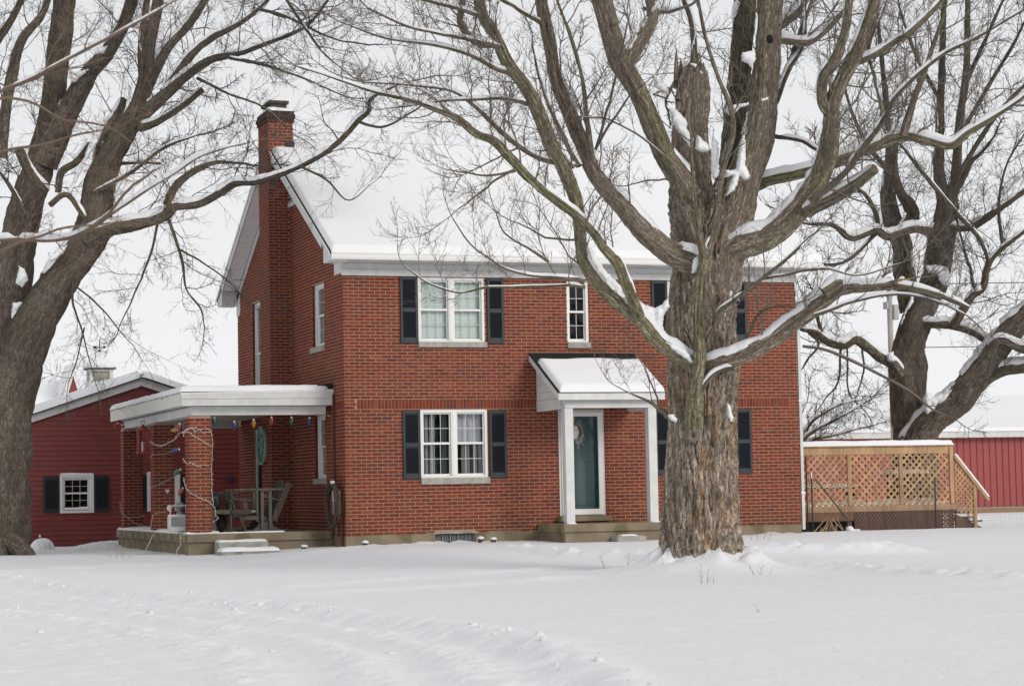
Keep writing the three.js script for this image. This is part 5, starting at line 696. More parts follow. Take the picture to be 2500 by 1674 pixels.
// limbs: { p: [[px, py, width], ...], d: [depth at start, depth at end], snow, twigs, m }
function buildTree(t, origin, limbs, O) {
  const tw = new Tubes(), o = { wig: 0.28, trop: 0.10, depth: 2, k0: 1.6, k1: 1, rmin: 0.0030, every: 0.34, len: [0.45, 1.25], ...O };
  limbs.forEach((L, li) => {
    const n = L.p.length, P = L.p.map(([x, y], i) => at(x, y, L.d[0] + (L.d[1] - L.d[0]) * (L.dp ? L.dp[i] : i / (n - 1)))), dep = i => L.d[0] + (L.d[1] - L.d[0]) * i / (n - 1);
    let w = L.p[0][2]; const W = L.p.map((q, i) => { w = q[2] ?? w * 0.86; return w / 2 * dep(i) / FOC; });
    const lastPx = L.p[n - 1]; // limbs that leave the picture go on and taper out there
    if ((lastPx[1] < -20 || lastPx[0] > 2505) && W[n - 1] > 0.02) { const a = P[P.length - 1], d0 = a.clone().sub(P[P.length - 2]).normalize(), w0 = W[W.length - 1]; const ext = Math.min(4.5, 1.2 + w0 * 14); for (let k = 1; k <= 4; k++) { P.push(a.clone().addScaledVector(d0, ext * k / 4).add(v(0.25 * Math.sin(k * 1.7 + li), 0.10 * k, 0.2 * Math.cos(k * 1.3 + li)))); W.push(w0 * (1 - 0.21 * k)); } }
    const c = new THREE.CatmullRomCurve3(P, false, 'centripetal'), len = c.getLength(), thick = W[0] > 0.035, m = Math.max(8, Math.min(140, (len / (thick ? 0.05 : 0.10)) | 0)), S = [], R = [];
    for (let i = 0; i <= m; i++) { const u = i / m, q = c.getPoint(u), f = u * (W.length - 1), a = Math.min(W.length - 2, f | 0); const p = q.clone(); if (!thick) { p.x += 0.02 * (n2(u * 9, li) - 0.5); p.y += 0.02 * (n2(u * 9, li + 40) - 0.5); } S.push(p); R.push(Math.max(o.rmin, W[a] + (W[a + 1] - W[a]) * (f - a))); }
    const T = new Tubes(); const big = W[0] > 0.075; T.add(S, R, big ? 52 : thick ? 22 : W[0] > 0.012 ? 9 : 6, L.rough ?? (big ? 0.12 : 0.14), li * 3.7, true, big ? 0.026 : thick ? 0.014 : 0);
    const lm = T.mesh('limb', L.m ?? o.bark, t, origin, null, true);
    if (L.snow !== 0) { const sn = new Tubes(); limbSnow(sn, S, R, (L.snow ?? 1) * (o.snow ?? 1), li + (o.sd ?? 0)); sn.mesh('snow', M.snowFine, lm, origin, null, true); }
    if (L.twigs !== 0) { const rate = (L.twigs ?? 1) / o.every; for (let s = (L.t0 ?? 0.3) * 1; s < len; s += rr(0.6, 1.4) / rate) {
      const u = Math.min(0.999, s / len); if (u < (L.from ?? 0)) continue; const p = c.getPoint(u), d = c.getTangent(u), side = v(rr(-1, 1), rr(-0.5, 1), rr(-1, 1)); side.addScaledVector(d, -side.dot(d)).normalize(); const k = Math.min(m, Math.round(u * m)), nd = d.clone().multiplyScalar(rr(0.3, 0.9)).addScaledVector(side, rr(0.5, 1)).normalize(); p.addScaledVector(side, R[k] * 0.6);
      const r0 = Math.min(R[k] * 0.45, 0.014) * rr(0.5, 1); growTwig(tw, p, nd, rr(...o.len) * (R[k] > 0.05 ? 1 : 0.8), Math.max(r0, o.rmin * 1.6), 0, o); } }
    if (L.tip !== 0 && W[W.length - 1] < 0.04) growTwig(tw, S[m], c.getTangent(1), rr(0.6, 1.2), R[m] * 0.9, 0, o);
  });
  tw.mesh('twigs', o.twig, t, origin, 'stuff', false);
}
function blob(name, t, origin, px, py, depth, rx, ry, rz, m = M.snowFine, sd = 1, amp = 0.3) { const p = at(px, py, depth).sub(origin), k = depth / FOC; return mesh(name, lumpBall(1, rx * k, ry * k, rz * k, p.x, p.y, p.z, sd, amp), m, t, { keepUV: true }); }

// snow caught in a fork: a rounded, uneven mass with the outline it has against the bark
function drift(t, origin, poly, depth, thick, sd) {
  const Q = []; for (let i = 0; i < poly.length; i++) { const a = poly[i], b = poly[(i + 1) % poly.length], n = Math.max(2, Math.round(Math.hypot(b[0] - a[0], b[1] - a[1]) / 3)); for (let k = 0; k < n; k++) { const x = a[0] + (b[0] - a[0]) * k / n, y = a[1] + (b[1] - a[1]) * k / n; Q.push([x + 4 * (n2(x * 0.35, y * 0.35, 0, 0, sd) - 0.5), y + 4 * (n2(x * 0.35 + 50, y * 0.35, 0, 0, sd) - 0.5)]); } }
  const inside = (x, y) => { let c = false; for (let i = 0, j = Q.length - 1; i < Q.length; j = i++) if ((Q[i][1] > y) !== (Q[j][1] > y) && x < (Q[j][0] - Q[i][0]) * (y - Q[i][1]) / (Q[j][1] - Q[i][1]) + Q[i][0]) c = !c; return c; }, dist = (x, y) => { let m = 1e9; for (const q of Q) m = Math.min(m, Math.hypot(q[0] - x, q[1] - y)); return m; };
  const xs = Q.map(q => q[0]), ys = Q.map(q => q[1]), st = 3, P = [], I = [], id = new Map();
  // grid of quads inside the outline, pushed out by the distance to it, plus the rim itself
  const x0 = Math.min(...xs), x1 = Math.max(...xs), y0 = Math.min(...ys), y1 = Math.max(...ys), half = Math.min(x1 - x0, y1 - y0) * 0.5, H = (x, y, s) => { const e = clamp(dist(x, y) / Math.min(10, half)), h = Math.sqrt(1 - (1 - e) * (1 - e)); return depth - s * thick * 0.5 * h * (0.75 + 0.5 * n2(x * 0.12, y * 0.12, 0, 0, sd)); };
  const vert = (x, y, s, rim) => { const k = `${x.toFixed(2)},${y.toFixed(2)},${rim ? 0 : s}`; if (!id.has(k)) { const p = at(x, y, rim ? depth : H(x, y, s)).sub(origin); id.set(k, P.length / 3); P.push(p.x, p.y, p.z); } return id.get(k); };
  const nx = Math.ceil((x1 - x0) / st), ny = Math.ceil((y1 - y0) / st), near = (x, y) => { let m = 1e9, b = Q[0]; for (const q of Q) { const d = Math.hypot(q[0] - x, q[1] - y); if (d < m) { m = d; b = q; } } return b; };
  for (const s of [1, -1]) for (let j = 0; j < ny; j++) for (let i = 0; i < nx; i++) { const c = [[0, 0], [1, 0], [1, 1], [0, 1]].map(([a, b]) => [x0 + (i + a) * st, y0 + (j + b) * st]), ins = c.map(q => inside(...q)); if (!ins.some(q => q)) continue; const ix = c.map((q, k) => { if (ins[k]) return vert(q[0], q[1], s, false); const b = near(...q); return vert(b[0], b[1], s, true); }); if (s > 0) I.push(ix[0], ix[3], ix[1], ix[1], ix[3], ix[2]); else I.push(ix[0], ix[1], ix[3], ix[1], ix[2], ix[3]); }
  const g = new THREE.BufferGeometry(); g.setAttribute('position', new THREE.Float32BufferAttribute(P, 3)); g.setAttribute('uv', new THREE.Float32BufferAttribute(new Float32Array(P.length / 3 * 2), 2)); g.setIndex(I); g.computeVertexNormals();
  const o = new THREE.Mesh(g, M.snowFine); o.name = 'snow_clump'; o.castShadow = o.receiveShadow = true; t.add(o); return o;
}
{ // the old maple in front of the house
  const D = 28.6, base = at(1716, 1395, D), O = v(base.x, groundY(base.x, base.z), base.z), t = thing('old_maple', 'huge old bare maple with a broken leader and snowy limbs in front of the house', 'tree', [O.x, O.y, O.z]);
  const prof = [[1430, 1566, 1858], [1400, 1588, 1838], [1372, 1606, 1826], [1340, 1609, 1818], [1281, 1611, 1812], [1174, 1617, 1805], [1068, 1627, 1803], [1014, 1632, 1804], [961, 1630, 1804], [907, 1627, 1812], [854, 1629, 1806], [800, 1624, 1803], [747, 1630, 1803], [694, 1637, 1801], [640, 1645, 1802], [600, 1656, 1800], [560, 1668, 1806], [520, 1690, 1815], [480, 1715, 1800]];
  const rows = 330, sides = 260, P = [], UV = [], I = [], C = [];
  for (let j = 0; j <= rows; j++) {
    const f = j / rows * (prof.length - 1), a = Math.min(prof.length - 2, f | 0), k = sm(f - a) * 0.5 + (f - a) * 0.5, y = prof[a][0] + (prof[a + 1][0] - prof[a][0]) * (f - a), l = prof[a][1] + (prof[a + 1][1] - prof[a][1]) * k, r = prof[a][2] + (prof[a + 1][2] - prof[a][2]) * k;
    const c = at((l + r) / 2, y, D), R = (r - l) / 2 * D / FOC * 0.975, h = c.y - O.y, low = 1 - step(0.0, 1.0, h);
    for (let s = 0; s <= sides; s++) {
      const an = s / sides * 6.2831853, ca = Math.cos(an), sa = Math.sin(an); let q = R;
      q *= 1 + low * 0.20 * (Math.pow(n2(ca * 1.9 + 7, sa * 1.9 + 7, 0, 0, 11), 1) - 0.5) * 1.6 + 0.05 * (n2(ca * 1.5 + 4, sa * 1.5 + h * 0.5, 0, 0, 12) - 0.5);
      const wob = 0.25 * (fb(ca * 2 + 5, sa * 2 + h * 1.1, 3, 0, 0, 21) - 0.5), ax = Math.cos(an + wob), ay = Math.sin(an + wob);
      const r1 = 1 - Math.abs(2 * n2(ax * 7.5 + 30, ay * 7.5 + h * 2.6, 0, 0, 22) - 1), r2 = 1 - Math.abs(2 * n2(ax * 15 + 30, ay * 15 + h * 6.5, 0, 0, 23) - 1), r3 = n2(ax * 24, ay * 24 + h * 15, 0, 0, 24);
      q += -0.060 * Math.pow(r1, 5) - 0.036 * Math.pow(r2, 4) + 0.034 * (r3 - 0.5) + 0.03 * (n2(ax * 4 + 2, ay * 4 + h * 3, 0, 0, 25) - 0.5);
      P.push(c.x + ca * q - O.x, c.y - O.y, c.z + sa * q - O.z); UV.push(s / sides * 5, h / 1.3);
      // fresh tan patches where plates have fallen, lilac grey old plates, greenish lichen
      const n1 = fb(ax * 7 + 11, ay * 7 + h * 3.4, 4, 0, 0, 31), g1 = fb(ax * 2.4 + 3, ay * 2.4 + h * 1.0, 3, 0, 0, 37), b1 = fb(ax * 17, ay * 17 + h * 9, 3, 0, 0, 41), o = step(0.58, 0.68, n1) * (1 - 0.8 * step(1.8, 2.8, h)), gr = step(0.55, 0.72, g1); let col = [0.51, 0.455, 0.395].map(x => x * (1.0 + 1.5 * (b1 - 0.5)));
      col = col.map((x, i) => x * (1 - 0.6 * o) + [0.58, 0.39, 0.25][i] * 0.6 * o); col = col.map((x, i) => x * (1 - 0.55 * gr * (1 - o)) + [0.29, 0.28, 0.205][i] * 0.55 * gr * (1 - o)); C.push(...col);
    }
  }
  for (let j = 0; j < rows; j++) for (let s = 0; s < sides; s++) { const a = j * (sides + 1) + s, b = a + 1, c = a + sides + 1, d = c + 1; I.push(a, c, b, b, c, d); }
  const g = new THREE.BufferGeometry(); g.setAttribute('position', new THREE.Float32BufferAttribute(P, 3)); g.setAttribute('uv', new THREE.Float32BufferAttribute(UV, 2)); g.setAttribute('color', new THREE.Float32BufferAttribute(C, 3)); g.setIndex(I); g.computeVertexNormals();
  const trunk = new THREE.Mesh(g, new THREE.MeshPhysicalMaterial({ specularIntensity: 0.3, vertexColors: true, map: tBarkC, bumpMap: tBarkB, bumpScale: 0.015, roughness: 0.95 })); trunk.name = 'trunk'; trunk.castShadow = trunk.receiveShadow = true; t.add(trunk);
  const kn = at(1694, 1062, D - 0.50).sub(O); mesh('knot', (() => { const g = new THREE.TorusGeometry(0.058, 0.034, 12, 28), p = g.attributes.position; for (let i = 0; i < p.count; i++) { const k = 1 + 0.55 * (fb(p.getX(i) * 22 + 9, p.getY(i) * 22 + 4, 3) - 0.5); p.setXYZ(i, p.getX(i) * k * 0.85, p.getY(i) * k * 1.25, p.getZ(i) * k * 0.75); } g.computeVertexNormals(); return g.rotateY(-0.34).translate(kn.x, kn.y, kn.z - 0.02); })(), mat([0.25, 0.215, 0.175], { map: tGrain }), t);
  const f = -0.55, G = M.barkGreen, L = [
    // broken leader and the tall live one
    { p: [[1712, 700, 120], [1700, 600, 118], [1690, 520, 106], [1682, 430, 96], [1684, 330, 84], [1690, 250, 78], [1692, 190, 70], [1692, 165, 58]], d: [D, D - 0.1], twigs: 0, tip: 0, snow: 0.6, rough: 0.3 },
    { p: [[1735, 720, 130], [1762, 610, 122], [1790, 520, 106], [1812, 446, 94], [1840, 370, 82], [1857, 312, 76], [1866, 230, 70], [1870, 179, 68], [1880, 60, 64], [1884, -60, 60]], d: [D - 0.05, D + 0.1], twigs: 0.25, from: 0.3, snow: 0.5 },
    { p: [[1775, 470, 70], [1790, 380, 64], [1800, 270, 60], [1808, 150, 58], [1820, 0, 56], [1824, -60, 54]], d: [D + 0.5, D + 0.9], twigs: 0.2, snow: 0.8, m: M.barkDark },
    // left limbs
    { p: [[1705, 650, 70], [1672, 632, 68], [1638, 618, 64], [1580, 571, 56], [1513, 495, 50], [1455, 428, 43], [1424, 357, 41], [1388, 268, 37], [1357, 192, 34], [1344, 112, 32], [1321, 0, 31], [1316, -50, 30]], d: [D - 0.35, D - 0.9], twigs: 0.7, from: 0.25 },
    { p: [[1690, 480, 66], [1656, 424, 62], [1625, 379, 57], [1594, 303, 52], [1553, 214, 52], [1513, 147, 54], [1491, 76, 51], [1469, 0, 49], [1455, -60, 47]], d: [D - 0.3, D - 0.6], twigs: 0.4, from: 0.3, snow: 0.6 },
    { p: [[1518, 190, 26], [1538, 145, 36], [1555, 112, 38], [1576, 80, 33], [1594, 36, 31], [1585, -30, 28]], d: [D - 0.5, D - 0.2], twigs: 0.5, snow: 0.9 },
    { p: [[1715, 905, 46], [1694, 891, 44], [1647, 860, 39], [1609, 835, 38], [1569, 788, 37], [1525, 754, 36], [1475, 710, 34], [1437, 663, 31], [1422, 628, 30], [1415, 558, 31], [1406, 491, 35], [1379, 415, 38], [1348, 357, 38], [1321, 286, 38], [1286, 214, 35], [1241, 156, 33], [1210, 89, 31], [1178, 36, 29], [1168, -40, 28]], d: [D - 0.45, D - 1.9], twigs: 0.8, from: 0.3, m: G, snow: 1.1 },
    { p: [[1562, 776, 30], [1544, 729, 29], [1525, 685, 27], [1506, 641, 26], [1475, 607, 25], [1446, 567, 25], [1402, 522, 25], [1348, 482, 26], [1290, 433, 25], [1241, 379, 24], [1201, 339, 24], [1165, 326, 22], [1112, 286, 19], [1067, 268, 16], [1000, 245, 13], [905, 222, 9], [800, 186, 6], [720, 160, 4]], d: [D - 0.9, D - 2.6], twigs: 0.9, from: 0.2, m: G },
    { p: [[1402, 405, 18], [1312, 384, 16], [1250, 344, 14], [1205, 303, 12], [1152, 254, 10], [1103, 223, 8], [1000, 208, 6], [890, 200, 4]], d: [D - 1.3, D - 2.2], twigs: 1, from: 0.1 },
    { p: [[1250, 180, 13], [1214, 170, 12], [1134, 129, 9], [1045, 107, 7], [940, 92, 5], [850, 60, 4]], d: [D - 1.6, D - 2.4], twigs: 1.2 },
    { p: [[1290, 254, 11], [1250, 243, 9], [1143, 243, 7], [1045, 250, 5], [970, 262, 3]], d: [D - 1.5, D - 2.2], twigs: 1.1 },
    { p: [[1208, 108, 20], [1165, 103, 20], [1125, 58, 18], [1129, 0, 16], [1130, -40, 14]], d: [D - 1.75, D - 1.9], twigs: 0.8, snow: 1.2 },
    { p: [[1446, 380, 15], [1433, 290, 14], [1420, 187, 12], [1393, 89, 10], [1370, 27, 8], [1350, -30, 7]], d: [D - 0.85, D - 1.2], twigs: 1, snow: 0.3 },
    { p: [[1455, 365, 8], [1491, 240, 6], [1510, 160, 5], [1530, 60, 4]], d: [D - 0.85, D - 1.3], twigs: 1, snow: 0.2 }, { p: [[1455, 365, 7], [1491, 303, 6], [1540, 232, 4], [1580, 200, 3]], d: [D - 0.85, D - 1.5], twigs: 1, snow: 0.2 },
    { p: [[1415, 405, 18], [1385, 350, 15], [1344, 268, 9], [1316, 187, 7], [1300, 110, 5]], d: [D - 0.9, D - 0.5], twigs: 0.8, snow: 0.4 },
    // right limbs
    { dp: [0, 0.12, 0.25, 0.4, 0.5, 0.6, 0.7, 0.78, 0.85, 0.9, 0.95, 1], p: [[1752, 640, 54], [1804, 600, 76], [1879, 574, 66], [1946, 513, 62], [1982, 464, 56], [2013, 402, 51], [2031, 312, 46], [2035, 250, 44], [2054, 201, 39], [2094, 125, 37], [2125, 45, 35], [2143, -40, 33]], d: [D - 0.15, D - 0.7], twigs: 0.6, from: 0.3 },
    { p: [[2033, 285, 30], [2008, 250, 31], [2013, 187, 29], [2049, 125, 26], [2067, 58, 22], [2078, -40, 20]], d: [D - 0.55, D - 0.9], twigs: 0.7 },
    { p: [[2085, 155, 19], [2134, 134, 18], [2196, 94, 17], [2212, 86, 16], [2302, 0, 14], [2340, -50, 12]], d: [D - 0.6, D - 1.1], twigs: 1 },
    { p: [[1968, 515, 36], [2036, 482, 33], [2094, 446, 29], [2138, 411, 26]], d: [D - 0.55, D - 1.2], twigs: 0.5, tip: 0 },
    { p: [[1978, 490, 20], [2058, 429, 17], [2112, 357, 16], [2161, 290, 14], [2190, 235, 12], [2302, 134, 10], [2382, 94, 8], [2500, 24, 6]], d: [D - 0.75, D - 2.2], twigs: 1.1 },
    { p: [[1845, 450, 34], [1875, 440, 32], [1946, 424, 30], [2036, 397, 31], [2112, 366, 31], [2160, 346, 30], [2212, 330, 29], [2270, 344, 24], [2324, 353, 21], [2369, 321, 17], [2436, 281, 13], [2500, 237, 10], [2560, 190, 7]], d: [D + 0.25, D - 0.6], twigs: 0.9, from: 0.15, m: G, snow: 1.25 },
    { p: [[2208, 330, 24], [2230, 250, 18], [2257, 178, 15], [2279, 112, 12], [2302, 45, 10], [2310, -30, 8]], d: [D - 0.2, D - 0.8], twigs: 1, snow: 0.6 },
    { p: [[2160, 300, 12], [2140, 200, 9], [2120, 120, 8], [2160, 20, 6]], d: [D - 0.9, D - 0.3], twigs: 1.2, snow: 0.4 },
    { p: [[1870, 105, 20], [1906, 98, 20], [1969, 103, 19], [2013, 76, 17], [2080, 0, 13], [2110, -40, 11]], d: [D + 0.1, D + 0.8], twigs: 0.8, snow: 1.3 }, { p: [[1885, 85, 36], [1902, 58, 32], [1946, 27, 30], [1980, -40, 28]], d: [D + 0.2, D + 0.9], twigs: 0.5 },
    // long low limb to the right, broken at its end
    { p: [[1722, 905, 50], [1747, 888, 47], [1803, 869, 44], [1866, 841, 42], [1928, 798, 42], [1971, 765, 43], [2018, 727, 42], [2060, 703, 35], [2112, 701, 27], [2183, 694, 25], [2212, 689, 22]], d: [D - 0.45, D - 1.5], twigs: 0.7, from: 0.25, snow: 1.0, tip: 0 },
    { p: [[2195, 696, 18], [2230, 702, 18], [2301, 723, 15], [2367, 751, 11]], d: [D - 1.55, D - 1.8], twigs: 0.6, tip: 0, snow: 0.8 }, { p: [[2012, 715, 34], [2048, 690, 30], [2072, 694, 18]], d: [D - 1.25, D - 1.2], twigs: 0, tip: 0 },
    { p: [[1990, 770, 12], [2060, 745, 9], [2140, 722, 7], [2230, 722, 6], [2310, 745, 5], [2360, 770, 4]], d: [D - 1.3, D - 1.8], twigs: 1, snow: 0.7 },
    // upright suckers on the trunk
    { dp: [0, 0.45, 0.8, 0.9, 1, 1, 1, 1, 1, 1, 1, 1], p: [[1692, 1075, 44], [1696, 1000, 46], [1700, 930, 38], [1709, 872, 35], [1706, 779, 27], [1709, 685, 26], [1720, 630, 27], [1712, 596, 22], [1703, 540, 18], [1696, 490, 15], [1690, 400, 11], [1688, 330, 8]], d: [D - 0.30, D - 0.75], twigs: 0.3, from: 0.5, m: G, snow: 0.25 },
    { p: [[1720, 640, 22], [1738, 590, 18], [1750, 536, 17], [1763, 424, 16], [1790, 321, 16], [1786, 268, 14], [1750, 178, 12], [1723, 89, 10], [1705, 0, 8]], d: [D - 0.7, D - 0.8], twigs: 0.7, from: 0.3, snow: 0.3 },
    { p: [[1718, 862, 17], [1735, 815, 15], [1747, 794, 13], [1756, 760, 12], [1797, 729, 11], [1866, 676, 10], [1928, 626, 8], [1975, 580, 6]], d: [D - 0.66, D - 1.5], twigs: 0.7, from: 0.3, snow: 0.4 }, { p: [[1860, 682, 8], [1930, 668, 6], [2010, 655, 5], [2100, 672, 4], [2200, 640, 3]], d: [D - 1.1, D - 1.6], twigs: 0.6, snow: 0.3 },
    { p: [[1706, 962, 14], [1741, 916, 11], [1770, 900, 10], [1788, 896, 8]], d: [D - 0.66, D - 0.8], twigs: 0, tip: 0, snow: 1.2 },
    { p: [[1628, 1018, 12], [1600, 988, 9], [1562, 969, 5], [1519, 950, 3]], d: [D - 0.3, D - 0.5], twigs: 0.4, snow: 0.3 }, { p: [[1620, 1010, 7], [1606, 975, 5], [1590, 935, 4], [1575, 900, 3]], d: [D - 0.3, D - 0.6], twigs: 0.4, snow: 0 }, { p: [[1815, 840, 9], [1835, 800, 8], [1850, 770, 7], [1880, 750, 5], [1930, 745, 4]], d: [D - 0.6, D - 1.2], twigs: 0.5, snow: 0.3 },
    // thin sprays in front of the house
    { p: [[1425, 688, 13], [1409, 683, 12], [1346, 676, 9], [1290, 672, 6], [1230, 655, 5], [1190, 628, 4], [1147, 594, 4], [1107, 535, 3]], d: [D - 1.3, D - 1.8], twigs: 0.55, snow: 0.7 },
    { p: [[1430, 700, 10], [1389, 697, 8], [1299, 697, 7], [1227, 700, 6], [1179, 703, 6], [1131, 712, 5], [1088, 707, 5], [1036, 685, 4], [983, 647, 3]], d: [D - 1.3, D - 1.9], twigs: 0.6, snow: 0.2 },
    { p: [[1415, 585, 6], [1330, 580, 5], [1295, 558, 4], [1250, 540, 3]], d: [D - 1.3, D - 1.5], twigs: 0.6, snow: 0 }, { p: [[1259, 415, 8], [1214, 437, 6], [1174, 469, 5], [1120, 509, 3]], d: [D - 1.9, D - 2.2], twigs: 0.5, snow: 0 }, { p: [[1256, 418, 7], [1179, 428, 5], [1103, 415, 3]], d: [D - 1.9, D - 2.3], twigs: 0.8, snow: 0 },
    { p: [[1340, 640, 7], [1295, 610, 6], [1260, 590, 5], [1225, 560, 4], [1210, 515, 3]], d: [D - 1.5, D - 1.9], twigs: 0.6, snow: 0 }, { p: [[1635, 437, 5], [1580, 442, 4], [1530, 452, 3]], d: [D - 0.5, D - 0.7], twigs: 0.6, snow: 0 },
    // more of the upper crown
    { p: [[1330, 60, 12], [1260, 20, 9], [1180, -30, 6]], d: [D - 0.8, D - 1.5], twigs: 1.2 }, { p: [[1220, 115, 12], [1120, 90, 9], [1010, 70, 7], [900, 20, 5]], d: [D - 1.8, D - 2.6], twigs: 1.4 }, { p: [[1180, 40, 12], [1080, 10, 9], [980, -10, 7]], d: [D - 1.8, D - 2.5], twigs: 1.3 },
    { p: [[1640, 395, 6], [1560, 330, 5], [1480, 290, 4], [1420, 285, 3]], d: [D - 0.6, D - 1], twigs: 1, snow: 0.2 }, { p: [[1665, -10, 12], [1690, 60, 14], [1690, 150, 16], [1660, 180, 12]], d: [D + 0.8, D + 0.6], twigs: 0.8, m: M.barkDark }, { p: [[1570, 20, 10], [1620, 30, 10], [1660, 20, 9]], d: [D + 0.7, D + 0.6], twigs: 0.8, m: M.barkDark },
    { p: [[1880, 240, 30], [1900, 330, 20], [1925, 170, 16], [1960, 60, 12]].slice(2), d: [D + 0.5, D + 0.7], twigs: 1 }, { p: [[1895, 250, 16], [1925, 170, 15], [1960, 110, 12], [1965, 0, 10]], d: [D + 0.4, D + 0.7], twigs: 1.2, m: M.barkDark }, { p: [[1880, 330, 12], [1960, 345, 10], [2000, 370, 9]], d: [D + 0.4, D + 0.6], twigs: 1, m: M.barkDark },
  ];
  buildTree(t, O, L, { bark: M.bark, twig: M.twig, every: 0.19, len: [0.45, 1.35], trop: 0.13, sd: 3 });
  // torn wood, knot hole, snow caught in the forks and on the broken leader
    blob('knot_hole', t, O, 1880, 95, D - 0.30, 9, 11, 7, M.dark, 4, 0.05); blob('torn_end', t, O, 2206, 690, D - 1.52, 20, 11, 8, M.brokenWood, 5, 0.5);
  const k5 = (l) => l.map(([x, y]) => [1350 + x / 3.2, 560 + y / 3.2]), k2 = l => l.map(([x, y]) => [1500 + x / 2.24, y / 2.24]);
  drift(t, O, k5([[270, 90], [330, 200], [420, 330], [520, 430], [640, 520], [720, 590], [800, 612], [860, 580], [900, 530], [915, 600], [875, 650], [862, 720], [872, 815], [840, 800], [800, 765], [760, 745], [700, 695], [620, 650], [540, 605], [460, 540], [400, 440], [330, 335], [280, 245], [255, 120]]), D - 0.62, 0.24, 1);
  drift(t, O, k5([[770, 790], [850, 850], [950, 895], [1040, 940], [1108, 1030], [1100, 1050], [1000, 985], [900, 925], [800, 875]]), D - 0.68, 0.14, 2);
  drift(t, O, k5([[1140, 210], [1140, 260], [1128, 320], [1085, 345], [1105, 290], [1120, 230]]), D - 0.66, 0.10, 3); drift(t, O, k5([[1155, 90], [1190, 105], [1240, 25], [1225, 90], [1185, 165], [1165, 130]]), D - 0.72, 0.10, 4);
  drift(t, O, k2([[205, 400], [240, 415], [290, 470], [300, 520], [255, 500], [220, 470]]), D - 0.42, 0.16, 5); drift(t, O, k2([[300, 590], [345, 600], [400, 665], [395, 700], [435, 760], [420, 815], [390, 770], [350, 720], [310, 660]]), D - 0.40, 0.14, 6);
  drift(t, O, k2([[455, 735], [520, 795], [522, 825], [480, 835], [440, 815]]), D - 0.52, 0.16, 7); drift(t, O, k2([[535, 740], [570, 780], [575, 950], [545, 985], [525, 930]]), D - 0.52, 0.14, 8);
  drift(t, O, k2([[690, 760], [715, 730], [722, 860], [715, 900], [748, 965], [720, 985], [690, 960], [660, 1040], [605, 1075], [650, 960], [600, 975], [605, 930], [665, 925]]), D - 0.60, 0.16, 9);
  drift(t, O, k2([[700, 290], [770, 270], [775, 320], [750, 370], [730, 345], [695, 330]]), D - 0.20, 0.10, 10); drift(t, O, k2([[640, 575], [740, 560], [735, 575], [690, 585], [665, 615], [645, 600]]), D - 0.45, 0.12, 11); drift(t, O, k2([[410, 345], [445, 348], [485, 395], [480, 410], [440, 375]]), D - 0.2, 0.10, 12);
  drift(t, O, k2([[428, 1425], [455, 1395], [462, 1440], [445, 1490], [425, 1495]]), D - 0.62, 0.10, 13); drift(t, O, k5([[895, 1450], [940, 1440], [975, 1480], [965, 1505], [925, 1490]]), D - 0.5, 0.10, 14); drift(t, O, k5([[1375, 490], [1400, 480], [1412, 500], [1380, 525]]), D - 0.50, 0.06, 15); drift(t, O, k5([[1355, 1350], [1380, 1370], [1410, 1470], [1395, 1510], [1370, 1450]]), D - 0.44, 0.08, 16); drift(t, O, k2([[800, 540], [840, 528], [842, 545], [805, 555]]), D - 0.35, 0.06, 17);
  { const sp = new Tubes(); for (let k = 0; k < 46; k++) { const a = at(1688 + rr(-36, 34), 205 + rr(-25, 45), D + rr(-0.2, 0.15)), x = a.clone().add(v(rr(-0.04, 0.04), rr(0.12, 0.5) * (1 - 0.4 * Math.abs(k - 14) / 20), rr(-0.03, 0.03))); sp.add([a, a.clone().lerp(x, 0.5).add(v(rr(-0.01, 0.01), 0, 0)), x], [0.05, 0.03, 0.004], 6, 0.3, k); } sp.mesh('splinters', M.bark, t, O, 'stuff', true); }
}
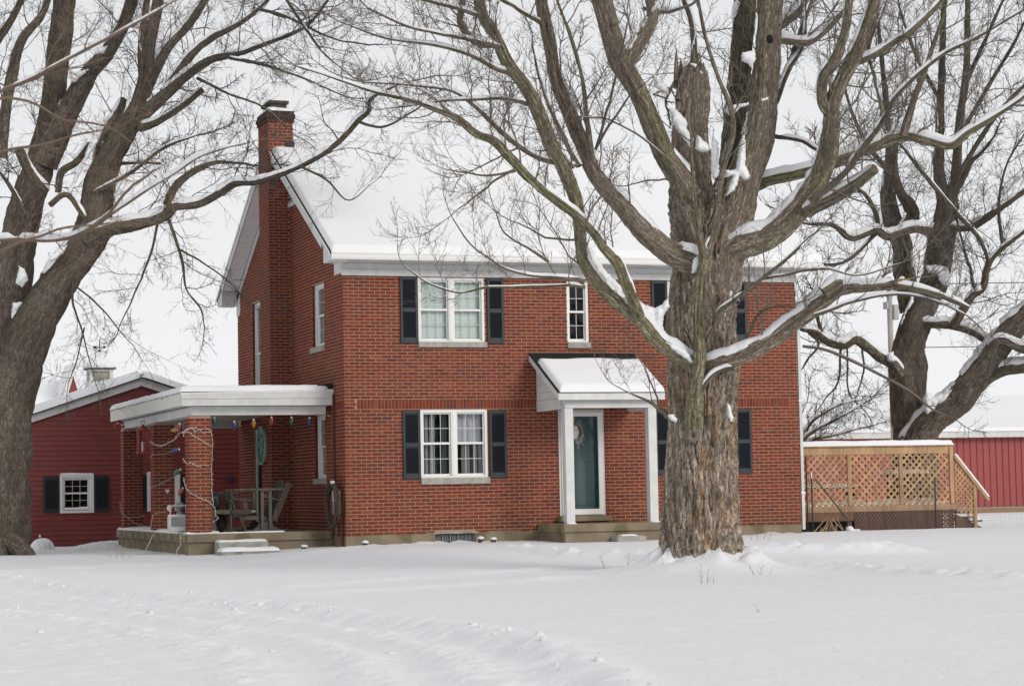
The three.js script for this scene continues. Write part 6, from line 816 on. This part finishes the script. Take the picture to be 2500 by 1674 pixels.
{ // leaning twin stemmed tree at the left edge
  const D = 41.5, base = at(0, 1352, D), O = v(base.x, base.y - 0.05, base.z), t = thing('left_tree', 'large bare tree with two leaning trunks at the left edge of the yard', 'tree', [O.x, O.y, O.z]), B = M.barkLeft;
  const L = [
    { p: [[-34, 1400, 212], [-24, 1340, 186], [-12, 1270, 160], [-2, 1170, 142], [8, 1060, 136], [24, 960, 128], [54, 860, 114], [94, 770, 102], [144, 685, 94], [196, 615, 92], [226, 560, 90], [236, 500, 86], [244, 440, 78], [268, 380, 66], [300, 325, 60], [330, 275, 48], [353, 203, 37], [364, 107, 31], [386, 0, 29], [392, -50, 28]], d: [D, D - 0.6], twigs: 0.5, from: 0.45, snow: 0.55, rough: 0.10 },
    { p: [[-40, 1330, 60], [20, 1320, 52], [60, 1350, 44], [82, 1372, 26]], d: [D - 0.3, D - 0.8], twigs: 0, tip: 0, snow: 0 },
    { p: [[-30, 1400, 150], [-22, 1250, 128], [-8, 1080, 120], [10, 900, 112], [20, 760, 98], [36, 640, 88], [54, 536, 84], [86, 428, 78], [112, 330, 66], [129, 240, 56], [138, 161, 56], [150, 60, 55], [158, -50, 54]], d: [D + 0.9, D + 1.3], twigs: 0.4, from: 0.4, snow: 0.5 },
    { p: [[105, 400, 70], [161, 280, 60], [214, 182, 46], [268, 118, 37], [300, 60, 31], [321, 0, 30], [330, -40, 28]], d: [D + 1.1, D + 0.6], twigs: 0.6, snow: 0.8 },
    { p: [[320, 305, 44], [350, 275, 40], [380, 250, 34], [407, 225, 30], [460, 180, 24], [514, 145, 20], [589, 128, 15], [650, 105, 12], [747, 64, 9], [800, 0, 7]], d: [D - 0.4, D - 1.6], twigs: 1, from: 0.15 },
    { p: [[340, 310, 26], [375, 300, 20], [439, 262, 17], [493, 218, 14]], d: [D - 0.5, D - 0.9], twigs: 0.6, tip: 0, snow: 0.8 },
    { p: [[400, 225, 26], [428, 187, 24], [470, 130, 20], [520, 90, 17], [589, 54, 14], [640, 14, 11], [680, -30, 9]], d: [D - 0.7, D - 1.5], twigs: 1 },
    { p: [[335, 275, 30], [370, 190, 27], [407, 118, 25], [455, 64, 22], [498, 0, 20], [515, -40, 18]], d: [D - 0.3, D - 0.1], twigs: 0.9 },
    { p: [[350, 210, 24], [345, 120, 20], [352, 40, 18], [360, -30, 16]], d: [D + 0.2, D + 0.5], twigs: 0.8 },
    { p: [[238, 500, 40], [250, 350, 34], [285, 280, 28], [300, 240, 18]], d: [D - 0.2, D], twigs: 0.4, snow: 1.2 },
    { p: [[0, 385, 34], [12, 270, 30], [28, 180, 28], [54, 96, 25], [107, 27, 18], [120, -30, 16]], d: [D + 0.6, D + 0.3], twigs: 0.9 }, { p: [[-20, 120, 22], [30, 40, 18], [60, -20, 15]], d: [D + 0.2, D - 0.4], twigs: 1.2 },
    { p: [[45, 365, 26], [70, 420, 24], [110, 470, 26], [115, 420, 10]].slice(0, 3), d: [D - 0.2, D + 0.2], twigs: 0.3, snow: 1.2 }, { p: [[140, 470, 16], [150, 420, 20], [185, 395, 18], [218, 350, 14]], d: [D - 0.2, D - 0.3], twigs: 0.6, snow: 1.2 },
    { p: [[120, 500, 16], [160, 475, 14], [205, 530, 14]], d: [D - 0.6, D - 0.7], twigs: 0.3, snow: 1.3, tip: 0 },
    // the long low limb that reaches across the gable
    { p: [[215, 585, 50], [257, 562, 42], [295, 553, 37], [332, 546, 35], [402, 525, 31], [423, 505, 24], [482, 498, 21], [536, 471, 20], [573, 447, 19], [612, 446, 18], [640, 441, 17], [691, 424, 16], [755, 395, 15], [819, 354, 15], [876, 293, 14], [901, 268, 12], [900, 250, 10], [918, 232, 9], [980, 205, 6], [1040, 190, 4]], d: [D - 0.5, D - 2.8], twigs: 0.55, from: 0.12, snow: 1.35 },
    { p: [[407, 500, 24], [428, 455, 22], [482, 412, 17], [530, 395, 12], [580, 398, 8]], d: [D - 1.1, D - 1.6], twigs: 1, snow: 0.6 },
    { p: [[873, 296, 8], [930, 309, 6], [1000, 277, 5], [1050, 240, 3]], d: [D - 2.6, D - 3], twigs: 0.8, snow: 0 }, { p: [[735, 405, 7], [800, 440, 5], [850, 490, 3], [900, 455, 2]], d: [D - 2, D - 2.4], twigs: 0.6, snow: 0 },
    // drooping sprays
    { p: [[405, 520, 10], [428, 584, 9], [445, 643, 8], [455, 707, 6], [490, 755, 5], [498, 800, 3]], d: [D - 0.9, D - 1.4], twigs: 0.7, snow: 0 }, { p: [[440, 610, 6], [500, 645, 4], [560, 690, 3], [610, 745, 2]], d: [D - 1.2, D - 1.6], twigs: 0.7, snow: 0 },
    { p: [[386, 535, 7], [364, 627, 6], [343, 680, 5], [300, 777, 3]], d: [D - 0.9, D - 1.2], twigs: 0.9, snow: 0 }, { p: [[178, 668, 7], [177, 739, 6], [198, 803, 4], [215, 870, 3]], d: [D - 0.5, D - 0.8], twigs: 0.9, snow: 0 }, { p: [[185, 700, 5], [240, 745, 4], [285, 800, 3], [310, 830, 2]], d: [D - 0.5, D - 0.9], twigs: 0.8, snow: 0 }, { p: [[205, 800, 4], [180, 900, 3], [165, 935, 2]], d: [D - 0.7, D - 0.8], twigs: 0.8, snow: 0 },
    { p: [[296, 399, 9], [350, 396, 8], [391, 399, 7]], d: [D - 0.4, D - 0.6], twigs: 0.3, tip: 0, snow: 0.5 },
    { p: [[560, 140, 10], [650, 160, 8], [740, 190, 6], [830, 230, 4]], d: [D - 1.3, D - 2], twigs: 1.2, snow: 0.2 }, { p: [[620, 20, 9], [700, 40, 7], [800, 90, 5], [900, 110, 4]], d: [D - 1.3, D - 2.2], twigs: 1.2, snow: 0.2 }, { p: [[480, 190, 9], [560, 230, 7], [640, 260, 5], [720, 330, 3]], d: [D - 1, D - 1.7], twigs: 1.2, snow: 0.2 }, { p: [[680, -30, 10], [740, 60, 8], [790, 130, 6], [850, 180, 4]], d: [D - 1.5, D - 2.2], twigs: 1.2, snow: 0.2 },
    { p: [[230, 470, 12], [320, 420, 10], [400, 360, 8], [480, 330, 5]], d: [D - 0.7, D - 1.5], twigs: 1, snow: 0.6 }, { p: [[60, 520, 12], [20, 450, 10], [-20, 400, 8]], d: [D - 0.2, D - 1], twigs: 1.1, snow: 0.8 },
  ];
  L[0].m = B; buildTree(t, O, L, { bark: B, twig: M.twigDark, every: 0.225, len: [0.6, 1.8], trop: 0.02, wig: 0.32, rmin: 0.0034, sd: 50 });
  const z1 = l => l.map(([x, y]) => [x / 1.867, y / 1.867]); drift(t, O, z1([[85, 1210], [110, 1230], [125, 1275], [100, 1310], [70, 1290]]), D + 0.2, 0.2, 31); drift(t, O, z1([[55, 1380], [110, 1375], [100, 1430], [60, 1500], [50, 1440]]), D - 0.1, 0.2, 32); drift(t, O, z1([[215, 1150], [240, 1150], [310, 1105], [290, 1150], [240, 1195], [220, 1190]]), D - 0.75, 0.25, 33); drift(t, O, z1([[310, 290], [330, 330], [410, 310], [340, 375], [320, 370]]), D + 0.6, 0.2, 34); drift(t, O, z1([[430, 590], [462, 580], [450, 640], [395, 720], [320, 890], [300, 880], [370, 740]]), D - 0.55, 0.2, 35); drift(t, O, z1([[440, 215], [490, 210], [470, 240], [440, 250]]), D + 0.3, 0.2, 36);
}
{ // thin brown boughs hanging in from a nearer tree outside the frame on the left
  const D = 16, p0 = at(-560, 900, D + 1), O = v(p0.x, -0.4, p0.z), t = thing('near_tree', 'thin reddish brown boughs of a nearer tree reaching in from the left edge', 'tree', [O.x, O.y, O.z]);
  const L = [{ p: [[-620, 1660, 110], [-600, 1300, 95], [-570, 900, 85], [-540, 500, 70], [-520, 100, 50], [-510, -300, 25]], d: [D + 1.2, D + 1.2], twigs: 0.4, snow: 0.3, m: M.barkLeft },
    { p: [[-560, 760, 40], [-300, 640, 24], [-120, 598, 16], [0, 586, 12], [60, 585, 12], [123, 587, 12], [170, 580, 11], [204, 566, 11], [240, 545, 10], [268, 525, 9], [350, 470, 8], [428, 423, 7], [482, 386, 6], [540, 364, 5], [600, 350, 3]], d: [D + 1, D], twigs: 0.7, from: 0.35, snow: 1.2 },
    { p: [[-545, 480, 34], [-300, 330, 20], [-120, 262, 14], [0, 222, 12], [80, 190, 12], [145, 155, 11], [257, 96, 9], [375, 32, 7], [430, 0, 5]], d: [D + 1, D + 0.3], twigs: 0.7, from: 0.4, snow: 0.3 },
    { p: [[205, 566, 9], [268, 514, 8], [311, 466, 7], [370, 418, 6], [380, 414, 4]], d: [D + 0.3, D - 0.2], twigs: 0.8, snow: 0.2, tip: 0 }, { p: [[-120, 262, 10], [20, 240, 8], [91, 257, 7], [150, 290, 6], [250, 305, 5], [330, 350, 3]], d: [D + 0.6, D + 0.2], twigs: 0.8, snow: 0 }, { p: [[-300, 640, 14], [-100, 640, 10], [30, 600, 7], [140, 560, 6], [300, 540, 4]], d: [D + 0.6, D + 0.2], twigs: 0.9, snow: 0 },
    { p: [[-200, 420, 12], [0, 370, 8], [120, 350, 6], [220, 320, 4]], d: [D + 0.7, D + 0.2], twigs: 0.8, snow: 0 }];
  buildTree(t, O, L, { bark: M.twigBrown, twig: M.twigBrown, every: 0.2, len: [0.25, 0.8], trop: 0.0, wig: 0.3, rmin: 0.0018, sd: 90 });
}
{ // large tree behind the deck
  const D = 49, base = at(2232, 1320, D), O = v(base.x, -0.36, base.z), t = thing('deck_tree', 'big dark bare tree with a snowy forked trunk behind the deck', 'tree', [O.x, O.y, O.z]);
  const L = [
    { p: [[2215, 1330, 170], [2226, 1240, 128], [2234, 1160, 112], [2232, 1083, 100], [2222, 1010, 92], [2218, 904, 92], [2222, 845, 76], [2236, 787, 76], [2264, 728, 68], [2288, 670, 70], [2297, 603, 68], [2311, 536, 62], [2316, 500, 58], [2322, 455, 34]], d: [D, D], twigs: 0.2, from: 0.5, snow: 0.4, tip: 0 },
    { p: [[2312, 520, 40], [2293, 410, 28], [2296, 330, 23], [2297, 268, 21], [2302, 134, 17], [2306, 0, 14], [2308, -30, 13]], d: [D, D + 0.4], twigs: 0.8, snow: 0.3 }, { p: [[2318, 500, 36], [2333, 446, 26], [2342, 312, 21], [2360, 178, 19], [2364, 0, 16], [2366, -30, 15]], d: [D, D - 0.4], twigs: 0.8, snow: 0.3 }, { p: [[2325, 480, 18], [2355, 430, 17], [2372, 395, 14], [2400, 370, 10], [2420, 345, 7]], d: [D, D - 0.6], twigs: 1, m: M.barkDark },
    { p: [[2225, 760, 56], [2214, 700, 54], [2208, 660, 54], [2203, 594, 54], [2180, 536, 46], [2168, 469, 38], [2172, 410, 24], [2172, 350, 18], [2162, 223, 15], [2150, 112, 11], [2140, 0, 8]], d: [D + 0.8, D + 1.3], twigs: 0.7, from: 0.3, snow: 0.4 }, { p: [[2208, 560, 36], [2230, 527, 32], [2221, 500, 32], [2200, 470, 24], [2185, 415, 18], [2190, 330, 12]], d: [D + 0.7, D + 0.2], twigs: 0.8, snow: 0.6 },
    { p: [[2285, 600, 26], [2270, 567, 25], [2240, 557, 24], [2210, 563, 24], [2168, 576, 24], [2140, 562, 20], [2078, 580, 18], [2034, 549, 15], [1967, 545, 9], [1930, 530, 5]], d: [D - 0.2, D - 1.2], twigs: 0.9, from: 0.3, snow: 1.3 }, { p: [[2146, 562, 16], [2141, 527, 13], [2118, 480, 10], [2092, 460, 9], [2060, 452, 6]], d: [D - 0.5, D - 1], twigs: 0.8 },
    { p: [[2230, 1090, 80], [2281, 1021, 72], [2340, 977, 72], [2384, 919, 68], [2422, 869, 66], [2457, 822, 62], [2500, 778, 58], [2560, 730, 52]], d: [D - 0.4, D - 1.6], twigs: 0.2, from: 0.4, snow: 1.35 },
    { p: [[2385, 940, 44], [2413, 919, 36], [2450, 902, 34], [2500, 895, 33], [2560, 880, 30]], d: [D - 0.9, D - 1.4], twigs: 0.4, snow: 1.5 }, { p: [[2425, 850, 32], [2443, 831, 28], [2500, 851, 27], [2560, 860, 25]], d: [D - 1.3, D - 1.7], twigs: 0.4, snow: 1.2 },
    { p: [[2250, 790, 26], [2276, 790, 24], [2325, 793, 23], [2369, 807, 21], [2405, 828, 19], [2430, 850, 15]], d: [D - 0.2, D - 1], twigs: 0.6, snow: 1.2, tip: 0 },
    { p: [[2328, 795, 24], [2338, 780, 23], [2352, 757, 23], [2375, 722, 21], [2399, 705, 19], [2411, 658, 17], [2418, 640, 15], [2449, 605, 13], [2494, 570, 11], [2540, 530, 9]], d: [D - 0.6, D - 1.2], twigs: 1, snow: 0.8 }, { p: [[2412, 655, 12], [2413, 635, 11], [2391, 580, 11], [2346, 531, 12], [2293, 469, 12], [2235, 397, 10], [2203, 357, 7], [2160, 320, 5]], d: [D - 0.9, D - 2.2], twigs: 0.9, snow: 0.5 }, { p: [[2388, 712, 12], [2376, 690, 10], [2372, 658, 9], [2364, 638, 8], [2346, 571, 6], [2330, 510, 4]], d: [D - 0.8, D - 1.4], twigs: 1, snow: 0.2 },
    { p: [[2320, 555, 24], [2373, 553, 21], [2405, 535, 19], [2436, 513, 18], [2498, 470, 15], [2550, 430, 12]], d: [D - 0.2, D - 1], twigs: 0.9, snow: 1 },
    { p: [[2200, 915, 34], [2182, 890, 28], [2149, 870, 29], [2117, 845, 27], [2088, 828, 26], [2058, 843, 23], [2017, 831, 21], [1988, 810, 19], [1959, 804, 12], [1920, 790, 6]], d: [D - 0.3, D - 1.2], twigs: 0.9, from: 0.25, snow: 1.3 },
    { p: [[2053, 848, 6], [2046, 933, 5], [2017, 972, 3], [1990, 1010, 2]], d: [D - 0.8, D - 1], twigs: 1.2, snow: 0 }, { p: [[2070, 848, 5], [2076, 963, 4], [2110, 1000, 3]], d: [D - 0.8, D - 1], twigs: 1.2, snow: 0 }, { p: [[2105, 850, 6], [2110, 900, 5], [2100, 940, 3]], d: [D - 0.7, D - 0.9], twigs: 1.4, snow: 0 }, { p: [[1975, 812, 7], [2000, 840, 6], [1970, 880, 5], [1960, 900, 3]], d: [D - 1, D - 1.2], twigs: 1.2, snow: 0 },
    { p: [[2010, 822, 12], [1998, 780, 9], [1990, 730, 6]], d: [D - 0.9, D - 1.2], twigs: 1.2, snow: 0.4 }, { p: [[1960, 845, 8], [2010, 852, 8], [2080, 880, 8], [2170, 925, 8], [2230, 960, 7], [2280, 1000, 5], [2330, 1020, 3]], d: [D - 2.8, D - 3], twigs: 0.3, snow: 0, m: M.twig },
    { p: [[2340, 430, 14], [2400, 330, 12], [2460, 250, 10], [2530, 180, 8]], d: [D - 0.6, D - 1.5], twigs: 1.3, snow: 0.2 }, { p: [[2345, 330, 12], [2420, 200, 10], [2480, 100, 8], [2520, 20, 6]], d: [D - 0.5, D - 1.3], twigs: 1.3, snow: 0.2 }, { p: [[2300, 250, 12], [2240, 140, 10], [2200, 30, 7]], d: [D + 0.2, D + 0.8], twigs: 1.2, snow: 0.2 }, { p: [[2360, 200, 12], [2410, 90, 9], [2450, 0, 7]], d: [D, D - 0.6], twigs: 1.2, snow: 0.2 },
    { p: [[2450, 605, 10], [2440, 500, 8], [2460, 400, 6], [2500, 330, 5]], d: [D - 1, D - 1.6], twigs: 1.3, snow: 0.2 }, { p: [[2172, 420, 14], [2110, 340, 11], [2070, 240, 8], [2050, 160, 6]], d: [D + 1, D + 0.4], twigs: 1.1, snow: 0.2 }, { p: [[2150, 560, 12], [2060, 640, 8], [1990, 640, 6], [1960, 610, 4]], d: [D - 0.6, D - 1.3], twigs: 1.2, snow: 0.2 },
  ];
  buildTree(t, O, L, { bark: M.barkDark, twig: M.twigDark, every: 0.24, len: [0.6, 1.9], trop: 0.06, wig: 0.3, rmin: 0.0042, sd: 130 });
  const kr = l => l.map(([x, y]) => [1900 + x / 3.408, 640 + y / 3.408]); drift(t, O, kr([[1230, 1065], [1255, 1085], [1300, 1115], [1390, 1085], [1480, 1020], [1440, 1110], [1410, 1165], [1340, 1190], [1300, 1230], [1240, 1270], [1205, 1210], [1215, 1130]]), D - 0.75, 0.4, 41); drift(t, O, kr([[905, 760], [965, 745], [970, 830], [940, 830], [905, 815]]), D - 0.55, 0.3, 42); drift(t, O, kr([[1230, 25], [1330, 20], [1410, 40], [1440, 110], [1430, 210], [1370, 180], [1340, 150], [1330, 90], [1250, 85]]), D - 0.6, 0.4, 43); drift(t, O, kr([[1110, 285], [1125, 240], [1130, 330], [1080, 400], [1010, 560], [1030, 480]]), D - 0.62, 0.2, 44); drift(t, O, kr([[1640, 205], [1690, 190], [1700, 235], [1650, 245]]), D - 0.95, 0.2, 45);
  for (const x of [2206, 2232]) { const p = at(x, 1074, D - 0.52).sub(O); mesh('bolt', new THREE.CylinderGeometry(0.035, 0.035, 0.03, 12).rotateX(Math.PI / 2).translate(p.x, p.y, p.z), M.metal, t); }
}
{ // bare shrub just past the right corner of the house
  const D = 45.5, b = at(1958, 1120, D), O = v(b.x, b.y - 1.6, b.z), t = thing('bare_shrub', 'small bare snow dusted shrub rising behind the deck at the house corner', 'shrub', [O.x, O.y, O.z]);
  const L = [{ p: [[1952, 1290, 16], [1956, 1120, 14], [1966, 1070, 11], [2000, 1045, 9], [2050, 1020, 6], [2110, 985, 3]], d: [D, D - 0.2], twigs: 2, from: 0.4 }, { p: [[1957, 1115, 11], [1975, 1040, 9], [2010, 1010, 7], [2060, 985, 4], [2110, 975, 2]], d: [D, D + 0.2], twigs: 2, from: 0.2 }, { p: [[1960, 1085, 9], [2000, 1070, 8], [2050, 1060, 5], [2100, 1045, 3]], d: [D, D - 0.3], twigs: 2 }, { p: [[1960, 1100, 8], [1955, 1020, 6], [1970, 980, 3]], d: [D, D + 0.3], twigs: 2 }];
  buildTree(t, O, L, { bark: M.bark, twig: M.twigDark, every: 0.26, len: [0.25, 0.6], trop: 0.08, rmin: 0.003, sd: 170 });
}
// dry stalks standing in the snow
const stalk = (name, label, px, py, yGround, list, m) => { const p = onPlane('y', yGround, px, py), t = thing(name, label, 'weed', [p.x, groundY(p.x, p.z), p.z]), T = new Tubes(); for (const [dx, h, n] of list) { const a = v(dx, -0.05, rr(-0.04, 0.04)), b = v(dx * 1.8 + rr(-0.06, 0.06), h, rr(-0.05, 0.05)); growTwig(T, a, b.clone().sub(a).normalize(), h * 0.8 + 0.05, 0.0036, 1, { wig: 0.12, trop: 0.02, depth: n ? 2 : 1, k0: 1, k1: 1, rmin: 0.0022 }); } T.mesh('stems', m, t, v(0, 0, 0), 'stuff'); };
stalk('dry_weed', 'dry weed stalks poking from the snow below the front of the old maple', 1722, 1408, -0.3, [[-0.04, 0.3, 1], [0.03, 0.22, 1], [0.10, 0.16, 0]], M.twig); stalk('dry_weed', 'thin dry stalks on the right shoulder of the maple mound', 1850, 1404, -0.36, [[-0.05, 0.2, 1], [0.05, 0.14, 1], [0.14, 0.17, 0]], M.twig); stalk('dry_weed', 'tall thin dry stalks left of the maple in the snow', 1500, 1388, -0.34, [[-0.12, 0.28, 1], [0.16, 0.25, 1]], M.twig); stalk('dry_weed', 'two little stalks on the left slope of the maple mound', 1622, 1396, -0.33, [[0, 0.12, 1], [0.12, 0.1, 0]], M.twig);
stalk('dry_weed', 'pale dry weed fanning out in front of the porch slab corner', 292, 1368, -0.33, [[-0.14, 0.35, 1], [-0.05, 0.42, 1], [0.05, 0.36, 1], [0.14, 0.28, 1], [0, 0.2, 1]], M.dry); stalk('dry_weed', 'tan dry weed against the side of the porch slab', 376, 1358, -0.33, [[-0.04, 0.5, 1], [0.04, 0.36, 1], [0.1, 0.2, 1]], M.dry); stalk('dry_weed', 'grey dry stems before the snow dome by the left tree', 110, 1352, -0.33, [[-0.06, 0.34, 1], [0.0, 0.4, 1], [0.08, 0.3, 1]], M.twig); stalk('dry_weed', 'short dry stems between the snow dome and the porch', 200, 1352, -0.33, [[0, 0.18, 1], [0.06, 0.12, 1]], M.twig);
stalk('dry_weed', 'dry seed stalks against the brick wall right of the maple', 1850, 1318, -0.2, [[-0.1, 0.45, 1], [0.02, 0.5, 1], [0.1, 0.42, 1], [0.2, 0.36, 1]], M.dry); stalk('fallen_twig', 'single small twig lying on the smooth snow in the right foreground', 1850, 1496, -0.4, [[0, 0.09, 1]], M.twig);

{ // belt of bare woods across the road, behind the viewer, mirrored in the glass
  const T = new Tubes(); for (let k = 0; k < 300; k++) { const x = -60 + k * 0.55 + rr(-1, 1), z = 78 + rr(0, 16), h = rr(9, 15), r = rr(0.15, 0.32); T.add([v(x, -0.6, z), v(x + rr(-0.3, 0.3), h * 0.5, z), v(x + rr(-0.8, 0.8), h, z)], [r, r * 0.7, 0.03], 6); for (let i = 0; i < 16; i++) { const y = h * rr(0.15, 0.95), a = rr(0, 6.28), L = rr(1.2, 3.4); T.add([v(x, y, z), v(x + Math.cos(a) * L * 0.6, y + L * 0.35, z + Math.sin(a) * L * 0.6), v(x + Math.cos(a) * L, y + L * 0.9, z + Math.sin(a) * L)], [0.07, 0.045, 0.015], 4); } }
  const o = new THREE.Mesh(T.geo(false), M.barkDark); o.name = 'woods'; o.castShadow = o.receiveShadow = true; scene.add(o); tag(o, 'belt of bare woods across the road, seen only as reflections', 'woods', null, 'stuff');
}
renderer.render(scene, camera);
